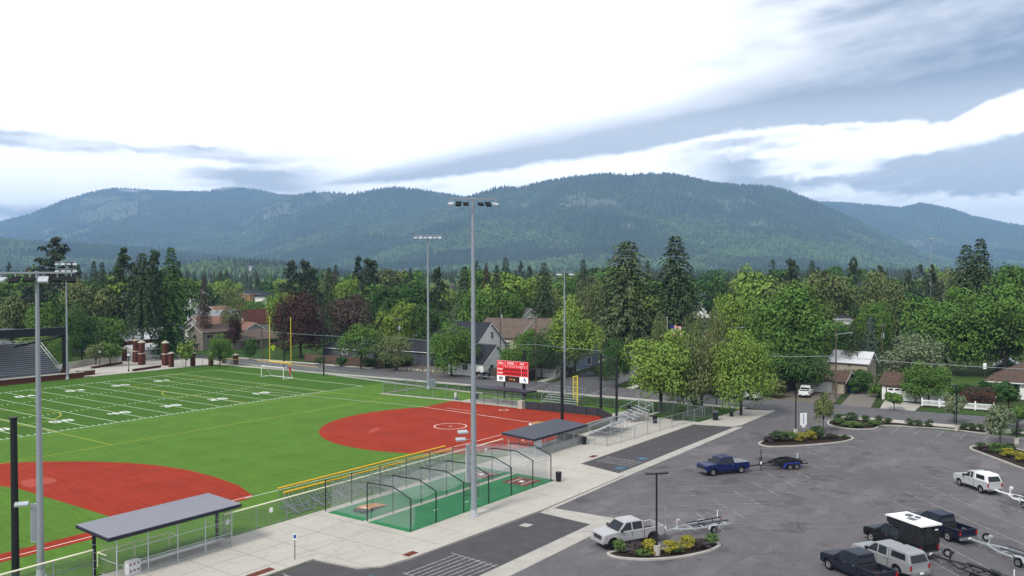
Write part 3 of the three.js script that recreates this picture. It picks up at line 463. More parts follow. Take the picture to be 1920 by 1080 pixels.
// Broadleaf crown, one metre high and wide (scaled when planted): crown from y = base to 1.
function broadCrown(s, { lobes = 24, leaves = 4200, size = 0.045, base = 0.16, shape = 1, loose = 0, full = false } = {}) {
  seed = s; const L = new Leaves(), cs = [], mid = (1 + base) / 2, ry = (1 - base) / 2;
  for (let i = 0; i < lobes; i++) {
    const d = onSphere(); d.y = Math.abs(d.y) < 0.95 ? d.y : d.y * 0.8; const k = rr(0.45, 0.8) + (rnd() < 0.16 ? 0.13 : 0), r = rr(0.11, 0.25) * (1 - 0.25 * Math.abs(d.y));
    if (full) { const yy = rr(-1, 1), rad = yy < 0 ? 1 - 0.28 * yy * yy : Math.sqrt(Math.max(0.05, 1 - yy * yy * 0.95)), a = rr(0, 6.2832); d.set(Math.cos(a) * rad, yy, Math.sin(a) * rad); }
    const taper = shape < 1 ? lerp(1, 0.35, Math.max(0, d.y * k)) : 1;
    cs.push([V(d.x * 0.5 * k * taper, mid + d.y * ry * k * 1.05, d.z * 0.5 * k * taper), r, toneOf(0.16)]);
  }
  cs.push([V(0, mid, 0), 0.3, toneOf(0.1)]);
  for (let i = 0; i < leaves; i++) {
    const [c, r, tone] = cs[Math.floor(rnd() * cs.length)], d = onSphere(); if (d.y < -0.35 && rnd() < 0.6) d.y = -d.y;
    const q = rr(0.78, 1.06) + (rnd() < 0.15 + loose ? rr(0, 0.35) : 0), p = c.clone().addScaledVector(d, r * q); p.y = Math.max(base * 0.8, c.y + (p.y - c.y) * 0.86);
    const n = d.clone().addScaledVector(onSphere(), 0.75); n.y += 0.25; n.normalize();
    const t = rr(0.82, 1.2); L.leaf(p, n, size * rr(0.8, 1.5), size * rr(0.55, 0.9), tone.map((x) => x * t));
  }
  return L.geometry();
}
function branchy(s, base = 0.2) {                                        // trunk and limbs for the same unit crown
  seed = s; const g = [bar(V(0, -0.01, 0), V(0.01, base + 0.12, 0), 0.024, 7, 0.017)];
  for (let i = 0; i < 7; i++) { const a = i * 2.4, h0 = base * rr(0.75, 1.2), e = V(Math.cos(a) * rr(0.14, 0.3), rr(0.5, 0.82), Math.sin(a) * rr(0.14, 0.3)); g.push(bar(V(0, h0, 0), e, 0.011, 5, 0.003)); }
  return geo(g);
}
// Conifer one metre high and two radius units wide.
function conifer(s, { whorls = 34, per = 8, droop = 0.34, ragged = 0.3, base = 0.07, full = 1, len = 1 } = {}) {
  seed = s; const L = new Leaves();
  for (let i = 0; i < whorls; i++) {
    const t = (i + rr(-0.4, 0.4)) / whorls, y = lerp(base, 0.975, t), R = 0.5 * Math.pow(1 - t, 0.78 * full) * (0.35 + 0.65 * sst(-0.1, 0.12, t)) + 0.012, n = Math.max(4, Math.round(per * (1 - t * 0.4)));
    const a0 = rr(0, 6.28);
    for (let k = 0; k < n; k++) {
      const a = a0 + (k / n) * 6.2832 + rr(-0.25, 0.25), r = R * (1 + rr(-ragged, ragged * 0.55)), tone = toneOf(0.16);
      const dir = V(Math.cos(a), 0, Math.sin(a)), side = V(-dir.z, 0, dir.x), segs = Math.max(2, Math.round(r * 18));
      for (let j = 0; j < segs; j++) {
        const u = (j + 0.6) / segs, p = V(0, y, 0).addScaledVector(dir, r * u); p.y += r * 0.16 * (u * 0.7) - r * droop * u * u + rr(-0.004, 0.004);
        for (const sd of [-1, 1]) {
          const d2 = dir.clone().addScaledVector(side, sd * rr(0.35, 0.95)); d2.y = -droop * 0.8 * u - rr(0, 0.18);
          const c = p.clone().addScaledVector(d2, 0.026), nn = V(rr(-0.35, 0.35), 1, rr(-0.35, 0.35)).addScaledVector(dir, 0.5 * u).normalize(), tt = rr(0.75, 1.25);
          L.leaf(c, nn, rr(0.06, 0.1) * len, rr(0.03, 0.05) * len, tone.map((x) => x * tt), d2);
        }
      }
    }
  }
  return L.geometry();
}
// Pine: clumps of needles on level limbs, open between.
function pineCrown(s, { base = 0.22, clumps = 95 } = {}) {
  seed = s; const L = new Leaves();
  for (let i = 0; i < clumps; i++) {
    const t = rnd(), y = lerp(base, 0.97, t), R = 0.5 * (t < 0.25 ? 0.65 + t * 1.4 : Math.pow(1 - (t - 0.25) / 0.75, 0.6)) + 0.03, a = rr(0, 6.28), k = rr(0.15, 1.0), c = V(Math.cos(a) * R * k, y + k * 0.008, Math.sin(a) * R * k), tone = toneOf(0.18), cr = rr(0.07, 0.13) * (1 - 0.4 * t);
    for (let j = 0; j < 34; j++) { const d = onSphere(); const p = c.clone().add(V(d.x * cr, d.y * cr * 0.22, d.z * cr)); const n = V(d.x * 0.5, 1, d.z * 0.5).addScaledVector(onSphere(), 0.5).normalize(), tt = rr(0.75, 1.25); L.leaf(p, n, rr(0.045, 0.08), rr(0.022, 0.04), tone.map((x) => x * tt), d); }
  }
  return L.geometry();
}
const stake = geo([bar(V(0, -0.01, 0), V(0, 0.96, 0), 0.016, 7, 0.003)]);
const leafMat = (r, g, b) => new THREE.MeshPhysicalMaterial({ color: lin(r, g, b), roughness: 0.9, vertexColors: true, side: THREE.DoubleSide, transmission: 0.06, thickness: 0, specularIntensity: 0.3 });
const LM = { mid: leafMat(0.095, 0.18, 0.036), bright: leafMat(0.175, 0.265, 0.05), lime: leafMat(0.165, 0.24, 0.042), dark: leafMat(0.05, 0.108, 0.027), olive: leafMat(0.135, 0.165, 0.062), grey: leafMat(0.165, 0.205, 0.11), spruce: leafMat(0.050, 0.078, 0.034), pine: leafMat(0.052, 0.072, 0.040), blue: leafMat(0.082, 0.115, 0.092), gold: leafMat(0.088, 0.115, 0.050), plum: leafMat(0.066, 0.034, 0.027), brown: leafMat(0.085, 0.06, 0.045) };
const CG = { broad: [1, 2, 3, 4].map((k) => broadCrown(100 + k, { lobes: 26 + k * 4, leaves: 5600, size: 0.038 })), fine: [1, 2, 3].map((k) => broadCrown(200 + k, { lobes: 52, leaves: 11000, size: 0.032, full: true, base: 0.14 })), loose: [1, 2].map((k) => broadCrown(300 + k, { lobes: 26, leaves: 3400, size: 0.036, loose: 0.35 })), small: [1, 2].map((k) => broadCrown(400 + k, { lobes: 20, leaves: 1900, size: 0.075, base: 0.3 })), cone: [1, 2].map((k) => broadCrown(450 + k, { lobes: 26, leaves: 2200, size: 0.07, base: 0.18, shape: 0.5 })), far: [1, 2, 3, 4].map((k) => broadCrown(500 + k, { lobes: 22, leaves: 2200, size: 0.055 })), spruce: [1, 2, 3].map((k) => conifer(600 + k, { whorls: 42, per: 10, full: 0.8, len: 0.75 })), highSpruce: [1].map((k) => conifer(680 + k, { whorls: 40, per: 10, full: 0.7, len: 0.75, base: 0.27 })), spruceFar: [1, 2, 3].map((k) => conifer(650 + k, { whorls: 20, per: 6, len: 1.7 })), pine: [1, 2, 3].map((k) => pineCrown(700 + k)), pineFar: [1, 2].map((k) => pineCrown(750 + k, { clumps: 50 })), ponderosa: [1, 2].map((k) => conifer(800 + k, { whorls: 46, per: 11, droop: 0.22, ragged: 0.5, full: 0.62, base: 0.12, len: 0.7 })) };
const TG = { broad: branchy(31), low: branchy(32, 0.3), stake };
const trunkFor = { broad: TG.broad, fine: TG.broad, loose: TG.broad, small: TG.low, cone: TG.low, far: TG.broad, spruce: stake, highSpruce: stake, spruceFar: stake, pine: stake, pineFar: stake, ponderosa: stake };
let treeTurn = 0;
function tree(kind, hue, pos, w, h, name, label, group, category = 'tree') {
  const g = CG[kind], o = thing(name, label, category, pos, (treeTurn += 2.17), group), thick = w > 0 ? 1 : 1;
  const t = mesh('trunk', trunkFor[kind], M.trunk, o, true); t.scale.set(Math.min(w, h) * thick, h, Math.min(w, h) * thick);
  const c = mesh('crown', g[Math.floor(treeTurn * 7) % g.length], LM[hue], o, true); c.scale.set(w, h, w);
  return o;
}
// by bearing, distance, skyline height and width as surveyed
const treeAt = (kind, hue, px, dep, py, wpx, name, label, group) => tree(kind, hue, at(px, dep), wpx * dep / FOCAL, topAt(py, dep), name, label, group);
const T = [
  // beside the softball plaza and along the street
  ['fine', 'bright', 1240, 137, 622, 150, 'maple_tree', 'large bright green maple with forked trunk beside the aluminium bleachers'],
  ['loose', 'olive', 1316, 134, 612, 96, 'ash_tree', 'thin olive-leaved tree between the two bright maples beside the plaza'],
  ['fine', 'bright', 1390, 133, 622, 116, 'maple_tree', 'bright green maple in front of the white pickup on the street'],
  ['loose', 'olive', 1238, 146, 577, 42, 'poplar_tree', 'slender pale poplar tip behind the large bright maple, left of the flag'],
  ['loose', 'olive', 1298, 146, 596, 54, 'poplar_tree', 'slender pale poplar behind the thin olive tree, right of the flag'],
  ['loose', 'olive', 1344, 144, 588, 50, 'poplar_tree', 'slender pale poplar between the olive tree and the second bright maple'],
  ['fine', 'dark', 1157, 168, 637, 56, 'linden_tree', 'small dark green tree at the side street corner behind black net poles'],
  ['ponderosa', 'gold', 1176, 208, 444, 150, 'ponderosa_pine', 'tall golden-green conifer, the rounder of the two giants behind the maples'],
  ['spruce', 'spruce', 1266, 212, 436, 140, 'spruce_tree', 'tall pointed dark conifer, the sharper of the two giants behind the maples'],
  ['broad', 'bright', 1378, 190, 545, 84, 'maple_tree', 'bright green round tree just behind and above the red roof'],
  ['fine', 'mid', 1478, 176, 545, 176, 'maple_tree', 'broad dense green maple above the white pickup in the dirt driveway'],
  ['broad', 'mid', 1430, 158, 640, 90, 'maple_tree', 'lower green tree hanging over the street behind the bright maple'],
  ['broad', 'dark', 1505, 158, 655, 110, 'linden_tree', 'dark green tree overhanging the small shed and white pickup'],
  ['spruce', 'spruce', 1600, 172, 600, 56, 'spruce_tree', 'dark green spruce beside the white metal roof'],
  ['spruce', 'blue', 1632, 174, 588, 50, 'blue_spruce', 'pale blue spruce beside the leaning alley utility pole'],
  ['loose', 'grey', 1716, 160, 634, 126, 'willow_tree', 'grey-green rounded tree behind the white garage'],
  ['fine', 'mid', 1742, 145, 682, 100, 'maple_tree', 'round green tree covering the right side of the white garage'],
  ['fine', 'mid', 1776, 186, 545, 150, 'maple_tree', 'big dense maple behind the grey-green tree, nearest the far steel mast'],
  ['fine', 'mid', 1885, 181, 541, 165, 'maple_tree', 'big dense maple above the brown hipped-roof house'],
  ['spruce', 'spruce', 1812, 216, 452, 104, 'spruce_tree', 'dark conifer with the broader top above the big maples'],
  ['spruce', 'spruce', 1838, 220, 440, 96, 'spruce_tree', 'dark conifer with the taller thin tip above the big maples'],
  ['broad', 'olive', 1650, 232, 508, 92, 'cottonwood_tree', 'olive-green tree above the blue spruce'],
  ['broad', 'olive', 1548, 240, 503, 120, 'cottonwood_tree', 'wide olive tree above the broad dense maple'],
  ['broad', 'olive', 1455, 250, 518, 84, 'maple_tree', 'smaller olive tree on the skyline left of the wide olive tree'],
  ['broad', 'mid', 1900, 250, 490, 110, 'maple_tree', 'light green tree at the right edge behind the dark conifers'],
  ['broad', 'brown', 1690, 175, 650, 44, 'dead_cedar', 'brown bare-stemmed tree behind the grey-green rounded tree'],
  ['small', 'mid', 1678, 138.5, 736, 40, 'street_tree', 'small round tree on the kerb before the white garage door'],
  ['small', 'grey', 1791, 126, 736, 48, 'street_tree', 'small round tree beside the black street lamp'],
  ['cone', 'olive', 1545, 119, 738, 36, 'street_tree', 'narrow young tree standing in the lamp post island'],
  ['cone', 'grey', 1878, 111, 757, 56, 'street_tree', 'soft grey-green young tree in the right-hand island'],
  ['small', 'mid', 1912, 122, 762, 50, 'street_tree', 'young tree cut by the right edge of the picture'],
  ['loose', 'brown', 1838, 143, 724, 66, 'fruit_tree', 'thin brownish fruit tree behind the white picket fence'],
  ['small', 'dark', 1893, 136, 716, 50, 'garden_shrub', 'clipped dark green tree before the brown-roofed white house'],
  ['broad', 'dark', 1580, 178, 604, 70, 'linden_tree', 'dark green tree between the broad dense maple and the dark green spruce'],
  ['broad', 'mid', 1640, 196, 560, 70, 'maple_tree', 'green tree just behind the two spruces by the alley'],
  ['broad', 'dark', 1612, 161, 694, 50, 'hawthorn_tree', 'low dark tree at the alley mouth before the white metal roof'],
  ['broad', 'mid', 1586, 204, 603, 64, 'maple_tree', 'green tree directly below the small dark-roofed white house'],
  // middle
  ['fine', 'bright', 1078, 184, 577, 104, 'maple_tree', 'yellow-green maple in front of the blue house'],
  ['fine', 'mid', 968, 178, 642, 70, 'linden_tree', 'green tree directly behind the red scoreboard'],
  ['fine', 'dark', 1015, 182, 622, 78, 'linden_tree', 'darker green tree right of the wooden pole behind the scoreboard'],
  ['broad', 'mid', 990, 196, 616, 56, 'linden_tree', 'green tree between the white gable house and the brown roof'],
  ['fine', 'mid', 846, 185, 607, 92, 'maple_tree', 'green maple left of the white gable house'],
  ['broad', 'dark', 808, 214, 563, 88, 'linden_tree', 'dark round tree crossed by the thinner steel light mast'],
  ['broad', 'lime', 752, 218, 560, 96, 'maple_tree', 'lime green maple left of the dark round tree'],
  ['loose', 'mid', 676, 200, 610, 104, 'birch_tree', 'soft pale green tree leaning over the brown fence'],
  ['loose', 'olive', 742, 196, 625, 84, 'birch_tree', 'pale olive tree at the right end of the brown fence'],
  ['fine', 'plum', 563, 226, 556, 108, 'plum_tree', 'dark red plum tree behind the yellow goalpost'],
  ['broad', 'brown', 660, 244, 546, 100, 'copper_beech', 'brownish red tree behind the grey hipped-roof house'],
  ['broad', 'dark', 728, 268, 527, 90, 'maple_tree', 'dark green maple, left one of the dense pair above the lime tree'],
  ['broad', 'dark', 785, 270, 524, 90, 'maple_tree', 'dark green maple, right one of the dense pair above the lime tree'],
  ['broad', 'mid', 895, 236, 540, 90, 'maple_tree', 'dense green maple behind the tallest light mast'],
  ['broad', 'mid', 945, 240, 535, 80, 'maple_tree', 'dense green maple to the right of the tallest light mast'],
  ['spruce', 'spruce', 1020, 250, 487, 70, 'spruce_tree', 'dark spruce above the brown-roofed blue house'],
  ['spruce', 'pine', 1094, 262, 482, 50, 'spruce_tree', 'ragged conifer right of the short light mast'],
  ['spruce', 'brown', 912, 290, 487, 34, 'spruce_tree', 'reddish conifer just right of the tallest light mast'],
  ['spruce', 'pine', 948, 285, 478, 54, 'spruce_tree', 'grey-green conifer, second right of the tallest light mast'],
  ['loose', 'olive', 1106, 232, 525, 70, 'birch_tree', 'pale birch with thin stems left of the golden conifer'],
  ['pine', 'pine', 692, 300, 482, 80, 'pine_tree', 'rounded pine above the brownish red tree'], ['pine', 'pine', 672, 304, 477, 34, 'pine_tree', 'thin pointed pine left of the rounded pine'],
  ['pine', 'pine', 548, 290, 485, 58, 'pine_tree', 'left pine of the trio above the plum tree'], ['pine', 'pine', 570, 292, 484, 58, 'pine_tree', 'middle pine of the trio above the plum tree'], ['pine', 'pine', 586, 276, 500, 56, 'pine_tree', 'right pine of the trio above the plum tree'],
  ['spruce', 'spruce', 617, 270, 494, 44, 'spruce_tree', 'narrow dark spruce right of the pine trio'],
  ['broad', 'bright', 650, 290, 516, 70, 'maple_tree', 'yellow-green tree right of the narrow dark spruce'],
  ['spruce', 'spruce', 735, 320, 504, 40, 'spruce_tree', 'dark spruce rising above the dense maple pair'],
  // left
  ['pine', 'pine', 103, 262, 440, 112, 'pine_tree', 'tallest open pine above the grandstand roof'],
  ['pine', 'spruce', 232, 242, 460, 82, 'pine_tree', 'left pine of the tall dark cluster behind the brick gate'],
  ['highSpruce', 'spruce', 267, 218, 463, 74, 'spruce_tree', 'tall dark conifer rising straight behind the brick gate pillars'],
  ['pine', 'spruce', 290, 250, 464, 60, 'pine_tree', 'right pine of the tall dark cluster behind the brick gate'],
  ['spruce', 'dark', 321, 224, 455, 84, 'spruce_tree', 'bright dark-green spruce with ragged arms, rightmost of the tall left group'],
  ['spruce', 'blue', 236, 240, 540, 56, 'blue_spruce', 'pale bluish spruce at the foot of the tall dark cluster'],
  ['broad', 'olive', 165, 236, 514, 110, 'cottonwood_tree', 'wide pale tree right of the stadium light mast'],
  ['fine', 'dark', 152, 212, 574, 74, 'maple_tree', 'very dark round tree right of the grandstand column'],
  ['broad', 'mid', 205, 226, 588, 84, 'maple_tree', 'green tree behind the curved plaza wall'],
  ['broad', 'olive', 22, 236, 545, 90, 'cottonwood_tree', 'olive tree behind the grandstand at the left edge'],
  ['pine', 'pine', 50, 250, 530, 60, 'pine_tree', 'dark conifer behind the left light mast'],
  ['broad', 'mid', 80, 230, 560, 80, 'maple_tree', 'green tree under the grandstand roof between mast and column'],
  ['broad', 'bright', 60, 216, 622, 70, 'maple_tree', 'pale green bush-like tree seen beneath the grandstand roof'],
  ['fine', 'mid', 114, 205, 625, 40, 'street_tree', 'green sapling right beside the grandstand stair'],
  ['small', 'mid', 205, 206, 637, 52, 'street_tree', 'small tree over the plaza wall left of the brick gate'], ['small', 'olive', 178, 204, 640, 44, 'street_tree', 'small sparse tree by the plaza lamp'],
  ['small', 'bright', 347, 203, 636, 36, 'street_tree', 'smaller young street tree before the brown house'], ['fine', 'mid', 411, 204, 626, 44, 'street_tree', 'larger young street tree before the brown house'],
  ['fine', 'mid', 320, 226, 606, 50, 'maple_tree', 'green tree left of the brown two-storey house'],
  ['spruce', 'brown', 382, 250, 512, 40, 'spruce_tree', 'dark purplish conifer behind the brown two-storey house'],
  ['loose', 'olive', 437, 270, 528, 56, 'cottonwood_tree', 'pale olive tree left of the orange house'],
  ['broad', 'plum', 438, 250, 590, 32, 'plum_tree', 'small dark red tree behind the brown roof'],
  ['broad', 'bright', 298, 262, 530, 60, 'maple_tree', 'yellow-green tree between the dark conifers'],
  ['broad', 'bright', 532, 250, 540, 70, 'maple_tree', 'bright green tree left of the plum tree'],
  ['fine', 'dark', 468, 222, 640, 24, 'garden_shrub', 'clipped dark shrub by the brown house door'],
];
for (const a of T) treeAt(...a);
for (const [px, dep, py, w] of [[458, 350, 556, 60], [488, 345, 560, 60], [515, 350, 553, 50], [470, 330, 572, 44], [505, 325, 570, 50]]) treeAt('far', 'mid', px, dep, py, w, 'leafy_tree', 'leafy tree at the foot of the distant orange building', 'trees before the orange building');
// the leafy town behind, tree after tree
{
  seed = 4242; let n = 0;
  const keep = [[455, 520, 250, 420], [395, 420, 220, 330], [1300, 1345, 200, 330], [560, 575, 200, 240]];     // gaps where far houses show
  const zone = (px) => px < 150 ? 'behind the grandstand' : px < 350 ? 'behind the brick gate' : px < 520 ? 'behind the brown house' : px < 640 ? 'behind the yellow goalpost' : px < 800 ? 'behind the thin light mast' : px < 960 ? 'behind the tallest light mast' : px < 1120 ? 'behind the scoreboard' : px < 1300 ? 'behind the two giant conifers' : px < 1480 ? 'behind the bright maples' : px < 1650 ? 'behind the small beige garage' : px < 1790 ? 'behind the white garage' : 'behind the white bungalow';
  const tone = { mid: 'green', bright: 'light green', olive: 'olive', dark: 'dark green', lime: 'lime green', plum: 'dark red', spruce: 'dark', pine: 'grey-green', brown: 'brownish' };
  for (let i = 0; i < 260 && n < 205; i++) {
    const dep = 245 + 400 * Math.pow(rnd(), 1.15), px = rr(-60, 1980);
    if (keep.some(([a, b, c, d]) => px > a - 25 && px < b + 25 && dep > c - 60 && dep < d)) continue;
    const con = rnd() < (px > 1250 ? 0.28 : 0.42), py = con ? rr(480, 510) : rr(500, 536) + (dep < 300 ? 10 : 0), h = topAt(py, dep), place = `${zone(px)}${dep < 330 ? ', in the first rows' : dep < 450 ? ', in the middle rows' : ', far back'}`;
    if (con) { const hue = rnd() < 0.5 ? 'spruce' : rnd() < 0.85 ? 'pine' : 'brown', sp = rnd() < 0.5; treeAt(sp ? (dep < 330 ? 'spruce' : 'spruceFar') : dep < 330 ? 'pine' : 'pineFar', hue, px, dep, py, h * rr(0.24, 0.36) * FOCAL / dep, sp ? 'spruce_tree' : 'pine_tree', `${tone[hue]} ${sp ? 'pointed spruce' : 'open pine'} ${place}`, `${sp ? 'spruces' : 'pines'} ${zone(px)}`); }
    else { const hue = ['mid', 'bright', 'olive', 'dark', 'dark', 'mid', 'plum'][Math.floor(rnd() * (rnd() < 0.3 ? 7 : 6))]; treeAt('far', hue, px, dep, py, h * rr(0.62, 0.95) * FOCAL / dep, 'leafy_tree', `${tone[hue]} rounded tree ${place}`, `leafy trees ${zone(px)}`); }
    n++;
  }
}
// ================================================================ fences, cages, dugouts and field furniture
function fence(name, label, pts, h, { step = 3, post = M.galv, r = 0.035, cap = null, capR = 0.06, fabric = M.link, mid = false, y0 = 0.1, rail = post, category = 'fence' } = {}) {
  const o = thing(name, label, category, [pts[0][0], y0, pts[0][1]]), ox = pts[0][0], oz = pts[0][1];
  for (let s = 0; s + 1 < pts.length; s++) {
    const a = V(pts[s][0] - ox, 0, pts[s][1] - oz), b = V(pts[s + 1][0] - ox, 0, pts[s + 1][1] - oz), L = a.distanceTo(b), n = Math.max(1, Math.round(L / step));
    for (let i = 0; i <= n; i++) if (i < n || s + 2 === pts.length) { const p = a.clone().lerp(b, i / n); mesh('post', cyl(r * 1.2, r * 1.2, h + 0.04, p.x, 0, p.z, 7), post, o); }
    const up = (v, y) => V(v.x, y, v.z);
    if (cap) mesh('top_cap', bar(up(a, h), up(b, h), capR, 9), cap, o); else mesh('top_rail', bar(up(a, h), up(b, h), r * 0.8, 6), rail, o);
    mesh('bottom_rail', bar(up(a, 0.08), up(b, 0.08), r * 0.6, 5), rail, o);
    if (mid) mesh('middle_rail', bar(up(a, h * 0.5), up(b, h * 0.5), r * 0.6, 5), rail, o);
    if (fabric) for (let i = 0; i < n; i++) {
      const p = a.clone().lerp(b, i / n), q = a.clone().lerp(b, (i + 1) / n), g = new THREE.PlaneGeometry(p.distanceTo(q), h - 0.06);
      g.rotateY(-Math.atan2(q.z - p.z, q.x - p.x)).translate((p.x + q.x) / 2, h / 2 + 0.02, (p.z + q.z) / 2);
      const m = mesh('wire_panel', g, fabric, o); const uv = m.geometry.attributes.uv, pp = m.geometry.attributes.position; for (let k = 0; k < uv.count; k++) uv.setXY(k, Math.hypot(pp.getX(k) - a.x, pp.getZ(k) - a.z), pp.getY(k));
    }
  }
  return o;
}
fence('chain_link_fence', 'cream-capped chain link fence along the concrete plaza, near side of the field', [[-112, 61.75], [-77.4, 61.75]], 2.0, { cap: M.cream, mid: true });
fence('chain_link_fence', 'cream-capped chain link fence running behind the batting cages', [[-66.2, 61.75], [-26.2, 61.3]], 2.02, { cap: M.cream, step: 3.3 });
for (const [x, z, l] of [[-61.4, 61.85, 'small white notice on the fence left of the batting cages'], [-65.9, 61.85, 'white notice on the fence beside the near dugout gate'], [-29.9, 61.55, 'small white notice on the fence beside the brick-red dugout']]) tag(mesh('notice_sign', bx(0.36, 0.42, 0.03, x, 1.45, z), M.white), l, 'sign');
fence('street_fence', 'low grey chain link fence between the field and the street', [[18.2, -52], [17.2, -24], [15.6, -6], [14.6, 14]], 1.25, { step: 2.6, post: M.steel, r: 0.03 });
fence('street_fence', 'low grey chain link fence behind the scoreboard along the street', [[14.6, 14.4], [14.4, 38], [15.2, 60]], 1.25, { step: 3.0, post: M.steel, r: 0.03, fabric: M.linkDark });
fence('yellow_capped_fence', 'short fence with orange-yellow cap at the far corner of the football field', [[18.4, -58], [18.2, -52.2]], 1.3, { cap: M.yellow, step: 2 });
fence('yellow_capped_fence', 'orange-yellow capped fence running behind the soccer goal', [[20.4, -48], [19, -24.4]], 1.2, { cap: M.yellow, capR: 0.05, step: 2.4 });
struct(mesh('mow_strip', slab([[20.6, -58], [18.6, -24], [15.3, 4], [14.3, 24], [14.3, 26], [15.2, 26], [15.4, 14], [16.3, 4], [19.5, -24], [21.4, -58]], -0.1, 0.10), M.concrete));
fence('bullpen_fence', 'chain link fence enclosing the bullpen in front of the thin light mast', [[12.6, 11.3], [3.6, 11.2], [5.0, 28.4]], 2.0, { step: 3, post: M.steel, r: 0.03, fabric: M.linkDark });
struct(mesh('bullpen_kerb', slab([[12.6, 10.9], [3.2, 10.8], [4.6, 28.6], [5.0, 28.6], [3.7, 11.3], [12.6, 11.4]], 0, 0.16), M.concrete));

// Portable outfield fence panels with yellow tops, stood together in two rows
for (const [z, l] of [[58.0, 'front row of portable fence panels with yellow top tube by the red infield'], [59.7, 'rear row of portable fence panels with yellow top tube against the fence']]) {
  const o = thing('portable_fence_row', l, 'barrier', [z < 58.5 ? -57.6 : -58.3, 0.03, z]), n = 8, w = 3.05; o.scale.y = 1.5;
  for (let i = 0; i < n; i++) {
    const x = i * w;
    mesh('yellow_tube', bar(V(x + 0.02, 1.32, 0), V(x + w - 0.02, 1.32, 0), 0.062, 9), M.yellow, o);
    mesh('panel_frame', [bar(V(x + 0.1, 0.05, 0), V(x + 0.1, 1.3, 0), 0.025, 5), bar(V(x + w - 0.1, 0.05, 0), V(x + w - 0.1, 1.3, 0), 0.025, 5), bar(V(x + 0.1, 0.1, 0), V(x + w - 0.1, 0.1, 0), 0.025, 5)], M.steel, o);
    mesh('leg', [bar(V(x + 0.5, 1.25, 0), V(x + 0.8, 0.02, 1.0), 0.028, 5), bar(V(x + 2.1, 1.25, 0), V(x + 2.4, 0.02, 1.0), 0.028, 5), bar(V(x + 0.5, 0.05, 1.0), V(x + 2.6, 0.05, 1.0), 0.03, 5), bar(V(x + 0.8, 0.35, 0.4), V(x + 2.8, 0.5, 0.7), 0.03, 5), bar(V(x + 0.2, 0.6, 0.3), V(x + 2.2, 0.25, 0.8), 0.025, 5)], M.galv, o);
    const g = new THREE.PlaneGeometry(w - 0.2, 1.15).translate(x + w / 2, 0.7, -0.01); mesh('wire_panel', g, M.dense, o); mesh('ground_frame', [bar(V(x + 0.1, 0.04, 0.2), V(x + w - 0.1, 0.12, 1.2), 0.03, 5), bar(V(x + 0.3, 0.5, 0.1), V(x + 0.9, 0.05, 1.3), 0.03, 5), bar(V(x + 1.4, 1.1, 0), V(x + 1.7, 0.05, 1.2), 0.025, 5)], M.steel, o);
  }
}
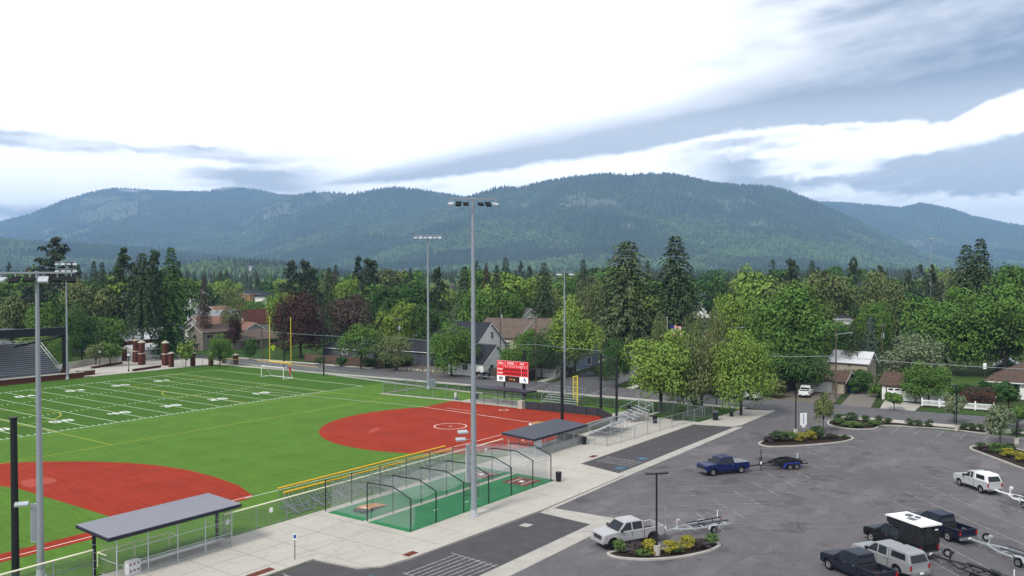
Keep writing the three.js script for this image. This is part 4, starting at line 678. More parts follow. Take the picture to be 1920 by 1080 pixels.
// Batting cages
{
  const X0 = -55.6, o = thing('batting_cage', 'black-framed double batting cage with sagging nets and green mats', 'batting cage', [X0, 0.12, 68]);
  const xs = [0, 3.3, 7.2, 11.0, 14.7, 18.5, 21.9], prof = [[5.35, 0], [5.35, 2.85], [3.2, 3.6], [0, 3.5], [-3.0, 3.5], [-5.55, 2.85], [-5.55, 0]];
  const ph = (z) => z < 0 ? 3.5 + z * 0.1 : curve([...prof.slice(1, 6)].reverse(), z);
  for (const x of xs) { const g = []; for (let i = 0; i < 3; i++) g.push(bar(V(x, prof[i][1], prof[i][0]), V(x, prof[i + 1][1], prof[i + 1][0]), 0.058, 6)); g.push(bar(V(x, 0, 0), V(x, 3.5, 0), 0.055, 6), bar(V(x, 0, -5.55), V(x, 3.0, -5.55), 0.055, 6), bar(V(x, 3.5, 0), V(x, 2.95, -5.55), 0.014, 4)); mesh('hoop', g, M.black, o); }
  mesh('ridge_cable', [bar(V(0, 3.5, 0), V(21.9, 3.5, 0), 0.015, 4), bar(V(0, 2.85, 5.35), V(21.9, 2.85, 5.35), 0.012, 4), bar(V(0, 2.85, -5.55), V(21.9, 2.85, -5.55), 0.012, 4)], M.black, o);
  const net = (name, u0, u1, f, nu, nv) => { const p = [], ix = [], uv = []; for (let i = 0; i <= nu; i++) for (let j = 0; j <= nv; j++) { const v = f(lerp(u0, u1, i / nu), j / nv); p.push(v.x, v.y, v.z); uv.push(name === 'end_net' ? v.z : v.x, v.w ?? v.z + v.y); if (i < nu && j < nv) { const a = i * (nv + 1) + j; ix.push(a, a + 1, a + nv + 1, a + 1, a + nv + 2, a + nv + 1); } } const g = new THREE.BufferGeometry(); g.setAttribute('position', new THREE.Float32BufferAttribute(p, 3)); g.setAttribute('uv', new THREE.Float32BufferAttribute(uv, 2)); g.setIndex(ix); g.computeVertexNormals(); const m = mesh(name, g, name === 'side_net' || name === 'far_roof_net' ? M.netThin : M.net, o, true); return m; };
  for (let b = 0; b + 1 < xs.length; b++) for (const [z0, z1] of [[-5.5, -0.1], [0.1, 5.3]]) {
    net(z0 < -1 ? 'far_roof_net' : 'roof_net', 0, 1, (t, s) => { const z = lerp(z0, z1, s), k = Math.sin(Math.PI * t) * (0.75 + 0.25 * Math.sin(Math.PI * s)); return V(lerp(xs[b], xs[b + 1], t), ph(z) - 0.06 - 0.85 * k * (0.35 + 0.65 * Math.sin(Math.PI * s)) - 0.12 * Math.sin(Math.PI * s), z); }, 10, 8);
  }
  for (const z of [-5.4, -0.06, 0.06, 5.22]) for (let b = 0; b + 1 < xs.length; b++) net('side_net', 0, 1, (t, s) => { const top = ph(z) - 0.08 - (Math.abs(z) > 1 ? 0.28 : 0.42) * Math.sin(Math.PI * t), y = lerp(0.06, top, s), v = V(lerp(xs[b], xs[b + 1], t), y, z * (1 - 0.03 * Math.sin(Math.PI * s))); v.w = y; return v; }, 6, 4);
  for (const x of [0.4, 21.6]) for (const [z0, z1] of [[-5.4, -0.1], [0.1, 5.2]]) net('end_net', 0, 1, (t, s) => { const z = lerp(z0, z1, t), y = lerp(0.05, ph(z) - 0.1 - 0.2 * Math.sin(Math.PI * t), s), v = V(x + (x < 5 ? 1 : -1) * 0.35 * Math.sin(Math.PI * s), y, z); v.w = y; return v; }, 8, 4);
  mesh('turf_mat', slab([[-0.2, -5.0], [22.6, -5.0], [22.6, -0.35], [-0.2, -0.35]], 0.0, 0.02), M.cageTurf, o); mesh('turf_mat', slab([[-0.2, 0.35], [22.6, 0.35], [22.6, 5.4], [-0.2, 5.4]], 0.0, 0.02), M.cageTurf, o);
  for (const z of [-2.6, 2.9]) { const m = mesh('batting_mat', slab([[18.4, z - 1.6], [21.4, z - 1.6], [21.4, z + 1.6], [18.4, z + 1.6]], 0.022, 0.04), std(0.26, 0.10, 0.07, 0.95, 0, { map: TX.turf }), o); mesh('plate', [slab([[19.6, z - 0.25], [20.2, z - 0.25], [20.2, z + 0.25], [19.6, z + 0.25]], 0.041, 0.047), slab([[18.6, z - 0.85], [21.2, z - 0.85], [21.2, z - 0.77], [18.6, z - 0.77]], 0.041, 0.045), slab([[18.6, z + 0.77], [21.2, z + 0.77], [21.2, z + 0.85], [18.6, z + 0.85]], 0.041, 0.045)], M.white, m); }
  mesh('home_mark', [slab([[6, 2.6], [6.7, 2.6], [6.7, 2.7], [6, 2.7]], 0.022, 0.03), slab([[10, 3.2], [10.5, 3.2], [10.5, 3.3], [10, 3.3]], 0.022, 0.03)], M.white, o);
  const pm = thing('pitching_mound', 'portable pitching mound with orange turf top and black sides inside the cage', 'pitching mound', [-52.6, 0.14, 65.3], 0.12);
  mesh('body', ext([[-1.6, 0], [1.7, 0], [1.7, 0.05], [-0.3, 0.3], [-1.2, 0.3], [-1.6, 0.2]], 1.5, 0.03).translate(0, 0, -0.75), M.black, pm); mesh('top_turf', ext([[-1.2, 0], [-0.3, 0], [1.68, -0.25], [1.68, -0.235], [-0.3, 0.018], [-1.2, 0.018]], 1.46).translate(0, 0.3, -0.73), std(0.55, 0.26, 0.08, 0.95), pm); mesh('rubber', bx(0.18, 0.03, 0.6, -0.9, 0.335, 0), M.white, pm); mesh('wheel', [cyl(0.14, 0.14, 0.08, 0, 0, 0, 12).rotateX(Math.PI / 2).translate(-1.5, 0.14, 0.8)], M.rubber, pm);
  const sc = (x, z, l) => { const t = thing('protective_screen', l, 'screen', [x, 0.14, z], 0.1); mesh('frame', [bar(V(0, 0, -1), V(0, 2, -1), 0.025), bar(V(0, 0, 1), V(0, 2, 1), 0.025), bar(V(0, 2, -1), V(0, 2, 1), 0.025), bar(V(-0.5, 0.02, -1), V(0.5, 0.02, -1), 0.025), bar(V(-0.5, 0.02, 1), V(0.5, 0.02, 1), 0.025)], M.steel, t); mesh('net', new THREE.PlaneGeometry(2, 2).rotateY(Math.PI / 2).translate(0, 1, 0), M.netBlack, t); };
  sc(-43.6, 70.4, 'black framed pitching screen in the nearer cage lane'); sc(-43.2, 65.4, 'black framed pitching screen in the farther cage lane');
}
// Light masts
function lightMast(name, label, x, z, H, { r = 0.3, arm = 4.4, rows = 1, n = 6, turn = 0, flood = 0, y0 = 0.1, dark = true } = {}) {
  const o = thing(name, label, 'light mast', [x, y0, z], turn);
  mesh('pole', [bar(V(0, 0, 0), V(0, H, 0), r, 14, r * 0.45)], M.galv, o); mesh('base_plate', [cyl(r * 1.5, r * 1.5, 0.12, 0, 0, 0, 14), cyl(r * 1.12, r * 1.1, 0.5, 0, 0.12, 0, 14)], M.galvLight, o);
  for (let k = 0; k < rows; k++) {
    const y = H - 0.12 - k * 1.5; mesh('crossarm', bx(arm, 0.14, 0.14, 0, y, 0.1), M.galv, o);
    for (let i = 0; i < n; i++) { const fx = ((i + 0.5) / n - 0.5) * (arm + 0.5); if (Math.abs(fx) < r) continue; const f = mesh('floodlight', [new THREE.BoxGeometry(arm / n * 0.8, 0.14, 0.62).rotateX(0.42 + (i % 2) * 0.25).rotateY((i - n / 2) * 0.12).translate(fx, y - 0.5, 0.3)], i % 3 === 0 || !dark ? M.galvLight : M.blackMatt, o); mesh('bracket', bx(0.07, 0.36, 0.07, fx, y - 0.25, 0.1), M.steel, f); }
  }
  return o;
}
lightMast('light_mast', 'tallest grey steel light mast, standing beside the batting cages', -48.7, 74.8, 29.3, { r: 0.29, arm: 4.3, n: 7, turn: -0.72, y0: 0.12 });
lightMast('light_mast', 'thin grey light mast at the street edge behind the bullpen', 12.9, 14.1, 29.7, { r: 0.27, arm: 5.0, n: 6, turn: -0.9, dark: false });
lightMast('light_mast', 'shorter grey light mast right of the scoreboard', sx(38.4) - 6.9, 38.6, 22.6, { r: 0.25, arm: 3.4, n: 3, turn: -0.5, dark: false });
lightMast('light_mast', 'grey light mast at the left edge with long crossarm and floodlights', -79.7, 58.6, 22.7, { r: 0.27, arm: 5.0, n: 6, turn: -0.62, y0: 0.05 });
lightMast('light_mast', 'stadium light mast with two rows of lamps beside the grandstand', -19.8, -58.9, 25.0, { r: 0.24, arm: 4.0, n: 4, rows: 2, turn: -0.6, dark: false });
lightMast('light_mast', 'far slender light mast rising above the dense maples on the right', ...xz(at(1745, 330)), topAt(447, 330), { r: 0.35, arm: 1.6, n: 2, turn: -0.6, dark: false });
{ // boxes and small floodlights on the nearer masts
  const a = thing('power_cabinet', 'long grey control cabinet fixed to the tallest light mast', 'cabinet', [-48.95, 3.3, 74.3], -0.6); mesh('box', bx(0.34, 3.4, 0.3, 0, 1.7, 0), M.galvLight, a); mesh('door', bx(0.28, 3.2, 0.02, 0, 1.7, 0.162), M.galv, a);
  const b = thing('power_cabinet', 'long grey control cabinet fixed to the left light mast', 'cabinet', [-79.9, 2.7, 58.1], -0.6); mesh('box', bx(0.4, 2.8, 0.34, 0, 1.4, 0), M.galvLight, b); mesh('door', bx(0.34, 2.6, 0.02, 0, 1.4, 0.182), M.galv, b);
  const fl = (p, l) => { const t = thing('small_floodlight', l, 'floodlight', p, -0.6); mesh('housing', new THREE.BoxGeometry(0.9, 0.16, 0.45).rotateX(0.35).translate(-0.3, 0, 0), M.galvLight, t); mesh('bracket', bx(0.5, 0.06, 0.06, 0.3, -0.05, 0), M.steel, t); };
  fl([-49.5, 7.3, 74.3], 'white floodlight low on the tallest light mast'); fl([-80.4, 5.6, 58.0], 'white floodlight low on the left light mast'); fl([-49.1, 7.9, 74.2], 'upper small white floodlight on the tallest light mast');
}
// Black net poles with their cables
function netPole(x, z, H, r, label, extra) { const o = thing('net_pole', label, 'pole', [x, 0.05, z]); mesh('pole', bar(V(0, 0, 0), V(0, H, 0), r, 12, r * 0.85), M.black, o); mesh('cap', cyl(r * 1.15, r * 1.15, 0.12, 0, H, 0, 12), M.black, o); if (extra) mesh('second_post', bar(V(extra[0], 0, extra[1]), V(extra[0], H - 0.6, extra[1]), r * 0.6, 8), M.black, o); return o; }
netPole(-80.8, 57.1, 11.8, 0.27, 'thick black pole at the lower left edge'); netPole(16.0, -19.2, 16.4, 0.17, 'tall thin black net pole just right of the goalpost'); netPole(21.0, -38.8, 15.5, 0.17, 'tall thin black net pole between the yellow uprights');
netPole(13.8, 36.1, 8.6, 0.22, 'black pole in front of the scoreboard'); netPole(-9.4, 59.1, 9.8, 0.22, 'black pole rising through the grey dugout roof', [-0.5, 0.2]); netPole(11.4, 53.2, 9.1, 0.22, 'black pole behind the padded backstop wall'); netPole(2.0, 61.4, 9.5, 0.2, 'black pole beside the aluminium bleachers');
tag(mesh('net_cable', [[[13.8, 36.1, 8.5], [11.4, 53.2, 9.0]], [[11.4, 53.2, 9.0], [2.0, 61.4, 9.4]]].map(([a, b]) => bar(V(a[0], a[2], a[1]), V(b[0], b[2], b[1]), 0.07, 5)), M.black), 'black net cable strung across the tops of the backstop poles', 'cable');
tag(mesh('backstop_net', [[[13.8, 36.1], [11.4, 53.2], 1.2, 8.9], [[11.4, 53.2], [2.0, 61.4], 1.2, 9.1]].map(([a, b, y0, y1]) => { const L = Math.hypot(b[0] - a[0], b[1] - a[1]); return new THREE.PlaneGeometry(L, y1 - y0).rotateY(-Math.atan2(b[1] - a[1], b[0] - a[0])).translate((a[0] + b[0]) / 2, (y0 + y1) / 2, (a[1] + b[1]) / 2); }), std(0.03, 0.035, 0.035, 0.9, 0, { alphaMap: retile(TX.net, 0.35), transparent: true, side: THREE.DoubleSide })), 'fine black protective net hung between the backstop poles', 'net');
// Football goalpost and soccer goal
{
  const o = thing('goalpost', 'yellow football goalpost with a red padded base', 'goalpost', [12.0, 0.05, -25.6]);
  mesh('base_post', [bar(V(0, 0, 0), V(0, 2.2, 0), 0.09, 10), bar(V(0, 2.2, 0), V(-1.6, 3.1, 0), 0.09, 10), bar(V(-1.6, 3.1, 0), V(-2.6, 3.15, 0), 0.09, 10)], M.goalYellow, o);
  mesh('pad', [cyl(0.22, 0.22, 1.8, 0, 0.1, 0, 12)], M.red, o); mesh('crossbar', bar(V(-2.6, 3.15, -3.6), V(-2.6, 3.15, 3.6), 0.08, 10), M.goalYellow, o);
  for (const z of [-3.56, 3.56]) mesh('upright', bar(V(-2.6, 3.15, z), V(-2.6, 13.0, z), 0.06, 9), M.goalYellow, o);
  const s = thing('soccer_goal', 'white portable soccer goal on the end line of the field', 'soccer goal', [6.8, 0.04, -25.0]);
  for (const z of [-3.66, 3.66]) { mesh('post', bar(V(0, 0, z), V(0, 2.44, z), 0.075, 9), M.white, s); mesh('side_frame', [bar(V(0, 0.05, z), V(2.6, 0.05, z), 0.06, 7), bar(V(0, 2.44, z), V(0.9, 2.4, z), 0.05, 7), bar(V(0.9, 2.4, z), V(2.6, 0.05, z), 0.05, 7)], M.white, s); }
  mesh('crossbar', bar(V(0, 2.44, -3.7), V(0, 2.44, 3.7), 0.075, 9), M.white, s); mesh('ground_bar', bar(V(2.6, 0.05, -3.66), V(2.6, 0.05, 3.66), 0.06, 7), M.white, s);
  const nn = new THREE.PlaneGeometry(7.3, 2.9).rotateX(0.62).rotateY(-Math.PI / 2).translate(1.75, 1.22, 0); mesh('net', nn, M.net, s);
}
{ // yellow foul pole with its mesh wing
  const o = thing('foul_pole', 'yellow foul pole with mesh wing behind the padded wall', 'foul pole', [11.9, 0.05, 48.4]);
  mesh('pole', [bar(V(0, 0, 0), V(0, 5.1, 0), 0.1, 9), bar(V(-0.6, 1.4, -0.45), V(-0.6, 5.0, -0.45), 0.07, 8), bar(V(0, 5.1, 0), V(-0.6, 5.0, -0.45), 0.07, 8), bar(V(0, 1.4, 0), V(-0.6, 1.4, -0.45), 0.05, 8), ...[2.3, 3.2, 4.1].map((y) => bar(V(0, y, 0), V(-0.6, y, -0.45), 0.04, 6))], M.goalYellow, o);
  mesh('mesh_wing', new THREE.PlaneGeometry(0.75, 3.6).rotateY(-0.64).translate(-0.3, 3.2, -0.22), std(0.8, 0.62, 0.05, 0.6, 0, { alphaMap: TX.link, transparent: true, side: THREE.DoubleSide }), o);
}
// Scoreboard
{
  const o = thing('scoreboard', 'red baseball scoreboard with white lettering on two black posts', 'scoreboard', [11.7, 0.05, 35.1], -Math.PI / 2);
  const cv = document.createElement('canvas'); cv.width = 1024; cv.height = 572; const c = cv.getContext('2d');
  c.fillStyle = '#dc1420'; c.fillRect(0, 0, 1024, 572); c.strokeStyle = '#f3d6d6'; c.lineWidth = 7;
  c.strokeRect(6, 6, 1012, 400); for (const y of [120]) { c.beginPath(); c.moveTo(6, y); c.lineTo(1018, y); c.stroke(); } for (const x of [270, 640]) { c.beginPath(); c.moveTo(x, 6); c.lineTo(x, 120); c.stroke(); } c.beginPath(); c.moveTo(806, 120); c.lineTo(806, 406); c.stroke();
  c.fillStyle = '#ffffff'; c.textAlign = 'center'; c.textBaseline = 'middle'; c.font = 'bold 70px sans-serif'; c.fillText('BALL', 138, 64); c.fillText('STRIKE', 455, 64); c.fillText('OUT', 830, 64);
  c.font = 'bold 46px sans-serif'; for (let i = 1; i <= 10; i++) c.fillText(String(i), 232 + (i - 1) * 60, 160); ['R', 'H', 'E'].forEach((t, i) => c.fillText(t, 850 + i * 66, 160)); c.font = 'bold 60px sans-serif'; c.fillText('GUEST', 108, 232); c.fillText('HOME', 108, 338);
  c.fillStyle = '#450509'; for (const y of [206, 312]) for (let i = 0; i < 13; i++) c.fillRect(i < 10 ? 212 + i * 59 : 830 + (i - 10) * 64, y, 40, 62);
  c.fillStyle = '#ffffff'; c.fillRect(0, 414, 1024, 158); c.fillStyle = '#2b0a14'; c.fillRect(268, 414, 480, 158);
  c.fillStyle = '#e8782a'; c.font = 'bold 84px sans-serif'; c.fillText('ub', 448, 494); c.fillStyle = '#c9b24c'; c.fillText('rg', 560, 494);
  c.fillStyle = '#20222c'; c.beginPath(); c.ellipse(134, 490, 66, 50, 0, 0, 7); c.fill(); c.fillStyle = '#ffffff'; c.beginPath(); c.ellipse(150, 505, 26, 18, 0.4, 0, 7); c.fill(); c.fillRect(104, 466, 20, 14);
  c.fillStyle = '#1d4f86'; c.beginPath(); c.moveTo(830, 550); c.lineTo(900, 440); c.lineTo(930, 440); c.lineTo(960, 550); c.lineTo(920, 550); c.lineTo(905, 480); c.fill();
  const t = new THREE.CanvasTexture(cv); t.colorSpace = THREE.SRGBColorSpace; t.magFilter = THREE.LinearFilter;
  const face = new THREE.PlaneGeometry(6.8, 3.7).translate(0, 4.95, 0.135);
  mesh('panel', bx(6.84, 3.74, 0.24, 0, 4.95, 0), std(0.42, 0.02, 0.02, 0.5), o); mesh('face', face, new THREE.MeshStandardMaterial({ map: t, roughness: 0.5 }), o, true);
  for (const x of [-2.05, 2.05]) mesh('post', bx(0.22, 4.6, 0.22, x, 2.3, -0.25), M.black, o);
}
// Dugouts
function roofRibs(w, d, n, mat, o, yF, yB, z0) { // sloping ribbed roof: front edge at z0, back at z0 + d
  const s = Math.atan2(yB - yF, d), L = Math.hypot(d, yB - yF);
  mesh('roof_sheet', new THREE.BoxGeometry(w, 0.05, L).rotateX(-s).translate(0, (yF + yB) / 2, z0 + d / 2), mat, o);
  for (let i = 0; i <= n; i++) mesh('roof_rib', new THREE.BoxGeometry(0.045, 0.05, L - 0.02).rotateX(-s).translate((i / n - 0.5) * (w - 0.1), (yF + yB) / 2 + 0.045, z0 + d / 2), mat, o);
  mesh('fascia', [bx(w + 0.06, 0.26, 0.06, 0, yB - 0.13, z0 + d + 0.02), bx(w + 0.06, 0.26, 0.06, 0, yF - 0.13, z0 - 0.02), new THREE.BoxGeometry(0.05, 0.22, L).rotateX(-s).translate(-w / 2 - 0.02, (yF + yB) / 2 - 0.12, z0 + d / 2), new THREE.BoxGeometry(0.05, 0.22, L).rotateX(-s).translate(w / 2 + 0.02, (yF + yB) / 2 - 0.12, z0 + d / 2)], M.fascia, o);
}
function bench(name, label, pos, turn, L, n = 4) { const b = thing(name, label, 'bench', pos, turn); mesh('seat', [bx(L, 0.05, 0.28, 0, 0.45, -0.15), bx(L, 0.05, 0.28, 0, 0.45, 0.15)], M.alu, b); for (let i = 0; i < n; i++) mesh('leg', [bar(V((i / (n - 1) - 0.5) * (L - 1), 0, -0.25), V((i / (n - 1) - 0.5) * (L - 1), 0.43, 0), 0.025, 5), bar(V((i / (n - 1) - 0.5) * (L - 1), 0, 0.25), V((i / (n - 1) - 0.5) * (L - 1), 0.43, 0), 0.025, 5)], M.galv, b); return b; }
{
  const o = thing('dugout', 'open dugout with light grey ribbed metal roof at the lower left', 'dugout', [-71.9, 0.12, 61.8]);
  roofRibs(11.3, 4.6, 36, std(0.25, 0.25, 0.285, 0.6, 0.1), o, 3.5, 3.32, -2.2);
  for (const x of [-5.3, 5.2]) { const p = mesh('post', bx(0.2, 3.3, 0.2, x, 1.65, -0.3), M.black, o); mesh('bolt_band', [0.5, 1.1, 1.7, 2.3].map((y) => bx(0.23, 0.05, 0.23, x, y, -0.3)), M.steel, p); }
  mesh('beam', [bx(0.16, 0.2, 4.2, -5.3, 3.18, 0.1), bx(0.16, 0.2, 4.2, 5.2, 3.18, 0.1)], M.black, o);
  for (const x of [-4.9, -2.45, 0, 2.45, 4.9]) mesh('back_post', bar(V(x, 0, 2.15), V(x, 3.2, 2.15), 0.045, 7), M.galvLight, o);
  mesh('rail', [0.08, 1.05, 2.1].map((y) => bar(V(-4.9, y, 2.15), V(4.9, y, 2.15), 0.028, 6)), M.galvLight, o); mesh('side_rail', [-4.9, 4.9].flatMap((x) => [0.08, 1.2].map((y) => bar(V(x, y, 2.15), V(x, y, -0.2), 0.026, 6))), M.galvLight, o);
  mesh('wire_panel', [new THREE.PlaneGeometry(9.8, 3.1).translate(0, 1.6, 2.14), new THREE.PlaneGeometry(2.3, 3.1).rotateY(Math.PI / 2).translate(4.9, 1.6, 1), new THREE.PlaneGeometry(2.3, 3.1).rotateY(Math.PI / 2).translate(-4.9, 1.6, 1)], M.link, o);
  mesh('front_rail', [bar(V(-4.2, 1.1, -1.9), V(1.8, 1.1, -1.9), 0.045, 7), bar(V(-4.2, 1.1, -1.9), V(-4.2, 1.1, -0.6), 0.045, 7), bar(V(1.8, 1.1, -1.9), V(1.8, 1.1, -0.6), 0.045, 7), ...[-4.2, -1.2, 1.8].map((x) => bar(V(x, 0, -1.9), V(x, 1.1, -1.9), 0.04, 6))], M.cream, o);
  bench('players_bench', 'long aluminium bench inside the light-roofed dugout', [-71.4, 0.12, 63.0], 0, 8.6, 5);
  const q = thing('helmet_rack', 'white cubby rack at the left end of the dugout bench', 'rack', [-75.3, 0.12, 63.4], 0.1); mesh('case', [bx(1.0, 1.0, 0.05, 0, 0.5, 0.22), bx(1.0, 0.04, 0.4, 0, 0.98, 0), bx(1.0, 0.04, 0.4, 0, 0.5, 0), bx(1.0, 0.04, 0.4, 0, 0.04, 0), ...[-0.48, -0.16, 0.16, 0.48].map((x) => bx(0.04, 1.0, 0.4, x, 0.5, 0))], M.whitePaint, q); mesh('cubby_hole', [-0.32, 0, 0.32].flatMap((x) => [0.27, 0.75].map((y) => cyl(0.09, 0.09, 0.02, 0, 0, 0, 10).rotateX(Math.PI / 2).translate(x, y, 0.245))), std(0.25, 0.12, 0.12, 0.8), q);
  // brick-red side dugout with dark grey roof
  const d = thing('dugout', 'low dugout with dark grey metal roof beside the backstop', 'dugout', [-19.6, 0.12, 63.3]);
  roofRibs(12.2, 4.8, 30, M.darkRoof, d, 2.62, 2.36, -2.5);
  mesh('back_wall', [bx(11.2, 0.95, 0.2, 0, 0.47, 2.0), bx(0.2, 0.95, 3.6, 5.5, 0.47, 0.1)], M.concreteWall, d);
  for (let i = 0; i < 6; i++) mesh('back_post', bar(V(-5.5 + i * 2.2, 0.9, 2.0), V(-5.5 + i * 2.2, 2.4, 2.0), 0.045, 6), M.galvLight, d);
  for (let i = 0; i < 6; i++) mesh('front_post', bar(V(-5.5 + i * 2.2, 0, -2.0), V(-5.5 + i * 2.2, 2.55, -2.0), 0.05, 6), M.galvLight, d);
  mesh('wire_panel', [new THREE.PlaneGeometry(11, 1.5).translate(0, 1.65, 2.0), new THREE.PlaneGeometry(4, 2.4).rotateY(Math.PI / 2).translate(-5.5, 1.25, 0)], M.link, d);
  struct(mesh('dugout_floor', slab([[-25.2, 61.0], [-14, 61.0], [-14, 61.88], [-25.2, 61.88]], 0, 0.10), M.concrete));
  const nb = thing('cubby_box', 'white storage box at the corner of the dark-roofed dugout', 'box', [-23.4, 0.12, 64.6]); mesh('case', bx(1.1, 1.1, 0.5, 0, 1.45, 0), M.whitePaint, nb); mesh('shelf', bx(1.2, 0.06, 0.6, 0, 0.88, 0), M.steel, nb); mesh('leg', [bar(V(-0.5, 0, 0), V(-0.5, 0.9, 0), 0.03), bar(V(0.5, 0, 0), V(0.5, 0.9, 0), 0.03)], M.steel, nb);
  bench('players_bench', 'aluminium bench under the dark grey dugout roof', [-19.4, 0.12, 64.3], 0, 8, 4);
  // far dugout along the third base side
  const f = thing('dugout', 'far dugout with thin black roof below the scoreboard', 'dugout', [7.2, 0.1, 36.4]);
  mesh('roof_sheet', bx(3.2, 0.22, 13.0, -0.6, 2.5, -0.2), M.fascia, f); for (const z of [-5.9, -3, 0, 3, 5.8]) { mesh('post', bar(V(-1.6, 0, z), V(-1.6, 2.4, z), 0.05, 6), M.black, f); mesh('back_post', bar(V(0.8, 0, z), V(0.8, 2.4, z), 0.05, 6), M.steel, f); }
  mesh('wire_panel', new THREE.PlaneGeometry(11.8, 1.8).rotateY(Math.PI / 2).translate(-1.62, 0.9, 0), M.link, f); mesh('rail', [bar(V(-1.6, 1.8, -5.9), V(-1.6, 1.8, 5.8), 0.03), bar(V(-1.6, 0.08, -5.9), V(-1.6, 0.08, 5.8), 0.03)], M.steel, f);
  struct(mesh('dugout_floor', slab([[4.5, 28.6], [9.4, 28.6], [9.4, 43], [4.8, 43]], 0, 0.10), M.concrete));
  bench('players_bench', 'aluminium bench inside the far black-roofed dugout', [7.9, 0.1, 37], Math.PI / 2, 7, 4);
}
// Padded backstop wall, concrete walls
{
  const o = thing('backstop_wall', 'dark grey padded backstop wall curving round home plate', 'wall', [4.7, 0.05, 42.8]);
  const pts = [[0, 0], [0.5, 5.2], [1.1, 13.2], [-2.8, 17.8]];
  for (let s = 0; s < 3; s++) { const a = V(pts[s][0], 0, pts[s][1]), b = V(pts[s + 1][0], 0, pts[s + 1][1]), n = Math.round(a.distanceTo(b) / 2.2); for (let i = 0; i < n; i++) { const p = a.clone().lerp(b, i / n), q = a.clone().lerp(b, (i + 1) / n - 0.012); p.y = q.y = 0.62; mesh('pad', beam(p, q, 0.22, 1.22), std(0.035, 0.035, 0.045, 0.7), o); } }
  const w = thing('concrete_block', 'pale concrete end block beside the far dugout', 'block', [4.3, 0.05, 42.0]); mesh('block', bx(0.8, 1.3, 0.9, 0.3, 0.65, 0), M.concrete, w);
  const c = thing('concrete_wall', 'low grey concrete wall joining the backstop and the dark-roofed dugout', 'wall', [-14, 0.05, 61.2]); for (let i = 0; i < 4; i++) mesh('wall_panel', bx(3.92, 1.05, 0.25, 2 + i * 3.95, 0.53, 0), M.concreteWall, c);
}
// Enclosure fence round the plaza bleachers
fence('enclosure_fence', 'grey chain link fence along the parking bays enclosing the bleachers', [[-14.1, 69.0], [13.0, 70.6], [14.6, 71.3]], 1.75, { step: 3.4, post: M.steel, y0: 0.12, mid: false });
fence('enclosure_fence', 'short chain link fence with gate beside the dark-roofed dugout', [[-14.1, 65.3], [-14.1, 69.0]], 1.75, { step: 1.85, post: M.steel, y0: 0.12, mid: true });
fence('enclosure_fence', 'chain link fence on the lawn behind the bleachers', [[13.2, 70.2], [13.6, 62.6]], 1.75, { step: 2.6, post: M.steel, y0: 0.1 });
// Bleachers
function bleachers(name, label, pos, turn, L, rows, mat = M.alu, rails = true) {
  const o = thing(name, label, 'bleachers', pos, turn);
  for (let i = 0; i < rows; i++) { mesh('seat', bx(L, 0.05, 0.28, 0, 0.45 + i * 0.3, -i * 0.62), mat, o); mesh('footboard', bx(L, 0.04, 0.3, 0, 0.12 + i * 0.3, -i * 0.62 + 0.32), mat, o); }
  for (let k = 0; k < 4; k++) { const x = (k / 3 - 0.5) * (L - 0.6); mesh('frame', [bar(V(x, 0.03, 0.4), V(x, 0.03, -rows * 0.62), 0.03, 5), bar(V(x, 0.05, 0.4), V(x, rows * 0.3 + 0.1, -rows * 0.62 + 0.4), 0.03, 5), ...Array.from({ length: rows }, (_, i) => bar(V(x, 0.03, -i * 0.62), V(x, 0.44 + i * 0.3, -i * 0.62), 0.03, 5))], M.galv, o); }
  if (rails) { const zb = -rows * 0.62, yb = rows * 0.3 + 0.2; mesh('guard_rail', [bar(V(-L / 2, yb + 1.0, zb), V(L / 2, yb + 1.0, zb), 0.03, 6), bar(V(-L / 2, yb + 0.5, zb), V(L / 2, yb + 0.5, zb), 0.025, 6), ...[-1, 0, 1].map((s) => bar(V(s * L / 2, 0, zb), V(s * L / 2, yb + 1.0, zb), 0.03, 6)), ...[-1, 1].flatMap((s) => [bar(V(s * L / 2, 1.4, 0), V(s * L / 2, yb + 1.0, zb), 0.028, 6), bar(V(s * L / 2, 0, 0.1), V(s * L / 2, 1.4, 0), 0.028, 6)])], M.galvLight, o); mesh('wire_panel', new THREE.PlaneGeometry(L, 1.2).translate(0, yb + 0.45, zb), M.link, o); }
  return o;
}
bleachers('bleachers', 'aluminium bleachers seen from behind, beside the enclosure gate', [-6.0, 0.12, 63.4], Math.PI + 0.1, 7.5, 5); bleachers('bleachers', 'aluminium bleachers at an angle below the large bright maple', [5.2, 0.12, 61.4], -Math.PI * 0.72, 5.4, 5); bleachers('bleachers', 'white bleachers behind the padded backstop wall', [11.0, 0.08, 45.2], -Math.PI / 2, 7, 5, M.alu);
{ const o = thing('warm_up_screen', 'tall grey mesh panel with arched white frame beside the angled bleachers', 'screen', [10.8, 0.1, 60.4], 0.5); mesh('frame', [bar(V(-0.9, 0, 0), V(-0.9, 2.4, 0), 0.04), bar(V(0.9, 0, 0), V(0.9, 2.4, 0), 0.04), bar(V(-0.9, 2.4, 0), V(0, 2.9, 0), 0.04), bar(V(0.9, 2.4, 0), V(0, 2.9, 0), 0.04)], M.galvLight, o); mesh('wire_panel', new THREE.PlaneGeometry(1.8, 2.3).translate(0, 1.2, 0), M.link, o); }
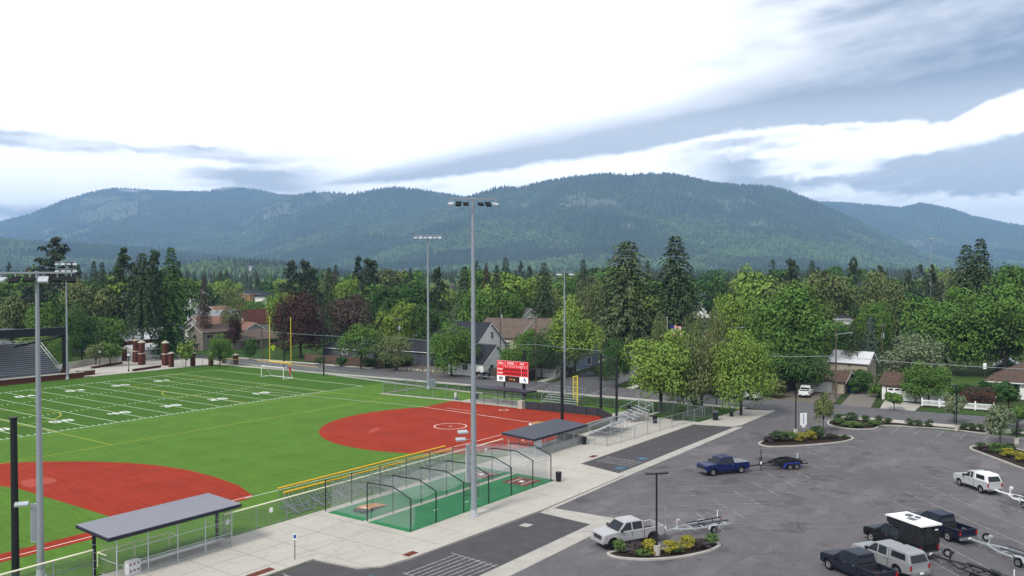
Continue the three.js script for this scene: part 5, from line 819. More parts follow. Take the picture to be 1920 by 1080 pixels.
// Bins, cabinets and signs
function bin(label, x, z, y = 0.12, h = 1.0, r = 0.32) { const o = thing('trash_can', label, 'trash can', [x, y, z]); mesh('body', cyl(r * 0.85, r, h * 0.9, 0, 0, 0, 14), M.blackMatt, o); mesh('rim', cyl(r * 1.08, r * 1.08, h * 0.1, 0, h * 0.9, 0, 14), M.black, o); }
bin('black trash can at the corner post of the batting cage', -33.2, 74.0); bin('black trash can behind the dark-roofed dugout', -14.8, 66.0); bin('black trash can on the concrete below the large bright maple', 4.6, 66.4, 0.12, 1.1, 0.36); bin('black trash can on the concrete beside the angled bleachers', 11.2, 58.6, 0.1, 1.1, 0.38); bin('black trash can at the end of the far dugout', 8.4, 29.6, 0.1, 1.0, 0.34);
{
  const o = thing('waste_station', 'square dark grey waste bin on the lawn by the curb', 'trash can', [12.4, 0.12, 72.6], 0.4); mesh('body', bx(0.8, 1.15, 0.8, 0, 0.575, 0), M.blackMatt, o); mesh('hood', bx(0.88, 0.3, 0.88, 0, 1.3, 0), std(0.09, 0.09, 0.10, 0.6), o);
  const u = thing('utility_cabinet', 'grey utility cabinet on the concrete strip beside the thin light mast', 'cabinet', [15.4, 0.1, 12.9], -0.4); mesh('body', bx(1.1, 1.5, 0.7, 0, 0.75, 0), M.galv, u); mesh('door', bx(0.5, 1.3, 0.04, -0.27, 0.75, 0.36), M.steel, u);
  const w = thing('water_cooler', 'white bucket-like cooler standing in front of the bullpen fence', 'cooler', [5.4, 0.1, 27.2]); mesh('body', cyl(0.24, 0.22, 0.75, 0, 0.5, 0, 12), M.whitePaint, w); mesh('stand', bx(0.5, 0.5, 0.5, 0, 0.25, 0), M.steel, w);
  const ps = (label, x, z, h, y = 0.12) => { const t = thing('accessible_parking_sign', label, 'sign', [x, y, z], -0.63); mesh('post', bar(V(0, 0, 0), V(0, h, 0), 0.035, 7), M.trim, t); const b = mesh('plate', bx(0.34, 0.5, 0.025, 0, h + 0.05, 0.03), M.white, t); mesh('symbol', bx(0.2, 0.26, 0.01, 0, h + 0.08, 0.05), std(0.02, 0.10, 0.30, 0.5), b); return t; };
  ps('blue and white accessible parking sign on a black post on the plaza', -66.2, 70.9, 1.75);
  const sg = thing('entrance_sign', 'white sign panel on a post in the lamp post island', 'sign', [8.9, 0.12, 86.9], -0.63); mesh('post', bar(V(0, 0, 0), V(0, 1.3, 0), 0.05, 7), M.steel, sg); mesh('plate', [bx(0.5, 1.7, 0.05, -0.27, 2.05, 0), bx(0.5, 1.7, 0.05, 0.27, 2.05, 0.02), bx(0.5, 0.5, 0.05, 0, 1.15, 0.04)], M.white, sg); mesh('stripe', bx(0.1, 1.3, 0.02, 0, 2.05, 0.06), std(0.12, 0.14, 0.3, 0.6), sg);
  const lb = (label, x, z) => { const t = thing('picnic_bench', label, 'bench', [x, 0.1, z], 0.3); mesh('seat', bx(1.6, 0.1, 0.5, 0, 0.42, 0), M.blackMatt, t); mesh('leg', [bx(0.1, 0.4, 0.4, -0.6, 0.2, 0), bx(0.1, 0.4, 0.4, 0.6, 0.2, 0)], M.black, t); }; lb('low black bench on the lawn below the bright maple', 17.2, 73.2);
}
// Grandstand
{
  const o = thing('grandstand', 'grey grandstand with rows of bench seats and a black roof beam', 'grandstand', [-19, 0.05, -60.4]);
  const L = 62; mesh('base_wall', [span(-L, 3.5, 0, 1.0, -0.5, 0), span(-L, 5.0, 0, 0.06, 0, 0.8)], M.brick, o); mesh('coping', span(-L, 3.6, 1.0, 1.12, -0.6, 0.06), M.concrete, o); mesh('walkway', span(-L, 3.2, 0.05, 0.95, -3.4, -0.5), M.concrete, o);
  const dark = std(0.24, 0.242, 0.26, 0.8, 0, { map: TX.fine }), seatM = std(0.52, 0.53, 0.57, 0.6, 0.2, { map: TX.fine });
  for (let i = 0; i < 17; i++) { const y = 1.15 + i * 0.375, z = -3.6 - i * 0.66; mesh('riser', span(-L, 0, 0.3, y, z - 0.66, z), dark, o); mesh('seat', span(-L, -0.1, y + 0.34, y + 0.41, z - 0.34, z - 0.04), seatM, o); }
  mesh('stair_rail', [bar(V(0.2, 2.3, -3.4), V(0.2, 8.6, -14.6), 0.07, 6), bar(V(0.2, 1.4, -3.4), V(0.2, 7.7, -14.6), 0.09, 6), ...Array.from({ length: 9 }, (_, i) => bar(V(0.2, 1.2 + i * 0.75, -3.5 - i * 1.35), V(0.2, 2.4 + i * 0.76, -3.5 - i * 1.35), 0.04, 5))], M.galvLight, o);
  mesh('column', [bx(0.75, 9.6, 0.75, 1.0, 5.9, -3.2), bx(0.7, 9, 0.7, -28, 5.6, -3.2)], M.black, o); mesh('column_base', [bx(1.2, 1.6, 1.2, 1.0, 0.9, -3.2), bx(1.2, 1.6, 1.2, -28, 0.9, -3.2)], M.brick, o);
  mesh('roof', [span(-L, 1.5, 9.2, 10.9, -4.2, -2.6), span(-L, -6, 10.3, 10.6, -14, -4.2)], std(0.014, 0.015, 0.02, 0.6, 0, { map: TX.board }), o); mesh('brace', [bar(V(1.0, 9.0, -3.4), V(-6.5, 6.8, -9.5), 0.22, 6), bar(V(-19, 9, -4), V(-19, 6, -12), 0.2, 6)], M.black, o);
  mesh('roof_support', [-8, -20, -32, -44].map((x) => bar(V(x, 6.5, -14), V(x, 10.6, -13.6), 0.2, 6)), M.black, o);
  const st = thing('stone_ramp', 'low brick and concrete ramp wall at the foot of the grandstand', 'wall', [-15.5, 0.1, -62.2]); mesh('brick_face', span(0, 3.4, 0, 1.0, -1.6, 0), M.brick, st); mesh('coping', span(-0.1, 3.5, 1.0, 1.12, -1.7, 0.1), M.concrete, st);
}
// Entrance plaza: brick gate pillars, seat walls, lamps
{
  const pil = (x, z, h, w, tall, label, g) => { const o = thing('brick_pillar', label, 'pillar', [x, 0.1, z], 0.1, g); mesh('shaft', bx(w, h, w, 0, h / 2, 0), M.brick, o); if (tall) { mesh('band', bx(w + 0.3, 0.25, w + 0.3, 0, h * 0.52, 0), M.stone, o); mesh('plaque', bx(0.9, 1.2, 0.06, 0, h * 0.28, w / 2 + 0.04), M.stone, o); mesh('lower_shaft', bx(w + 0.2, h * 0.5, w + 0.2, 0, h * 0.25, 0), M.brick, o); } mesh('cap', [bx(w + 0.3, 0.15, w + 0.3, 0, h + 0.07, 0), new THREE.ConeGeometry((w + 0.3) * 0.7, tall ? 0.6 : 0.35, 4).rotateY(Math.PI / 4).translate(0, h + (tall ? 0.44 : 0.3), 0)], M.stone, o); };
  pil(7.4, -79.4, 5.4, 1.0, true, 'tall brick gate pillar, rearmost of the three with pointed caps'); pil(5.0, -72.6, 5.4, 1.05, true, 'tall brick gate pillar, middle of the three with pointed caps'); pil(7.6, -66.6, 5.4, 1.05, true, 'tall brick gate pillar, right-hand one of the three with pointed caps');
  pil(7.7, -85.4, 3.0, 0.9, false, 'short brick pillar left of the gate'); pil(6.4, -62.2, 3.2, 0.9, false, 'short brick pillar, first right of the gate'); pil(10.6, -59.8, 3.0, 0.85, false, 'short brick pillar, second right of the gate'); pil(13.8, -57.2, 2.8, 0.85, false, 'short brick pillar, third right of the gate'); pil(19.2, -59.6, 2.2, 0.8, false, 'low brick pillar left of the yellow-capped fence'); pil(19.0, -54.6, 2.2, 0.85, false, 'low brick pillar beside the yellow-capped fence');
  fence('iron_fence', 'dark railing between the brick pillars right of the gate', [[6.4, -62], [10.6, -59.6], [13.8, -57], [18.4, -58.4]], 1.9, { step: 2.2, post: M.steel, fabric: null, mid: true });
  const gate = thing('iron_gate', 'grey metal gate between the tall brick pillars', 'gate', [5.2, 0.1, -71.6], -1.2); for (let i = 0; i < 9; i++) mesh('bar', bar(V(0.5 + i * 0.45, 0.1, 0), V(0.5 + i * 0.45, 2.3, 0), 0.03, 5), M.steel, gate); mesh('frame', [bar(V(0.4, 0.15, 0), V(4.3, 0.15, 0), 0.05), bar(V(0.4, 2.3, 0), V(4.3, 2.3, 0), 0.05)], M.steel, gate);
  for (const [a, b, l] of [[[-6.4, -74.4], [3.4, -79], 'low brick seat wall by the rear plaza lamp'], [[-3.8, -61.2], [4.4, -63.6], 'low brick seat wall at the field edge of the plaza']]) { const o = thing('seat_wall', l, 'wall', [a[0], 0.1, a[1]]); const d = V(b[0] - a[0], 0, b[1] - a[1]); mesh('wall', beam(V(0, 0.28, 0), V(d.x, 0.28, d.z), 0.5, 0.56), M.brick, o); mesh('coping', beam(V(0, 0.6, 0), V(d.x, 0.6, d.z), 0.58, 0.08), M.concrete, o); }
  for (const [x, z, l] of [[-4.2, -75.1, 'rear globe lamp post on the stadium plaza'], [-4.4, -62.0, 'front globe lamp post on the stadium plaza']]) { const o = thing('globe_lamp', l, 'street lamp', [x, 0.1, z]); mesh('post', [bar(V(0, 0, 0), V(0, 3.4, 0), 0.08, 8), cyl(0.2, 0.14, 0.5, 0, 0, 0, 8)], M.black, o); mesh('globe', new THREE.SphereGeometry(0.3, 12, 8).translate(0, 3.75, 0), M.white, o); }
  const cw = thing('curved_wall', 'pale curved retaining wall behind the stadium plaza', 'wall', [-17, 0.05, -66]); const pts = [[0, 0], [1, -6], [6, -12], [14, -16.6], [23, -19.6]]; for (let i = 0; i < 4; i++) mesh('wall_section', beam(V(pts[i][0], 0.75, pts[i][1]), V(pts[i + 1][0], 0.75, pts[i + 1][1]), 0.3, 1.5), M.concrete, cw);
  struct(mesh('park_lawn', slab([[-16, -68], [-10, -79], [6, -87], [20, -100], [-30, -120], [-60, -84]], -0.1, 0.07), M.lawn));
}
// ================================================================ houses, garages, garden fences, poles and wires
const wallM = (r, g, b) => std(r, g, b, 0.85, 0, { map: TX.board }), roofM = (r, g, b) => std(r, g, b, 0.9, 0, { map: TX.shingle });
const W = { white: wallM(0.86, 0.85, 0.81), cream: wallM(0.66, 0.60, 0.46), taupe: wallM(0.25, 0.225, 0.19), grey: wallM(0.09, 0.095, 0.11), greyLight: wallM(0.36, 0.37, 0.37), blue: wallM(0.20, 0.27, 0.36), brickRed: std(0.24, 0.10, 0.07, 0.9, 0, { map: TX.brick }), orange: wallM(0.36, 0.20, 0.10), beige: wallM(0.42, 0.37, 0.29), brown: wallM(0.12, 0.075, 0.055) };
const R = { brown: roofM(0.20, 0.15, 0.12), warm: roofM(0.15, 0.10, 0.078), dark: roofM(0.052, 0.055, 0.068), grey: roofM(0.19, 0.195, 0.205), white: std(0.80, 0.80, 0.82, 0.5, 0, { map: TX.fine }), pink: roofM(0.38, 0.21, 0.155), red: roofM(0.15, 0.05, 0.042), bright: roofM(0.45, 0.06, 0.05), blue: roofM(0.20, 0.26, 0.36), green: std(0.20, 0.42, 0.30, 0.6, 0, { map: TX.fine }), ash: roofM(0.44, 0.45, 0.46) };
const frameM = std(0.74, 0.73, 0.70, 0.6);
// Local axes: ridge along x, gables at x = +-w/2, front (+z) and back.
function house(name, label, pos, turn, { w = 12, d = 9, h = 3, rise = 2.4, over = 0.45, wall = W.white, roof = R.brown, hip = 0, win = [], doors = [], chimney = null, trim = frameM, porch = null, category = 'house' }) {
  const o = thing(name, label, category, pos, turn);
  const gable = (x) => ext([[-d / 2, 0], [d / 2, 0], [d / 2, h], ...(hip ? [] : [[0, h + rise * (1 - 0.02)]]), [-d / 2, h]], 0.2).rotateY(Math.PI / 2).translate(x, 0, 0);
  mesh('wall', [gable(-w / 2), gable(w / 2 - 0.2), span(-w / 2 + 0.2, w / 2 - 0.2, 0, h, d / 2 - 0.2, d / 2), span(-w / 2 + 0.2, w / 2 - 0.2, 0, h, -d / 2, -d / 2 + 0.2)], wall, o);
  const e = d / 2 + over, L = w / 2 + over, drop = over * rise / (d / 2), t = 0.16;
  let rf;
  if (hip) {
    const top = [[-L + hip, h + rise], [L - hip, h + rise]], P = [[-L, h - drop, e], [L, h - drop, e], [L, h - drop, -e], [-L, h - drop, -e], [-L + hip, h + rise, 0], [L - hip, h + rise, 0]], f = [[0, 1, 5], [0, 5, 4], [2, 3, 4], [2, 4, 5], [3, 0, 4], [1, 2, 5], [0, 3, 2], [0, 2, 1]], q = [];
    for (const k of f) for (const i of k) q.push(...P[i]); const g = new THREE.BufferGeometry(); g.setAttribute('position', new THREE.Float32BufferAttribute(q, 3)); g.computeVertexNormals(); rf = mesh('roof', g, roof, o);
    mesh('eave_board', [span(-L, L, h - drop - 0.16, h - drop - 0.005, e - 0.05, e), span(-L, L, h - drop - 0.16, h - drop - 0.005, -e, -e + 0.05), span(-L, -L + 0.05, h - drop - 0.16, h - drop - 0.005, -e + 0.05, e - 0.05), span(L - 0.05, L, h - drop - 0.16, h - drop - 0.005, -e + 0.05, e - 0.05)], trim, rf);
  } else {
    const s = Math.atan2(rise + drop, e), len = Math.hypot(rise + drop, e);
    const pl = (sg) => new THREE.BoxGeometry(2 * L, t, len).rotateX(sg * s).translate(0, h - drop + (rise + drop) / 2 + t * 0.45, sg * e / 2);
    rf = mesh('roof', [pl(1), pl(-1)], roof, o);
    const vb = (x, sg) => new THREE.BoxGeometry(0.06, 0.2, len).rotateX(sg * s).translate(x, h - drop + (rise + drop) / 2 - 0.06, sg * e / 2);
    mesh('verge_board', [vb(-L - 0.01, 1), vb(-L - 0.01, -1), vb(L + 0.01, 1), vb(L + 0.01, -1)], trim, rf);
  }
  if (chimney) mesh('chimney', bx(0.7, 1.6, 0.7, chimney[0], h + rise * 0.7 + 0.5, chimney[1]), W.brickRed, rf);
  const face = { f: (u, y) => [u, y, d / 2, 0], b: (u, y) => [u, y, -d / 2, Math.PI], l: (u, y) => [-w / 2, y, u, -Math.PI / 2], r: (u, y) => [w / 2, y, u, Math.PI / 2] };
  for (const [fc, u, y, ww, hh] of win) { const [x, yy, z, a] = face[fc](u, y), tr = (g) => g.rotateY(a).translate(x, yy, z); const wn = mesh('window', [tr(bx(ww + 0.24, 0.12, 0.14, 0, hh / 2 + 0.06, 0.05)), tr(bx(ww + 0.3, 0.1, 0.2, 0, -hh / 2 - 0.05, 0.08)), tr(bx(0.12, hh, 0.14, -ww / 2 - 0.06, 0, 0.05)), tr(bx(0.12, hh, 0.14, ww / 2 + 0.06, 0, 0.05)), tr(bx(0.06, hh, 0.08, 0, 0, 0.04))], trim, o); mesh('pane', tr(bx(ww, hh, 0.04, 0, 0, 0.02)), M.glass, wn); }
  for (const [fc, u, ww, hh, m] of doors) { const [x, yy, z, a] = face[fc](u, hh / 2), tr = (g) => g.rotateY(a).translate(x, yy, z); const dr = mesh('door', tr(bx(ww, hh, 0.08, 0, 0, 0.03)), m ?? M.whitePaint, o); mesh('door_frame', [tr(bx(0.12, hh, 0.14, -ww / 2 - 0.06, 0, 0.04)), tr(bx(0.12, hh, 0.14, ww / 2 + 0.06, 0, 0.04)), tr(bx(ww + 0.24, 0.12, 0.14, 0, hh / 2 + 0.06, 0.04))], trim, dr); }
  return o;
}
const P2 = Math.PI / 2;
// left: brown house by the corner
house('brown_house', 'brown two-storey house with a brown gable roof behind the street trees', [42.5, 0.05, -97.2], 0, { w: 13, d: 7.4, h: 5.3, rise: 1.9, wall: W.taupe, roof: R.brown, win: [['l', 0, 3.9, 1.6, 1.4], ['l', 0.4, 1.4, 2.4, 1.4], ['f', -4.3, 4.0, 1.9, 1.1], ['f', -1.0, 4.0, 1.6, 1.1]], trim: W.cream });
house('ranch_house', 'long low brown house joined to the brown two-storey house', [59.5, 0.05, -94.2], 0, { w: 30, d: 10, h: 2.9, rise: 2.3, hip: 5, wall: W.taupe, roof: R.brown, win: [['f', -8.5, 1.6, 3, 1.1], ['f', -2, 1.6, 2.6, 1.1], ['f', 9, 1.6, 2.8, 1.1]], doors: [['f', 3.4, 1.1, 2.1, W.cream]], trim: W.cream });
// middle
house('grey_house', 'dark grey hipped-roof house behind the brown board fence', [48.4, 0.05, -41.5], P2, { w: 19, d: 9.5, h: 2.9, rise: 2.3, hip: 4, wall: W.grey, roof: R.dark, win: [['b', -6, 1.7, 1.6, 0.9], ['b', 1, 1.7, 1.6, 0.9]] });
house('dark_bungalow', 'dark-roofed bungalow behind the thin light mast', at(796, 212), P2, { w: 13, d: 10, h: 3.6, rise: 2.6, hip: 4.5, wall: W.grey, roof: R.dark });
house('white_gable_house', 'white house with steep dark roof and a gable facing the street', at(868, 210), P2, { w: 17, d: 11.5, h: 5.4, rise: 5.0, wall: W.white, roof: R.dark, win: [['l', 0.6, 7.4, 0.9, 1.5], ['l', -2.8, 2.8, 1.4, 1.4], ['b', 2, 3.2, 1.5, 1.4], ['b', -3, 3.2, 1.5, 1.4]] });
house('white_annex', 'lower white gabled annex with dark roof left of the scoreboard', at(896, 190), P2, { w: 10, d: 9, h: 3.1, rise: 3.5, wall: W.white, roof: R.dark, win: [['l', -1.6, 1.8, 1.2, 1.2], ['l', 1.8, 1.8, 1.2, 1.2], ['b', 0, 1.8, 1.4, 1.1]] });
house('cream_house', 'cream house with wide brown roof behind the scoreboard', at(956, 219), P2, { w: 14, d: 13, h: 6.4, rise: 4.2, wall: W.cream, roof: R.brown, win: [['l', 0, 7.2, 1, 1.3], ['b', 1, 4.6, 1.5, 1.3], ['b', -4, 4.6, 1.5, 1.3]] });
house('blue_house', 'blue-grey house with steep brown roof behind the yellow-green maple', at(1048, 201), P2, { w: 12, d: 16, h: 5.2, rise: 6.2, wall: W.blue, roof: R.brown, win: [['l', -4.6, 3.6, 1.1, 1.5], ['l', 3.6, 1.6, 1.8, 1.6], ['l', 0, 6.4, 1.2, 1.4], ['b', 3, 3.6, 1.3, 1.2], ['b', -3, 1.6, 1.6, 1.5], ['l', 5.6, 4.2, 1.2, 1.6]], chimney: [0, 0] });
house('white_shed', 'small white gabled shed below the blue house', at(1026, 186), P2 + 0.2, { w: 6, d: 6.5, h: 2.2, rise: 2.0, wall: W.white, roof: R.brown, win: [['l', -1, 1.3, 0.7, 0.7], ['l', 1.2, 1.2, 1.0, 0.7]], category: 'shed' });
house('green_roof_house', 'house with pale green metal roof left of the tallest light mast', at(846, 246), P2, { w: 9, d: 8, h: 6.2, rise: 2.4, wall: W.greyLight, roof: R.green });
house('dormer_house', 'grey-roofed house with a white dormer among the trees above the cream house', at(978, 262), P2 - 0.5, { w: 12, d: 10, h: 7.2, rise: 4.4, wall: W.white, roof: R.grey, win: [['l', 0, 8.2, 1.6, 1.2]] });
// far left cluster
house('white_roof_house', 'brick house with bright white metal roof behind the brick gate', at(262, 234), 0.12, { w: 15, d: 9, h: 4.8, rise: 2.4, wall: W.brickRed, roof: R.white, win: [['l', 0, 3, 1.2, 1.4]] });
house('white_carport', 'low white-roofed building directly behind the brick gate pillars', at(262, 224), 0.3, { w: 9, d: 6, h: 2.6, rise: 1.2, wall: W.white, roof: R.white, win: [['l', 0, 1.4, 1.4, 1.0]] });
house('brown_gable_house', 'brown gabled house half hidden left of the brick gate', at(228, 246), P2 + 0.1, { w: 12, d: 9, h: 5.2, rise: 3.8, wall: W.brown, roof: R.warm, win: [['l', 0, 5.6, 1.4, 1.4]] });
house('grey_gable_house', 'grey house with chimney behind the tall dark conifers', at(246, 268), 0.2, { w: 11, d: 8, h: 7, rise: 2.6, wall: W.greyLight, roof: R.grey, chimney: [-2, 0] });
house('grey_gable_house', 'grey gabled house right of the tall dark conifers', at(300, 266), P2, { w: 12, d: 9, h: 6.2, rise: 4.0, wall: W.greyLight, roof: R.grey });
house('pink_roof_house', 'house with salmon pink roof right behind the brown two-storey roof', at(402, 282), 0, { w: 16, d: 11, h: 5.6, rise: 2.6, wall: W.greyLight, roof: R.pink });
house('ash_roof_house', 'low house with pale grey roof behind the salmon roof', at(420, 310), 0.1, { w: 20, d: 12, h: 6.2, rise: 3.0, hip: 5, wall: W.white, roof: R.ash });
house('red_roof_house', 'house with dark red roof left of the yellow goalpost', at(478, 300), 0, { w: 15, d: 11, h: 5.2, rise: 4.4, wall: W.white, roof: R.red });
house('salmon_gable_house', 'grey gabled house with salmon roof edge below the dark red roof', at(468, 268), P2 - 0.3, { w: 9, d: 8, h: 4.6, rise: 2.4, wall: W.greyLight, roof: R.pink });
house('white_roof_cottage', 'cottage with white roof left of the salmon roof', at(375, 280), 0.2, { w: 8, d: 6, h: 4.6, rise: 1.6, wall: W.white, roof: R.white });
house('tower_house', 'tall house with pink roof and pale turret above the rooftops', at(410, 330), 0.2, { w: 9, d: 8, h: 7.5, rise: 2.2, wall: W.brown, roof: R.pink, win: [['f', 0, 5, 3, 1.4]] });
house('orange_house', 'orange unfinished three-storey building in the distance', at(474, 420), 0.1, { w: 13, d: 10, h: 12.5, rise: 1.6, hip: 5, wall: W.orange, roof: R.dark, win: [['f', -3.6, 9.5, 2.2, 2], ['f', 0, 9.5, 2.2, 2], ['f', 3.6, 9.5, 2.2, 2], ['l', 0, 9.5, 3, 2]] });
house('white_block', 'bright white building beside the distant orange one', at(500, 416), 0.1, { w: 9, d: 10, h: 11, rise: 2, hip: 4, wall: W.white, roof: R.dark });
house('white_barn', 'distant white-roofed barn above the leafy trees on the left', at(357, 420), 0.4, { w: 14, d: 10, h: 12, rise: 3, wall: W.white, roof: R.white });
// right
house('red_cottage', 'cottage with bright red roof behind the bright maples', at(1349, 200), 0.4, { w: 6, d: 6, h: 7.6, rise: 2.4, wall: W.beige, roof: R.bright });
house('white_blue_house', 'white gabled house with blue-grey roof far behind the tall conifers', at(1334, 420), P2 - 0.5, { w: 9, d: 7, h: 6.6, rise: 3, wall: W.white, roof: R.blue, win: [['l', 0, 10, 1.4, 1.4]] });
house('white_cottage', 'small white gabled cottage left of the blue-grey roof', at(1312, 420), P2, { w: 6, d: 5, h: 9.2, rise: 2.6, wall: W.white, roof: R.grey, win: [['l', 0, 9.6, 1, 1]] });
house('tree_house', 'dark-roofed white house peeping through the foliage above the spruces', at(1582, 226), 0.2, { w: 4.5, d: 4, h: 10.2, rise: 1.2, hip: 3, wall: W.white, roof: R.dark });
house('peak_house', 'house with white gable boards deep among the right-hand trees', at(1625, 262), P2 - 0.6, { w: 6, d: 6, h: 16, rise: 3, wall: W.grey, roof: R.dark });
house('white_metal_barn', 'long barn with bright white metal roof behind the shed', at(1600, 172), P2 - 0.12, { w: 7.5, d: 4.6, h: 4.5, rise: 1.9, wall: W.beige, roof: R.white });
house('small_garage', 'small beige garage with brown roof beside the alley', S(1556, 738).add(V(4.5, 0, -2)), P2, { w: 8.5, d: 7, h: 2.3, rise: 1.5, wall: W.beige, roof: R.warm, doors: [['b', 0.6, 5, 2.0, W.white]], win: [['l', 2.2, 1.3, 0.6, 0.8]], category: 'garage' });
house('white_garage', 'white double garage with brown roof facing the street', [53.3, 0.05, 92.6], P2, { w: 9.4, d: 7.6, h: 2.7, rise: 1.7, wall: W.white, roof: R.warm, category: 'garage' });
{ // its panelled door with a row of small panes, and a roof vent
  const g = thing('garage_door', 'white panelled garage door with four small windows', 'door', [49.4, 0.05, 91.0], -P2); for (let i = 0; i < 4; i++) mesh('panel', bx(4.4, 0.5, 0.06, 0, 0.3 + i * 0.53, 0.04), M.whitePaint, g); mesh('frame', [bx(4.8, 0.14, 0.1, 0, 2.3, 0.06), bx(0.14, 2.3, 0.1, -2.34, 1.15, 0.06), bx(0.14, 2.3, 0.1, 2.34, 1.15, 0.06)], W.brown, g); for (let i = 0; i < 4; i++) mesh('pane', bx(0.75, 0.3, 0.03, -1.6 + i * 1.07, 1.9, 0.09), M.glass, g);
  const v = thing('roof_vent', 'white roof vent pipe on the white garage roof', 'vent', [51.2, 3.2, 91.2]); mesh('pipe', cyl(0.12, 0.12, 1.2, 0, 0, 0, 8), M.galvLight, v); mesh('cap', cyl(0.2, 0.2, 0.15, 0, 1.2, 0, 8), M.galvLight, v);
}
house('white_bungalow', 'white bungalow with brown hipped roof at the right edge', [69.5, 0.05, 110.2], P2, { w: 15, d: 13, h: 3.3, rise: 2.7, hip: 5.5, over: 0.8, wall: W.white, roof: R.warm, win: [['b', 3.6, 1.9, 1.9, 1.3], ['b', -2.6, 1.9, 1.9, 1.3], ['r', -2, 1.9, 1.6, 1.2]], trim: M.whitePaint });
house('white_roof_shed', 'small shed with bright white roof behind the bungalow', at(1892, 190), 0.1, { w: 6.6, d: 5, h: 1.6, rise: 1.4, wall: W.grey, roof: R.white, category: 'shed' });
{ const b = thing('bird_box', 'little white box on a post in the dark garden', 'bird box', at(1848, 178)); mesh('post', bar(V(0, 0, 0), V(0, 2.2, 0), 0.06), M.oldWood, b); mesh('box', ext([[-0.35, 0], [0.35, 0], [0.35, 0.9], [0, 1.2], [-0.35, 0.9]], 0.6, 0.03).translate(0, 2.1, -0.3), M.whitePaint, b); }
{ const b = thing('portable_toilet', 'blue portable toilet beside the small beige garage', 'toilet', S(1597, 736), -0.5); mesh('body', bx(1.2, 2.2, 1.2, 0, 1.1, 0), std(0.03, 0.10, 0.20, 0.5), b); mesh('roof', ext([[-0.66, 0], [0.66, 0], [0, 0.25]], 1.3, 0.02).translate(0, 2.2, -0.65), std(0.06, 0.14, 0.24, 0.5), b); mesh('door', bx(0.7, 1.9, 0.05, -0.1, 1.05, 0.61), std(0.04, 0.13, 0.26, 0.5), b); }
// Garden fences built of boards
function boardFence(name, label, pts, h, mat, { board = 0.16, gap = 0.012, panel = 2.4, posts = true, y0 = 0.05 } = {}) {
  const o = thing(name, label, 'fence', [pts[0][0], y0, pts[0][1]]);
  for (let s = 0; s + 1 < pts.length; s++) {
    const a = V(pts[s][0] - pts[0][0], 0, pts[s][1] - pts[0][1]), b = V(pts[s + 1][0] - pts[0][0], 0, pts[s + 1][1] - pts[0][1]), L = a.distanceTo(b), n = Math.max(1, Math.round(L / panel));
    for (let i = 0; i < n; i++) { const p = a.clone().lerp(b, i / n), q = a.clone().lerp(b, (i + 1) / n), g = [], k = Math.floor(p.distanceTo(q) / (board + gap)); for (let j = 0; j < k; j++) { const u = p.clone().lerp(q, j / k), v = p.clone().lerp(q, (j + 0.92) / k); const hh = h - (j % 3) * 0.015; u.y = v.y = hh / 2; g.push(beam(u, v, 0.03, hh)); } mesh('board_panel', g, mat[i % mat.length], o); if (posts) mesh('post', bx(0.14, h + 0.1, 0.14, p.x, (h + 0.1) / 2, p.z), mat[0], o); }
  }
  return o;
}
const dkFence = [std(0.20, 0.125, 0.10, 0.95, 0, { map: TX.wood }), std(0.235, 0.145, 0.115, 0.95, 0, { map: TX.wood }), std(0.18, 0.115, 0.095, 0.95, 0, { map: TX.wood })];
boardFence('board_fence', 'brown board fence in panels along the far sidewalk', [[34.4, -47.2], [35.4, -19.8], [44, -18.4]], 1.9, dkFence);
boardFence('board_fence', 'dark brown board fence behind the scoreboard', [[sx(4) + 8.4, 4], [sx(20) + 8.2, 20.6], [62, 14.4]], 1.7, [M.oldWood, dkFence[2]], { panel: 3 });
boardFence('board_fence', 'grey weathered board fence behind the white pickup on the street', [[sx(50) + 8.6, 50], [sx(70) + 8.6, 70], [52, 72]], 1.9, [M.oldWood], { panel: 3 });
boardFence('board_fence', 'reddish board fence beside the fruit tree', [[52.6, 96.4], [56.4, 104.6]], 1.8, [M.redWood], { panel: 2.2 });
{ // white picket fence
  const o = thing('picket_fence', 'white picket fence along the verge by the round green tree', 'fence', [45.2, 0.07, 95.2]), L = 10.6;
  for (let i = 0; i < 5; i++) mesh('post', [bx(0.2, 1.3, 0.2, 0.17 * i * 0.9, 0.65, i * 2.6), new THREE.ConeGeometry(0.16, 0.16, 4).rotateY(Math.PI / 4).translate(0.17 * i * 0.9, 1.38, i * 2.6)], M.whitePaint, o);
  for (let i = 0; i < 4; i++) { const x = (t) => 0.153 * (i + t), z = (t) => i * 2.6 + t * 2.6; mesh('rail', [beam(V(x(0.05), 0.3, z(0.05)), V(x(0.95), 0.3, z(0.95)), 0.06, 0.12), beam(V(x(0.05), 1.0, z(0.05)), V(x(0.95), 1.0, z(0.95)), 0.06, 0.12)], M.whitePaint, o); for (let k = 1; k < 15; k++) mesh('picket', bx(0.03, 0.95, 0.09, x(k / 15) - 0.02, 0.62, z(k / 15)), M.whitePaint, o); }
}
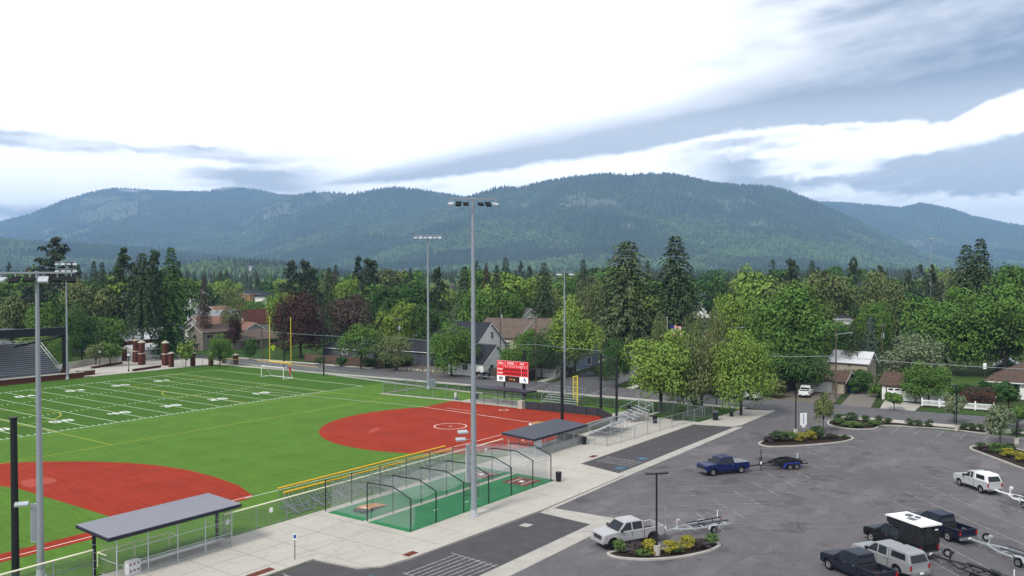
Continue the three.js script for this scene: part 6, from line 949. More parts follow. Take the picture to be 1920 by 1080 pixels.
// Utility poles and wires
function utilityPole(label, p, H, { arms = 1, lamp = false, can = false, turn = -0.05, lean = 0 } = {}) {
  const o = thing('utility_pole', label, 'utility pole', p, turn); mesh('pole', bar(V(0, -0.1, 0), V(lean, H, 0), 0.17, 9, 0.11), M.poleWood, o);
  for (let i = 0; i < arms; i++) { const a = mesh('crossarm', bx(2.6, 0.13, 0.13, lean, H - 0.5 - i, 0.14), M.poleWood, o); mesh('insulator', [-1.15, -0.5, 0.5, 1.15].map((x) => cyl(0.05, 0.06, 0.2, lean + x, H - 0.43 - i, 0.14, 6)), M.steel, a); }
  if (can) mesh('transformer', [cyl(0.28, 0.28, 0.95, 0.36, H - 3.0, 0, 10)], M.galvLight, o);
  if (lamp) mesh('lamp_arm', [bar(V(0, H - 1, 0), V(0.4, H - 0.6, 2.2), 0.05, 6), bx(0.25, 0.14, 0.7, 0.42, H - 0.62, 2.4)], M.galv, o);
  return o;
}
const up = [['wooden utility pole with transformer beside the white boulders', S(747, 690), 12, { can: true }], ['wooden utility pole left of the yellow goalpost', S(491, 675), 12.4, {}], ['wooden utility pole behind the scoreboard', S(1005, 713), 12.9, { arms: 0 }], ['wooden utility pole beside the small beige garage', S(1567, 748), 12.4, { lamp: true, arms: 0 }], ['leaning wooden utility pole up the alley', S(1654, 710), 11.6, { can: true, arms: 1 }]];
const upo = up.map(([l, p, H, e]) => utilityPole(l, p, H, e));
utilityPole('utility pole with transformer among the roofs left of the scoreboard', at(938, 205), 14.4, { can: true, arms: 0 }); utilityPole('double-armed utility pole right of the tall dark conifers', at(313, 240), 12.0, { arms: 2 }); utilityPole('thin utility pole before the white-roofed brick house', at(248, 225), 11.4, { arms: 1 }); utilityPole('utility pole with street lamp behind the bright maples', at(1372, 178), 11.6, { lamp: true, arms: 0 }); utilityPole('distant utility pole right of the dark spruce above the blue house', at(1033, 250), 16.5, { can: true, arms: 0 });
function wire(label, a, b, sag, r = 0.045) { const pts = []; for (let i = 0; i <= 14; i++) { const t = i / 14, p = a.clone().lerp(b, t); p.y -= sag * 4 * t * (1 - t); pts.push(p); } tag(mesh('overhead_wire', new THREE.TubeGeometry(new THREE.CatmullRomCurve3(pts), 20, r, 4), M.galv), label, 'wire'); }
const hi = (p, y) => V(p.x, y, p.z);
wire('overhead cable from the goalpost pole to the boulder pole', hi(S(491, 675), 7.6), hi(S(747, 690), 7.3), 0.5); wire('overhead cable between the boulder pole and the scoreboard pole', hi(S(747, 690), 7.3), hi(S(1005, 713), 7.5), 0.6); wire('overhead cable running right from the scoreboard pole', hi(S(1005, 713), 7.5), hi(V(sx(62) + 7.4, 0, 62), 7.6), 0.7); wire('overhead cable passing behind the bright maples', hi(V(sx(62) + 7.4, 0, 62), 7.6), hi(S(1567, 748), 7.6), 0.3); wire('overhead cable running right across the garage', hi(S(1567, 748), 7.5), hi(V(sx(122) + 8.2, 0, 122), 7.6), 0.35);
utilityPole('wooden utility pole hidden among the bright maples', V(sx(62) + 7.4, 0, 62), 11, { arms: 0 });
// Flag, boulders, small signs
{
  const f = thing('flag', 'red and white striped flag flying above the bright maples', 'flag', at(1251, 143)), H = topAt(597, 143); mesh('staff', bar(V(0, 0, 0), V(0, H, 0), 0.06, 8, 0.04), M.galvLight, f); mesh('finial', new THREE.SphereGeometry(0.12, 10, 8).translate(0, H + 0.1, 0), M.galvLight, f);
  const A = V(RGT.x, 0, RGT.z), fh = 1.7, fl = 1.9, pt = (u, v) => A.clone().multiplyScalar(u * fl + 0.45).add(V(0, H - 1.1 - v * fh - 0.28 * u, 0)).addScaledVector(FWD, 0.18 * Math.sin(u * 9 + v)); const strip = (u0, u1, v0, v1) => { const q = []; const n = 10; for (let i = 0; i < n; i++) { const a = lerp(u0, u1, i / n), b = lerp(u0, u1, (i + 1) / n); for (const [u, v] of [[a, v0], [a, v1], [b, v1], [a, v0], [b, v1], [b, v0]]) q.push(...pt(u, v).toArray()); } const g = new THREE.BufferGeometry(); g.setAttribute('position', new THREE.Float32BufferAttribute(q, 3)); g.computeVertexNormals(); return g; };
  for (let i = 0; i < 13; i++) mesh('stripe', strip(i < 7 ? 0.4 : 0, 1, i / 13, (i + 1) / 13), std(...(i % 2 ? [0.75, 0.74, 0.73] : [0.52, 0.03, 0.05]), 0.8, 0, { side: THREE.DoubleSide }), f); mesh('canton', strip(0, 0.4, 0, 7 / 13), std(0.03, 0.04, 0.16, 0.8, 0, { side: THREE.DoubleSide }), f);
  seed = 77; const stone = std(0.50, 0.46, 0.40, 0.9, 0, { map: TX.rough });
  for (let i = 0; i < 18; i++) { const t = i / 17, p = S(752 + t * 132, 694 + t * 9), g = new THREE.DodecahedronGeometry(rr(0.35, 0.62), 1), q = g.attributes.position; for (let k = 0; k < q.count; k++) { const s = 0.82 + 0.36 * vnoise(q.getX(k) * 3 + i * 7, q.getY(k) * 3 + q.getZ(k) * 2 + 5, 3); q.setXYZ(k, q.getX(k) * s * 1.2, q.getY(k) * s * 0.8, q.getZ(k) * s); } const m = mesh('boulder', g, stone); m.position.set(p.x + rr(-0.3, 0.3), 0.2, p.z); m.rotation.y = rr(0, 6); tag(m, `pale boulder, number ${['one', 'two', 'three', 'four', 'five', 'six', 'seven', 'eight', 'nine', 'ten', 'eleven', 'twelve', 'thirteen', 'fourteen', 'fifteen', 'sixteen', 'seventeen', 'eighteen'][i]} in the row starting at the wooden pole`, 'boulder', 'row of pale boulders along the street'); }
  const ws = thing('crossing_sign', 'yellow-green diamond crossing sign beside the far street', 'sign', S(512, 668), -0.63); mesh('post', bar(V(0, 0, 0), V(0, 2.0, 0), 0.04), M.galv, ws); mesh('plate', [bx(0.95, 0.95, 0.04, 0, 0, 0).rotateZ(Math.PI / 4).translate(0, 2.5, 0), bx(0.6, 0.35, 0.04, 0, 1.7, 0)], std(0.55, 0.75, 0.02, 0.5), ws); mesh('figure', [bx(0.1, 0.4, 0.02, 0, 2.5, 0.035), bx(0.14, 0.14, 0.02, 0, 2.8, 0.035)], M.black, ws);
  const rs = thing('route_sign', 'round white sign on a post by the side street corner', 'sign', S(1045, 707), -0.63); mesh('post', bar(V(0, 0, 0), V(0, 3.0, 0), 0.05), M.galv, rs); mesh('plate', cyl(0.42, 0.42, 0.05, 0, 0, 0, 16).rotateX(P2).translate(0, 3.0, 0), M.white, rs); mesh('mark', bx(0.12, 0.4, 0.02, 0, 3.0, 0.06), M.black, rs); mesh('street_plate', bx(1.2, 0.28, 0.04, 0.1, 3.65, 0), std(0.2, 0.4, 0.42, 0.6), rs);
  const bo = (px, py, h, l, c) => { const t = thing('bollard', l, 'bollard', S(px, py)); mesh('post', cyl(0.1, 0.1, h, 0, 0, 0, 8), c, t); mesh('cap', new THREE.SphereGeometry(0.1, 8, 6).translate(0, h, 0), c, t); }; bo(1637, 718, 3.0, 'yellow guy-wire guard, left of two up the alley', std(0.5, 0.35, 0.06, 0.7)); bo(1646, 712, 3.0, 'yellow guy-wire guard, right of two up the alley', std(0.5, 0.35, 0.06, 0.7));
}
// ================================================================ vehicles and trailers (forward is local +x)
const paint = (r, g, b, metal = 0.25) => new THREE.MeshPhysicalMaterial({ color: lin(r, g, b), roughness: 0.4, metalness: metal, clearcoat: 0.2, clearcoatRoughness: 0.08, specularIntensity: 0.4 });
const PAINT = { silver: paint(0.40, 0.39, 0.395, 0.2), satin: paint(0.46, 0.46, 0.46, 0.2), white: paint(0.76, 0.76, 0.75, 0), navy: paint(0.006, 0.008, 0.024, 0), blue: paint(0.004, 0.010, 0.075, 0), black: paint(0.008, 0.008, 0.01, 0), pewter: paint(0.30, 0.30, 0.305, 0.2), slate: paint(0.012, 0.015, 0.026, 0) };
const tyreG = (r, w) => new THREE.LatheGeometry([[r * 0.6, -w / 2], [r * 0.9, -w / 2], [r, -w * 0.34], [r, w * 0.34], [r * 0.9, w / 2], [r * 0.6, w / 2]].map(([a, b]) => new THREE.Vector2(a, b)), 20).rotateX(P2);
const rimG = (r, w, n) => { const g = [cyl(r * 0.6, r * 0.6, w * 0.5, 0, -w * 0.2, 0, 16).rotateX(P2), cyl(r * 0.13, r * 0.13, 0.04, 0, w * 0.31, 0, 10).rotateX(P2)]; return g; };
const spokeG = (r, w, n) => Array.from({ length: n }, (_, i) => bx(r * 0.52, 0.13 * r, 0.03, r * 0.3, 0, w * 0.33).rotateZ(i / n * 6.2832));
function wheel(o, x, y, z, r, w, side, { spokes = 6, rim = M.rim } = {}) {
  const t = mesh('wheel', tyreG(r, w).rotateY(side > 0 ? 0 : Math.PI).translate(x, y, z), M.rubber, o);
  mesh('rim', [...rimG(r, w)].map((g) => g.rotateY(side > 0 ? 0 : Math.PI).translate(x, y, z)), M.rimDark, t); mesh('spokes', [...spokeG(r, w, spokes), new THREE.TorusGeometry(r * 0.57, r * 0.05, 5, 18).translate(0, 0, w * 0.33)].map((g) => g.rotateY(side > 0 ? 0 : Math.PI).translate(x, y, z)), rim, t);
  return t;
}
// narrow with height: sides lean in above the waist
const lean = (g, y0, k, w) => { const p = g.attributes.position; for (let i = 0; i < p.count; i++) { const y = p.getY(i); if (y > y0) p.setZ(i, p.getZ(i) * (1 - k * (y - y0))); } g.computeVertexNormals(); return g; };
function pickup(label, pos, turn, { L = 5.9, wb = 3.7, Wd = 1.98, crew = true, body = PAINT.silver, r = 0.4, lift = 0, canopy = null, cover = null, rim = M.rim, camper = false, canopyGlass = true, plate = true, name = 'pickup_truck' } = {}) {
  const o = thing(name, label, 'pickup truck', pos, turn), z = Wd / 2, fx = L / 2 - 0.95, rx = fx - wb, y0 = 0.42 + lift, hood = 1.2 + lift, belt = 1.2 + lift, roof = 1.93 + lift, cb = rx + (crew ? 0.86 : 1.02), back = -L / 2 + 0.12, front = L / 2 - 0.1, ar = r * 1.22, wy = r;
  const arch = (cx) => Array.from({ length: 9 }, (_, i) => { const a = Math.PI - i / 8 * Math.PI; return [cx + Math.cos(a) * ar, Math.max(y0, wy + Math.sin(a) * ar)]; });
  const cabX = fx - 0.62, front0 = [[cb, y0], ...arch(fx).filter(([x]) => x > cb), [front, y0 + 0.05], [front + 0.05, y0 + 0.35], [front + 0.03, hood - 0.16], [front - 0.12, hood - 0.04], [front - 0.6, hood + 0.01], [cabX + 0.2, belt + 0.05], [cb, belt]];
  mesh('body', lean(ext(front0, Wd, 0.06).translate(0, 0, -z), belt - 0.25, 0.12), body, o);
  // cab above the waist
  const ca = cabX + 0.15, pr = [[cb, belt - 0.03], [ca, belt - 0.03], [ca - 0.78, roof - 0.05], [ca - 0.98, roof], [cb + 0.28, roof], [cb + 0.1, roof - 0.06]], cw = Wd - 0.1, kk = 0.26;
  mesh('cab', lean(ext(pr, cw, 0.05).translate(0, 0, -cw / 2), belt, kk), body, o);
  const zs = (y) => (cw / 2 + 0.008) * (1 - kk * (y - belt)), quad = (a, b, c, d) => { const g = new THREE.BufferGeometry(); g.setAttribute('position', new THREE.Float32BufferAttribute([...a, ...b, ...c, ...a, ...c, ...d], 3)); g.computeVertexNormals(); return g; };
  const yb = belt + 0.05, yt = roof - 0.1, fxw = (y) => ca - 0.78 * (y - belt + 0.03) / (roof - 0.02 - belt);
  const split = crew ? (cb + ca) / 2 - 0.12 : cb + 0.55;
  for (const s of [1, -1]) {
    const sw = (x0b, x1b, x0t, x1t) => { const A = [x0b, yb, s * zs(yb)], B = [x1b, yb, s * zs(yb)], C2 = [x1t, yt, s * zs(yt)], D = [x0t, yt, s * zs(yt)]; return s > 0 ? quad(A, B, C2, D) : quad(B, A, D, C2); };
    mesh('side_window', sw(split + 0.06, fxw(yb) - 0.16, split + 0.06, fxw(yt) - 0.18), M.glass, o); mesh('side_window', sw(cb + 0.16, split - 0.06, cb + 0.2, split - 0.06), M.glass, o);
    mesh('mirror', bx(0.16, 0.2, 0.22, ca - 0.3, belt + 0.14, s * (z + 0.08)), M.trim, o);
    mesh('door_handle', [bx(0.16, 0.04, 0.03, split + 0.16, belt - 0.1, s * (z - 0.005)), ...(crew ? [bx(0.16, 0.04, 0.03, cb + 0.3, belt - 0.1, s * (z - 0.005))] : [])], M.chrome, o);
    mesh('door_seam', [bx(0.015, 0.6, 0.012, split, belt - 0.33, s * (z - 0.002)), bx(0.015, 0.6, 0.012, ca - 0.25, belt - 0.33, s * (z - 0.002)), bx(0.02, belt - y0 - 0.05, 0.012, cb + 0.02, (belt + y0) / 2, s * (z - 0.002))], M.trim, o);
    mesh('headlight', bx(0.1, 0.2, 0.42, front - 0.03, hood - 0.3, s * (z - 0.27)), M.lampClear, o); mesh('tail_light', bx(0.06, 0.34, 0.14, back - 0.02, belt - 0.26, s * (z - 0.1)), M.lampRed, o);
    mesh('wheel_arch', [fx, rx].map((x) => new THREE.TorusGeometry(ar + 0.02, 0.035, 5, 14, Math.PI).translate(x, wy, s * (z - 0.02))), lift > 0.05 ? M.trim : body, o);
  }
  const wsq = (y, dx) => [ca - 0.78 * (y - belt + 0.03) / (roof - 0.02 - belt) + dx, y], [w0, w1] = [wsq(belt + 0.06, 0.03), wsq(roof - 0.1, 0.03)];
  mesh('windshield', quad([w0[0], w0[1], -zs(w0[1]) + 0.08], [w0[0], w0[1], zs(w0[1]) - 0.08].map((v) => v), [w1[0], w1[1], zs(w1[1]) - 0.08], [w1[0], w1[1], -zs(w1[1]) + 0.08]), M.glass, o);
  mesh('rear_window', quad([cb - 0.004, belt + 0.1, zs(belt) - 0.12], [cb - 0.004, belt + 0.1, -zs(belt) + 0.12], [cb + 0.11, roof - 0.1, -zs(roof) + 0.12], [cb + 0.11, roof - 0.1, zs(roof) - 0.12]), M.glass, o);
  mesh('grille', [bx(0.06, 0.34, Wd * 0.55, front + 0.035, hood - 0.36, 0)], M.trim, o); mesh('front_bumper', [bx(0.22, 0.24, Wd - 0.06, front + 0.06, y0 + 0.14, 0)], lift > 0.05 ? body : M.chrome, o); mesh('rear_bumper', bx(0.2, 0.22, Wd - 0.1, back - 0.08, y0 + 0.1, 0), M.chrome, o);
  // load bed
  const bp = [[back, y0 + 0.08], ...arch(rx), [cb - 0.04, y0], [cb - 0.04, belt + 0.02], [back, belt + 0.02]];
  for (const s of [1, -1]) mesh('bed_side', ext(bp, 0.12, 0.03).translate(0, 0, s > 0 ? z - 0.13 : -z + 0.01), body, o);
  mesh('bed_floor', [span(back + 0.05, cb - 0.06, y0 + 0.2, y0 + 0.28, -z + 0.12, z - 0.12), span(cb - 0.14, cb - 0.06, y0 + 0.28, belt, -z + 0.12, z - 0.12)], M.trim, o); mesh('tailgate', span(back, back + 0.08, y0 + 0.22, belt + 0.02, -z + 0.125, z - 0.125), body, o);
  mesh('underbody', span(back + 0.3, front - 0.3, y0 - 0.12, y0 + 0.2, -z + 0.35, z - 0.35), M.trim, o);
  if (plate) mesh('number_plate', bx(0.02, 0.15, 0.32, back - 0.19, y0 + 0.12, 0), M.white, o);
  if (cover) mesh('bed_cover', span(back + 0.03, cb - 0.05, belt + 0.021, belt + 0.06, -z + 0.06, z - 0.06), cover, o);
  if (canopy) {
    const cp = [[back + 0.02, belt + 0.025], [cb - 0.05, belt + 0.025], [cb - 0.03, roof - 0.02], [cb - 0.2, roof + 0.04], [back + 0.5, roof + 0.02], [back + 0.28, roof - 0.06]], w2 = Wd - 0.08; const cn = mesh('canopy', lean(ext(cp, w2, 0.05).translate(0, 0, -w2 / 2), belt, 0.2), canopy, o);
    const z2 = (y) => (w2 / 2 + 0.008) * (1 - 0.2 * (y - belt)); for (const s of [1, -1]) { const a = [back + 0.45, belt + 0.16, s * z2(belt + 0.16)], b = [cb - 0.28, belt + 0.16, s * z2(belt + 0.16)], c = [cb - 0.28, roof - 0.14, s * z2(roof - 0.14)], d = [back + 0.55, roof - 0.14, s * z2(roof - 0.14)]; mesh('canopy_window', s > 0 ? quad(a, b, c, d) : quad(b, a, d, c), M.glass, cn); }
    const ya = belt + 0.08, yc = roof - 0.12; mesh('hatch_window', quad([back + 0.02 - 0.01 + 0.01, ya, -z2(ya) + 0.14], [back + 0.30 - 0.02, yc, -z2(yc) + 0.14], [back + 0.28, yc, z2(yc) - 0.14], [back + 0.02, ya, z2(ya) - 0.14]).translate(-0.02, 0, 0), M.glass, cn);
  }
  if (camper) {
    const ctx = std(0.05, 0.05, 0.055, 0.95, 0, { map: TX.speck }), cv = std(0.055, 0.055, 0.06, 0.9, 0, { map: TX.speck }), x1 = cb + 1.35, H0 = belt + 0.05, H1 = belt + 1.5;
    const c = mesh('camper_body', [span(back - 0.1, cb - 0.1, H0, H0 + 0.35, -z + 0.02, z - 0.02), ext([[back - 0.1, H0 + 0.35], [cb - 0.1, H0 + 0.35], [cb + 0.05, roof + 0.1], [x1 - 0.3, roof + 0.12], [x1, roof + 0.4], [x1 - 0.1, H1], [back - 0.05, H1]], Wd - 0.06, 0.03).translate(0, 0, -z + 0.03)], ctx, o);
    mesh('camper_roof', ext([[back - 0.25, H1], [x1, H1], [x1 + 0.05, H1 + 0.08], [x1 - 0.15, H1 + 0.15], [back - 0.25, H1 + 0.13]], Wd + 0.16, 0.03).translate(0, 0, -z - 0.08), M.whitePaint, o);
    mesh('roof_vent', [bx(0.45, 0.12, 0.45, x1 - 1.2, H1 + 0.2, 0.2), bx(0.7, 0.03, 0.5, x1 - 2.0, H1 + 0.17, -0.3), bx(0.4, 0.1, 0.3, x1 - 1.9, H1 + 0.19, 0.4)], std(0.12, 0.12, 0.13, 0.6), o);
    for (const s of [1, -1]) mesh('camper_window', [bx(0.6, 0.55, 0.02, cb - 0.9, H0 + 0.95, s * (z + 0.005)), bx(0.5, 0.4, 0.02, cb + 0.7, H1 - 0.35, s * (z + 0.005))], M.glass, c); mesh('camper_door', bx(0.03, 0.9, 0.6, back - 0.12, H0 + 0.9, -0.2), std(0.03, 0.03, 0.034, 0.8), c); mesh('camper_logo', [bx(0.02, 0.1, 0.3, back - 0.125, H1 - 0.35, 0.6), bx(0.55, 0.08, 0.02, back + 0.8, H0 + 0.45, z + 0.006)], M.whitePaint, c);
    mesh('rear_pole', bar(V(back - 0.2, y0, -z + 0.05), V(back - 0.2, belt + 0.5, -z + 0.05), 0.05), M.trim, o);
  }
  for (const s of [1, -1]) for (const x of [fx, rx]) wheel(o, x, wy, s * (z - 0.14), r, 0.27, s, { rim, spokes: 6 });
  return o;
}
const headOf = (a, b) => Math.atan2(-(a.z - b.z), a.x - b.x);           // turn that points +x from b to a
function placeTruck(label, fw, rw, opt) {                                // near-side front and rear wheel contact points
  const a = S(...fw, 0.03), b = S(...rw, 0.03), t = opt.turn ?? headOf(a, b), L = opt.L ?? 5.9, wb = opt.wb ?? 3.7, dir = V(Math.cos(t), 0, -Math.sin(t)), side = V(Math.sin(t), 0, Math.cos(t)), near = opt.near ?? -1;
  const fx = L / 2 - 0.95, mid = opt.useFront ? a.clone().addScaledVector(dir, -fx) : a.clone().add(b).multiplyScalar(0.5).addScaledVector(dir, -(fx - wb / 2));
  mid.addScaledVector(side, -near * ((opt.Wd ?? 1.98) / 2 - 0.03)); mid.y = 0.03;
  return pickup(label, mid, t, opt);
}
const trucks = {};
trucks.silver = placeTruck('silver crew cab pickup with raised suspension beside the lamp post island', [1141, 1033], [1233, 1017], { body: PAINT.silver, L: 6.1, wb: 3.9, r: 0.45, lift: 0.14, rim: M.rimDark });
trucks.blue = placeTruck('deep blue extended cab pickup towing a black boat trailer', [1333, 893], [1394, 887], { body: PAINT.blue, L: 5.8, wb: 3.65, crew: true, r: 0.41, cover: std(0.20, 0.21, 0.22, 0.8) });
trucks.capped = placeTruck('silver pickup with white canopy at the right edge of the lot', [1797, 910], [1840, 925], { body: PAINT.satin, L: 5.1, wb: 3.1, Wd: 1.78, crew: false, r: 0.38, lift: 0.04, canopy: PAINT.white });
trucks.navy = placeTruck('dark navy crew cab pickup with open bed', [1713, 992], [1774, 1014], { body: PAINT.navy, L: 6.0, wb: 3.75, r: 0.43, rim: M.rim });
trucks.camper = placeTruck('black pickup carrying a pop-up camper with white roof', [1633, 1016], [1710, 1056], { body: PAINT.black, L: 6.2, wb: 3.9, r: 0.43, camper: true, turn: headOf(S(1713, 992), S(1774, 1014)), useFront: true });
trucks.pewter = placeTruck('pewter pickup with matching canopy at the bottom edge', [1612, 1052], [1660, 1086], { body: PAINT.pewter, L: 5.9, wb: 3.6, r: 0.42, canopy: PAINT.pewter, turn: headOf(S(1713, 992), S(1774, 1014)) + 0.04, useFront: true });
trucks.slate = placeTruck('dark slate crew cab pickup cut by the bottom edge', [1553, 1068], [1600, 1096], { body: PAINT.slate, L: 5.8, wb: 3.7, r: 0.41, turn: headOf(S(1713, 992), S(1774, 1014)) + 0.04, useFront: true });
trucks.street = placeTruck('white pickup parked along the street behind the bright maple', [1371, 747], [1408, 750], { body: PAINT.white, L: 5.7, wb: 3.55, r: 0.39, turn: Math.atan2(1, 0.067) });
{ const p = S(1512, 745); pickup('white crew cab pickup parked nose-in on the dirt driveway', V(p.x + 1.6, 0.03, p.z - 0.6), 0.16, { body: PAINT.white, L: 5.7, wb: 3.6, r: 0.39 }); }
{ const p = at(1056, 190); pickup('dark pickup parked by the blue house', V(p.x, 0.03, p.z), 1.7, { body: PAINT.black, L: 5.4, wb: 3.3 }); }
// Boat trailers: tongue at local +x, wheels at the back
function trailer(label, hitch, turn, { L = 6, Wd = 1.7, mat = M.galvLight, axles = 1, r = 0.33, fender = null, spare = false, tall = true, cover = false, bunk = std(0.05, 0.05, 0.055, 0.95) } = {}) {
  const o = thing('boat_trailer', label, 'trailer', [hitch.x, 0.03, hitch.z], turn), z = Wd / 2, y = 0.55, ax = -L * 0.72;
  mesh('tongue', [beam(V(0, y - 0.05, 0), V(-1.6, y, 0), 0.1, 0.12), bx(0.25, 0.12, 0.14, 0, y - 0.02, 0)], mat, o);
  for (const s of [1, -1]) mesh('frame_rail', [beam(V(-1.3, y, s * 0.04), V(-L * 0.45, y, s * z * 0.82), 0.09, 0.11), beam(V(-L * 0.45, y, s * z * 0.82), V(-L, y + 0.03, s * z * 0.82), 0.09, 0.11)], mat, o);
  mesh('cross_member', [-L * 0.45, -L * 0.62, -L * 0.82, -L + 0.08].map((x) => beam(V(x, y - 0.06, -z * 0.82), V(x, y - 0.06, z * 0.82), 0.08, 0.09)), mat, o);
  for (const s of [1, -1]) mesh('bunk', [beam(V(-L * 0.42, y + 0.22, s * 0.42), V(-L + 0.05, y + 0.3, s * 0.5), 0.12, 0.08), bx(0.06, 0.25, 0.06, -L * 0.62, y + 0.1, s * 0.45), bx(0.06, 0.28, 0.06, -L * 0.85, y + 0.12, s * 0.48)], bunk, o);
  mesh('winch_post', [beam(V(-1.5, y, 0), V(-1.75, y + 0.75, 0), 0.09, 0.09), bx(0.25, 0.18, 0.2, -1.72, y + 0.72, 0), bx(0.12, 0.1, 0.3, -1.6, y + 0.55, 0.05)], mat, o); mesh('winch_strap', cyl(0.09, 0.09, 0.12, 0, 0, 0, 10).rotateX(P2).translate(-1.66, y + 0.62, -0.06), std(0.4, 0.05, 0.04, 0.7), o);
  mesh('jack', [bar(V(-0.55, 0.18, 0.16), V(-0.55, y + 0.45, 0.16), 0.035, 7), cyl(0.1, 0.1, 0.06, 0, 0, 0, 10).rotateX(P2).translate(-0.55, 0.1, 0.16)], M.steel, o);
  if (tall) mesh('guide_post', bar(V(-L + 0.2, y, z), V(-L + 0.2, y + 0.8, z), 0.04, 7), M.whitePaint, o);
  const xs = axles === 2 ? [ax + 0.42, ax - 0.42] : [ax];
  for (const x of xs) { mesh('axle', beam(V(x, r, -z), V(x, r, z), 0.06, 0.06), M.steel, o); for (const s of [1, -1]) { wheel(o, x, r, s * (z + 0.06), r, 0.2, s, { spokes: 5 }); } }
  for (const s of [1, -1]) mesh('fender', ext(axles === 2 ? [[ax - 0.95, r], [ax - 0.8, r * 2 + 0.1], [ax + 0.8, r * 2 + 0.1], [ax + 1.25, r * 0.9], [ax + 1.2, r * 0.9], [ax + 0.78, r * 2 + 0.06], [ax - 0.77, r * 2 + 0.06], [ax - 0.9, r]] : [[ax - 0.5, r * 1.3], [ax - 0.36, r * 2 + 0.1], [ax + 0.36, r * 2 + 0.1], [ax + 0.5, r * 1.3], [ax + 0.46, r * 1.3], [ax + 0.33, r * 2 + 0.06], [ax - 0.33, r * 2 + 0.06], [ax - 0.46, r * 1.3]], 0.24).translate(0, 0, s > 0 ? z - 0.05 : -z - 0.19), fender ?? mat, o);
  for (const s of [1, -1]) mesh('tail_lamp', bx(0.06, 0.1, 0.2, -L - 0.02, y + 0.05, s * z * 0.7), M.lampRed, o);
  if (spare) { const t = mesh('spare_wheel', tyreG(0.33, 0.2).rotateY(P2 * 0.4).translate(-1.1, y + 0.45, 0.28), M.rubber, o); mesh('rim', rimG(0.33, 0.2).map((g) => g.rotateY(P2 * 0.4).translate(-1.1, y + 0.45, 0.28)), M.rim, t); }
  if (cover) mesh('cradle', [ext([[-L * 0.95, y], [-L * 0.9, y + 0.35], [-L * 0.75, y + 0.62], [-L * 0.6, y + 0.58], [-L * 0.42, y + 0.25], [-L * 0.4, y + 0.05]], 0.14, 0.03).translate(0, 0, z * 0.55), ext([[-L * 0.95, y], [-L * 0.9, y + 0.35], [-L * 0.75, y + 0.62], [-L * 0.6, y + 0.58], [-L * 0.42, y + 0.25], [-L * 0.4, y + 0.05]], 0.14, 0.03).translate(0, 0, -z * 0.55 - 0.14), bx(L * 0.4, 0.06, z * 1.1, -L * 0.72, y + 0.3, 0)], M.blackMatt, o);
  return o;
}
const rearOf = (o, L, gap = 0.3) => o.localToWorld(V(-L / 2 - gap, 0, 0));
for (const t of Object.values(trucks)) t.updateMatrixWorld();
trailer('bare galvanised boat trailer behind the silver crew cab pickup', rearOf(trucks.silver, 6.1), trucks.silver.rotation.y - 0.05, { L: 6.6, Wd: 1.6, r: 0.31 });
trailer('black tandem boat trailer with blue fenders behind the blue pickup', rearOf(trucks.blue, 5.8), trucks.blue.rotation.y - 0.1, { L: 7.2, Wd: 1.9, mat: M.black, axles: 2, fender: paint(0.02, 0.05, 0.35), cover: true });
trailer('white painted boat trailer behind the white-canopied pickup', rearOf(trucks.capped, 5.1), trucks.capped.rotation.y + 0.02, { L: 6, Wd: 1.8, mat: M.whitePaint });
trailer('galvanised boat trailer with spare wheel behind the navy pickup', rearOf(trucks.navy, 6), trucks.navy.rotation.y, { L: 7, Wd: 1.9, spare: true, r: 0.36 });
trailer('dark boat trailer behind the camper pickup', rearOf(trucks.camper, 6.2), trucks.camper.rotation.y, { L: 6.5, Wd: 1.7, mat: M.trim, spare: true });
{ // grey pole rising at the silver pickup's hitch, mast by the blue trailer
  const g = (p, h, l, m) => { const t = thing('guide_post', l, 'post', p); mesh('post', bar(V(0, 0, 0), V(0, h, 0), 0.06, 8), m, t); mesh('collar', cyl(0.09, 0.09, 0.3, 0, h * 0.3, 0, 8), M.whitePaint, t); };
  const p = rearOf(trucks.silver, 6.1, 0.15); g(V(p.x, 0.03, p.z + 0.5), 2.6, 'upright grey guide post at the rear of the silver pickup', M.steel);
  const q = trucks.blue.localToWorld(V(-4.6, 0, -0.6)); g(V(q.x, 0.03, q.z), 2.4, 'slim dark post on the trailer tongue behind the blue pickup', M.trim);
  // machines on a small trailer across the street
  const at1 = S(895, 712), tr = thing('utility_trailer', 'small grey flatbed trailer parked beyond the street near the scoreboard', 'trailer', [at1.x + 1.5, 0.03, at1.z], -1.35); mesh('deck', [bx(3.6, 0.12, 1.7, 0, 0.6, 0), bx(1.4, 0.1, 0.12, 2.4, 0.55, 0)], M.galv, tr); for (const s of [1, -1]) for (const x of [-0.4, 0.4]) wheel(tr, x, 0.32, s * 0.95, 0.32, 0.2, s); mesh('fender', [bx(1.7, 0.05, 0.25, 0, 0.7, 0.95), bx(1.7, 0.05, 0.25, 0, 0.7, -0.95)], M.galv, tr);
  for (const [dx, l] of [[-0.7, 'dark quad bike standing on the rear of the flatbed trailer'], [0.9, 'dark quad bike standing on the front of the flatbed trailer']]) { const w = tr.localToWorld(V(dx, 0.66, 0)); const k = thing('quad_bike', l, 'quad bike', w, -1.35); mesh('body', [ext([[-0.7, 0.3], [0.7, 0.3], [0.8, 0.6], [0.3, 0.7], [0.1, 0.85], [-0.6, 0.8], [-0.8, 0.6]], 0.6, 0.05).translate(0, 0, -0.3), bar(V(0.35, 0.7, 0), V(0.25, 1.15, 0), 0.04), bar(V(0.25, 1.15, -0.35), V(0.25, 1.15, 0.35), 0.03)], M.blackMatt, k); for (const s of [1, -1]) for (const x of [-0.55, 0.55]) wheel(k, x, 0.27, s * 0.42, 0.27, 0.2, s); }
}
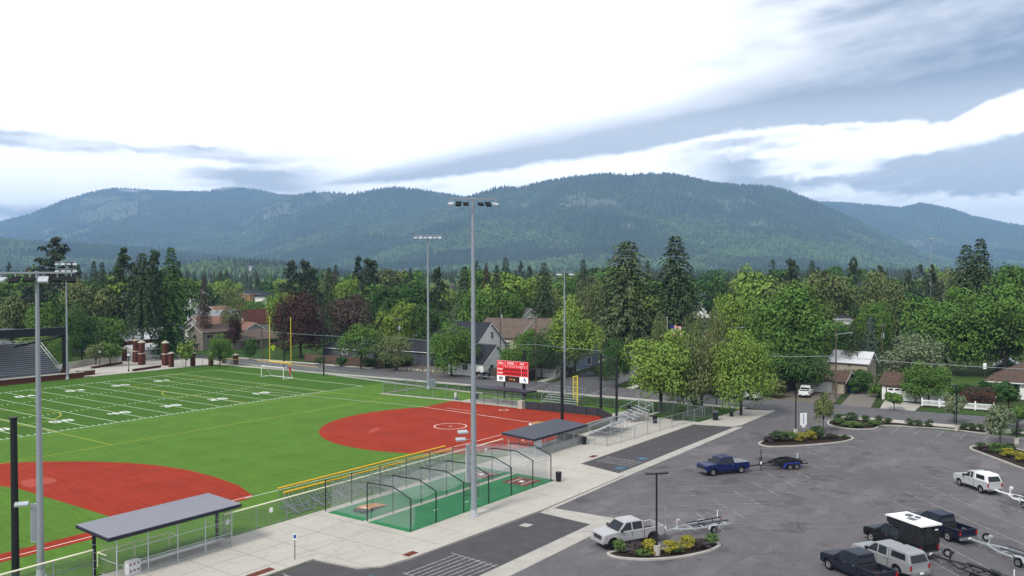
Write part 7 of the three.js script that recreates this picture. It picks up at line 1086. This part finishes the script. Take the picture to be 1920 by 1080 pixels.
// ================================================================ lot lamps, shrubs and bedding
function lotLamp(label, p, H, heads, turn, base = true) {
  const o = thing('lot_lamp', label, 'street lamp', [p.x, 0.03, p.z], turn); const y = base ? 0.85 : 0; if (base) mesh('concrete_base', [cyl(0.3, 0.3, 0.85, 0, 0, 0, 16)], M.concrete, o);
  mesh('pole', [bx(0.12, H - y, 0.12, 0, y + (H - y) / 2, 0), bx(0.28, 0.06, 0.28, 0, y + 0.03, 0)], M.black, o);
  for (const s of heads) { const h = mesh('lamp_head', ext([[0.1, 0], [0.9, 0.03], [1.0, 0.09], [0.9, 0.14], [0.3, 0.12], [0.1, 0.1]], 0.34, 0.03).translate(0, H - 0.12, -0.17).rotateY(s > 0 ? 0 : Math.PI), M.black, o); mesh('lens', bx(0.5, 0.02, 0.26, s * 0.62, H - 0.125, 0), M.lampClear, h); }
  return o;
}
lotLamp('black twin-headed lamp post in the nearest planting island', S(1231, 1042), 6.6, [1, -1], -0.75); lotLamp('black lamp post with one head in the island with the entrance sign', S(1492, 816), 6.0, [-1], -0.6); lotLamp('black lamp post beside the small round street tree', S(1793, 808), 6.4, [-1], -0.7); lotLamp('black lamp post at the right edge by the soft young tree', S(1906, 833), 3.2, [1], -0.6);
CG.shrub = [1, 2, 3].map((k) => broadCrown(900 + k, { lobes: 18, leaves: 1500, size: 0.085, base: 0.0 }));
CG.dense = [1, 2].map((k) => broadCrown(950 + k, { lobes: 30, leaves: 1800, size: 0.07, base: 0.0 }));
Object.assign(LM, { boxwood: leafMat(0.055, 0.095, 0.032), goldbush: leafMat(0.30, 0.27, 0.035), wine: leafMat(0.075, 0.055, 0.055), bushgreen: leafMat(0.10, 0.16, 0.045) });
const twig = geo([bar(V(0, 0, 0), V(0.1, 0.5, 0.1), 0.02, 4), bar(V(0, 0, 0), V(-0.12, 0.55, 0.05), 0.02, 4), bar(V(0, 0, 0), V(0.02, 0.55, -0.14), 0.02, 4)]);
let shrubN = 0;
function shrub(kind, hue, p, w, h, name, label, group) { const o = thing(name, label, 'shrub', [p.x, 0.1, p.z], shrubN * 1.7, group); const t = mesh('stem', twig, M.trunk, o, true); t.scale.set(w, h, w); const g = CG[kind], c = mesh('foliage', g[shrubN++ % g.length], LM[hue], o, true); c.scale.set(w * 1.15, h * 1.1, w * 1.15); return o; }
const bed = (list, group, where) => list.forEach(([px, py, wpx, h, hue, kind = 'shrub', desc]) => { const p = S(px, py), dep = p.clone().sub(EYE).dot(FWD); shrub(kind, hue, p, wpx * dep / FOCAL, h, hue === 'goldbush' ? 'golden_shrub' : hue === 'wine' ? 'barberry_shrub' : 'green_shrub', `${desc ?? { goldbush: 'golden yellow shrub', wine: 'dark purple shrub', boxwood: 'dark green shrub', bushgreen: 'green shrub', mid: 'green shrub' }[hue]} ${where}`, group); });
bed([[1162, 1038, 26, 0.95, 'bushgreen', 'shrub', 'leftmost green shrub'], [1192, 1038, 40, 0.75, 'wine', 'shrub', 'left dark purple shrub'], [1205, 1044, 26, 0.5, 'bushgreen', 'shrub', 'low green shrub'], [1219, 1040, 32, 1.05, 'goldbush', 'shrub', 'left golden yellow shrub'], [1258, 1038, 32, 0.9, 'goldbush', 'shrub', 'middle golden yellow shrub'], [1289, 1032, 30, 1.05, 'goldbush', 'shrub', 'right golden yellow shrub'], [1313, 1030, 30, 0.7, 'wine', 'shrub', 'right dark purple shrub'], [1334, 1024, 28, 0.9, 'bushgreen', 'shrub', 'rightmost green shrub'], [1272, 1040, 22, 0.55, 'boxwood', 'shrub', 'low dark green shrub']], 'shrubs in the nearest island', 'in the nearest island beside the silver pickup');
bed([[1442, 830, 24, 0.7, 'wine', 'shrub', 'left dark purple shrub'], [1460, 828, 32, 1.25, 'boxwood', 'shrub', 'left dark green shrub'], [1482, 828, 24, 1.2, 'bushgreen', 'shrub', 'green shrub'], [1501, 829, 20, 1.1, 'goldbush', 'shrub', 'left golden yellow shrub'], [1519, 826, 20, 1.2, 'goldbush', 'shrub', 'right golden yellow shrub'], [1533, 824, 30, 1.6, 'boxwood', 'shrub', 'tall dark green shrub'], [1556, 824, 16, 0.7, 'wine', 'shrub', 'right dark purple shrub'], [1568, 824, 12, 0.6, 'boxwood', 'dense', 'small clipped dark shrub'], [1583, 823, 11, 0.5, 'boxwood', 'dense', 'smallest clipped dark shrub']], 'shrubs in the entrance sign island', 'in the island with the entrance sign');
bed([[1840, 844, 20, 0.8, 'boxwood', 'shrub', 'left dark green shrub'], [1852, 848, 18, 0.8, 'wine', 'shrub', 'dark purple shrub'], [1868, 850, 26, 1.2, 'bushgreen', 'shrub', 'green shrub'], [1893, 852, 26, 1.2, 'boxwood', 'shrub', 'right dark green shrub'], [1892, 858, 26, 1.0, 'goldbush', 'shrub', 'left golden yellow shrub'], [1916, 866, 26, 1.0, 'goldbush', 'shrub', 'right golden yellow shrub']], 'shrubs in the right-hand island', 'in the right-hand island');
bed([[1572, 789, 16, 1.0, 'boxwood', 'dense', 'leftmost clipped bush'], [1594, 789, 28, 1.1, 'boxwood', 'dense', 'wide clipped bush'], [1622, 791, 16, 0.95, 'boxwood', 'dense', 'round clipped bush, third along'], [1649, 793, 16, 1.0, 'boxwood', 'dense', 'round clipped bush, fourth along'], [1572, 796, 24, 0.8, 'bushgreen', 'shrub', 'left bright green spreading bush'], [1602, 801, 34, 0.7, 'bushgreen', 'shrub', 'middle bright green spreading bush'], [1638, 800, 26, 0.85, 'bushgreen', 'shrub', 'right bright green spreading bush'], [1588, 802, 20, 0.6, 'bushgreen', 'shrub', 'small bright green spreading bush'], [1665, 796, 15, 0.95, 'boxwood', 'dense', 'round clipped bush left of the kerb sapling'], [1705, 799, 16, 0.95, 'boxwood', 'dense', 'first of three round clipped bushes'], [1722, 801, 18, 1.0, 'boxwood', 'dense', 'middle of three round clipped bushes'], [1742, 802, 18, 1.05, 'boxwood', 'dense', 'last of three round clipped bushes'], [1808, 807, 18, 1.0, 'boxwood', 'dense', 'clipped bush right of the black lamp'], [1823, 808, 16, 1.0, 'boxwood', 'dense', 'second clipped bush right of the black lamp'], [1840, 809, 15, 1.0, 'boxwood', 'dense', 'third clipped bush right of the black lamp'], [1856, 811, 14, 0.9, 'boxwood', 'dense', 'fourth clipped bush right of the black lamp'], [1905, 815, 22, 0.9, 'boxwood', 'dense', 'last clipped bush at the right edge']], 'clipped bushes along the street edge of the lot', 'along the street edge of the car park');
// garden growth filling the plots beyond the street
{
  seed = 991; const spots = [[600, 684], [640, 687], [690, 688], [728, 690], [760, 687], [830, 695], [905, 700], [945, 704], [1350, 744], [1440, 744], [1456, 746], [1330, 738], [1620, 726], [1612, 738], [1650, 745], [1790, 752], [1810, 750], [1850, 752], [1875, 752], [1660, 728], [1700, 722], [535, 664], [400, 655], [330, 650], [470, 655], [1120, 705], [1135, 712], [1210, 705], [1240, 712], [1290, 722], [1320, 728]];
  spots.forEach(([px, py]) => { const p = S(px, py), w = rr(2.4, 4.2); shrub('shrub', ['mid', 'dark', 'olive', 'bushgreen'][Math.floor(rnd() * 4)], p, w, w * rr(0.55, 0.9), 'garden_shrub', `loose green garden shrub ${px < 420 ? 'before the brown house' : px < 560 ? 'by the long low brown house' : px < 740 ? 'behind the brown board fence' : px < 860 ? 'by the pale boulders' : px < 1000 ? 'behind the red scoreboard' : px < 1260 ? 'at the side street corner' : px < 1400 ? 'behind the bright maples' : px < 1500 ? 'beside the dirt driveway' : px < 1690 ? 'along the alley' : 'behind the picket fence'}`, 'garden shrubs beyond the street'); });
  const yp = S(1797, 748); shrub('shrub', 'goldbush', yp, 3, 2.0, 'golden_shrub', 'yellow garden shrub behind the small round street tree');
  for (const [px, py, h] of [[1265, 790, 1.6], [1277, 788, 2.2], [1305, 778, 2.4], [1312, 782, 1.8]]) shrub('dense', 'boxwood', S(px, py), 1.2, h, 'arborvitae', 'upright dark evergreen on the lawn behind the enclosure fence', 'upright evergreens behind the enclosure fence');
}
// Things that only their place tells apart: counted from the left
{
  const ord = ['first', 'second', 'third', 'fourth', 'fifth', 'sixth', 'seventh', 'eighth', 'ninth', 'tenth'], by = new Map();
  for (const o of scene.children) if (o.userData.label && o.userData.category && o.userData.kind !== 'stuff') by.set(o.userData.label, [...(by.get(o.userData.label) ?? []), o]);
  const bearing = (o) => { const d = o.position.clone().sub(EYE); return d.dot(RGT) / d.dot(FWD); };
  for (const [l, list] of by) if (list.length > 1) list.sort((a, b) => bearing(a) - bearing(b)).forEach((o, i) => { o.userData.label = `${l}, ${ord[i] ?? 'last'} from left`; });
}
renderer.render(scene, camera);
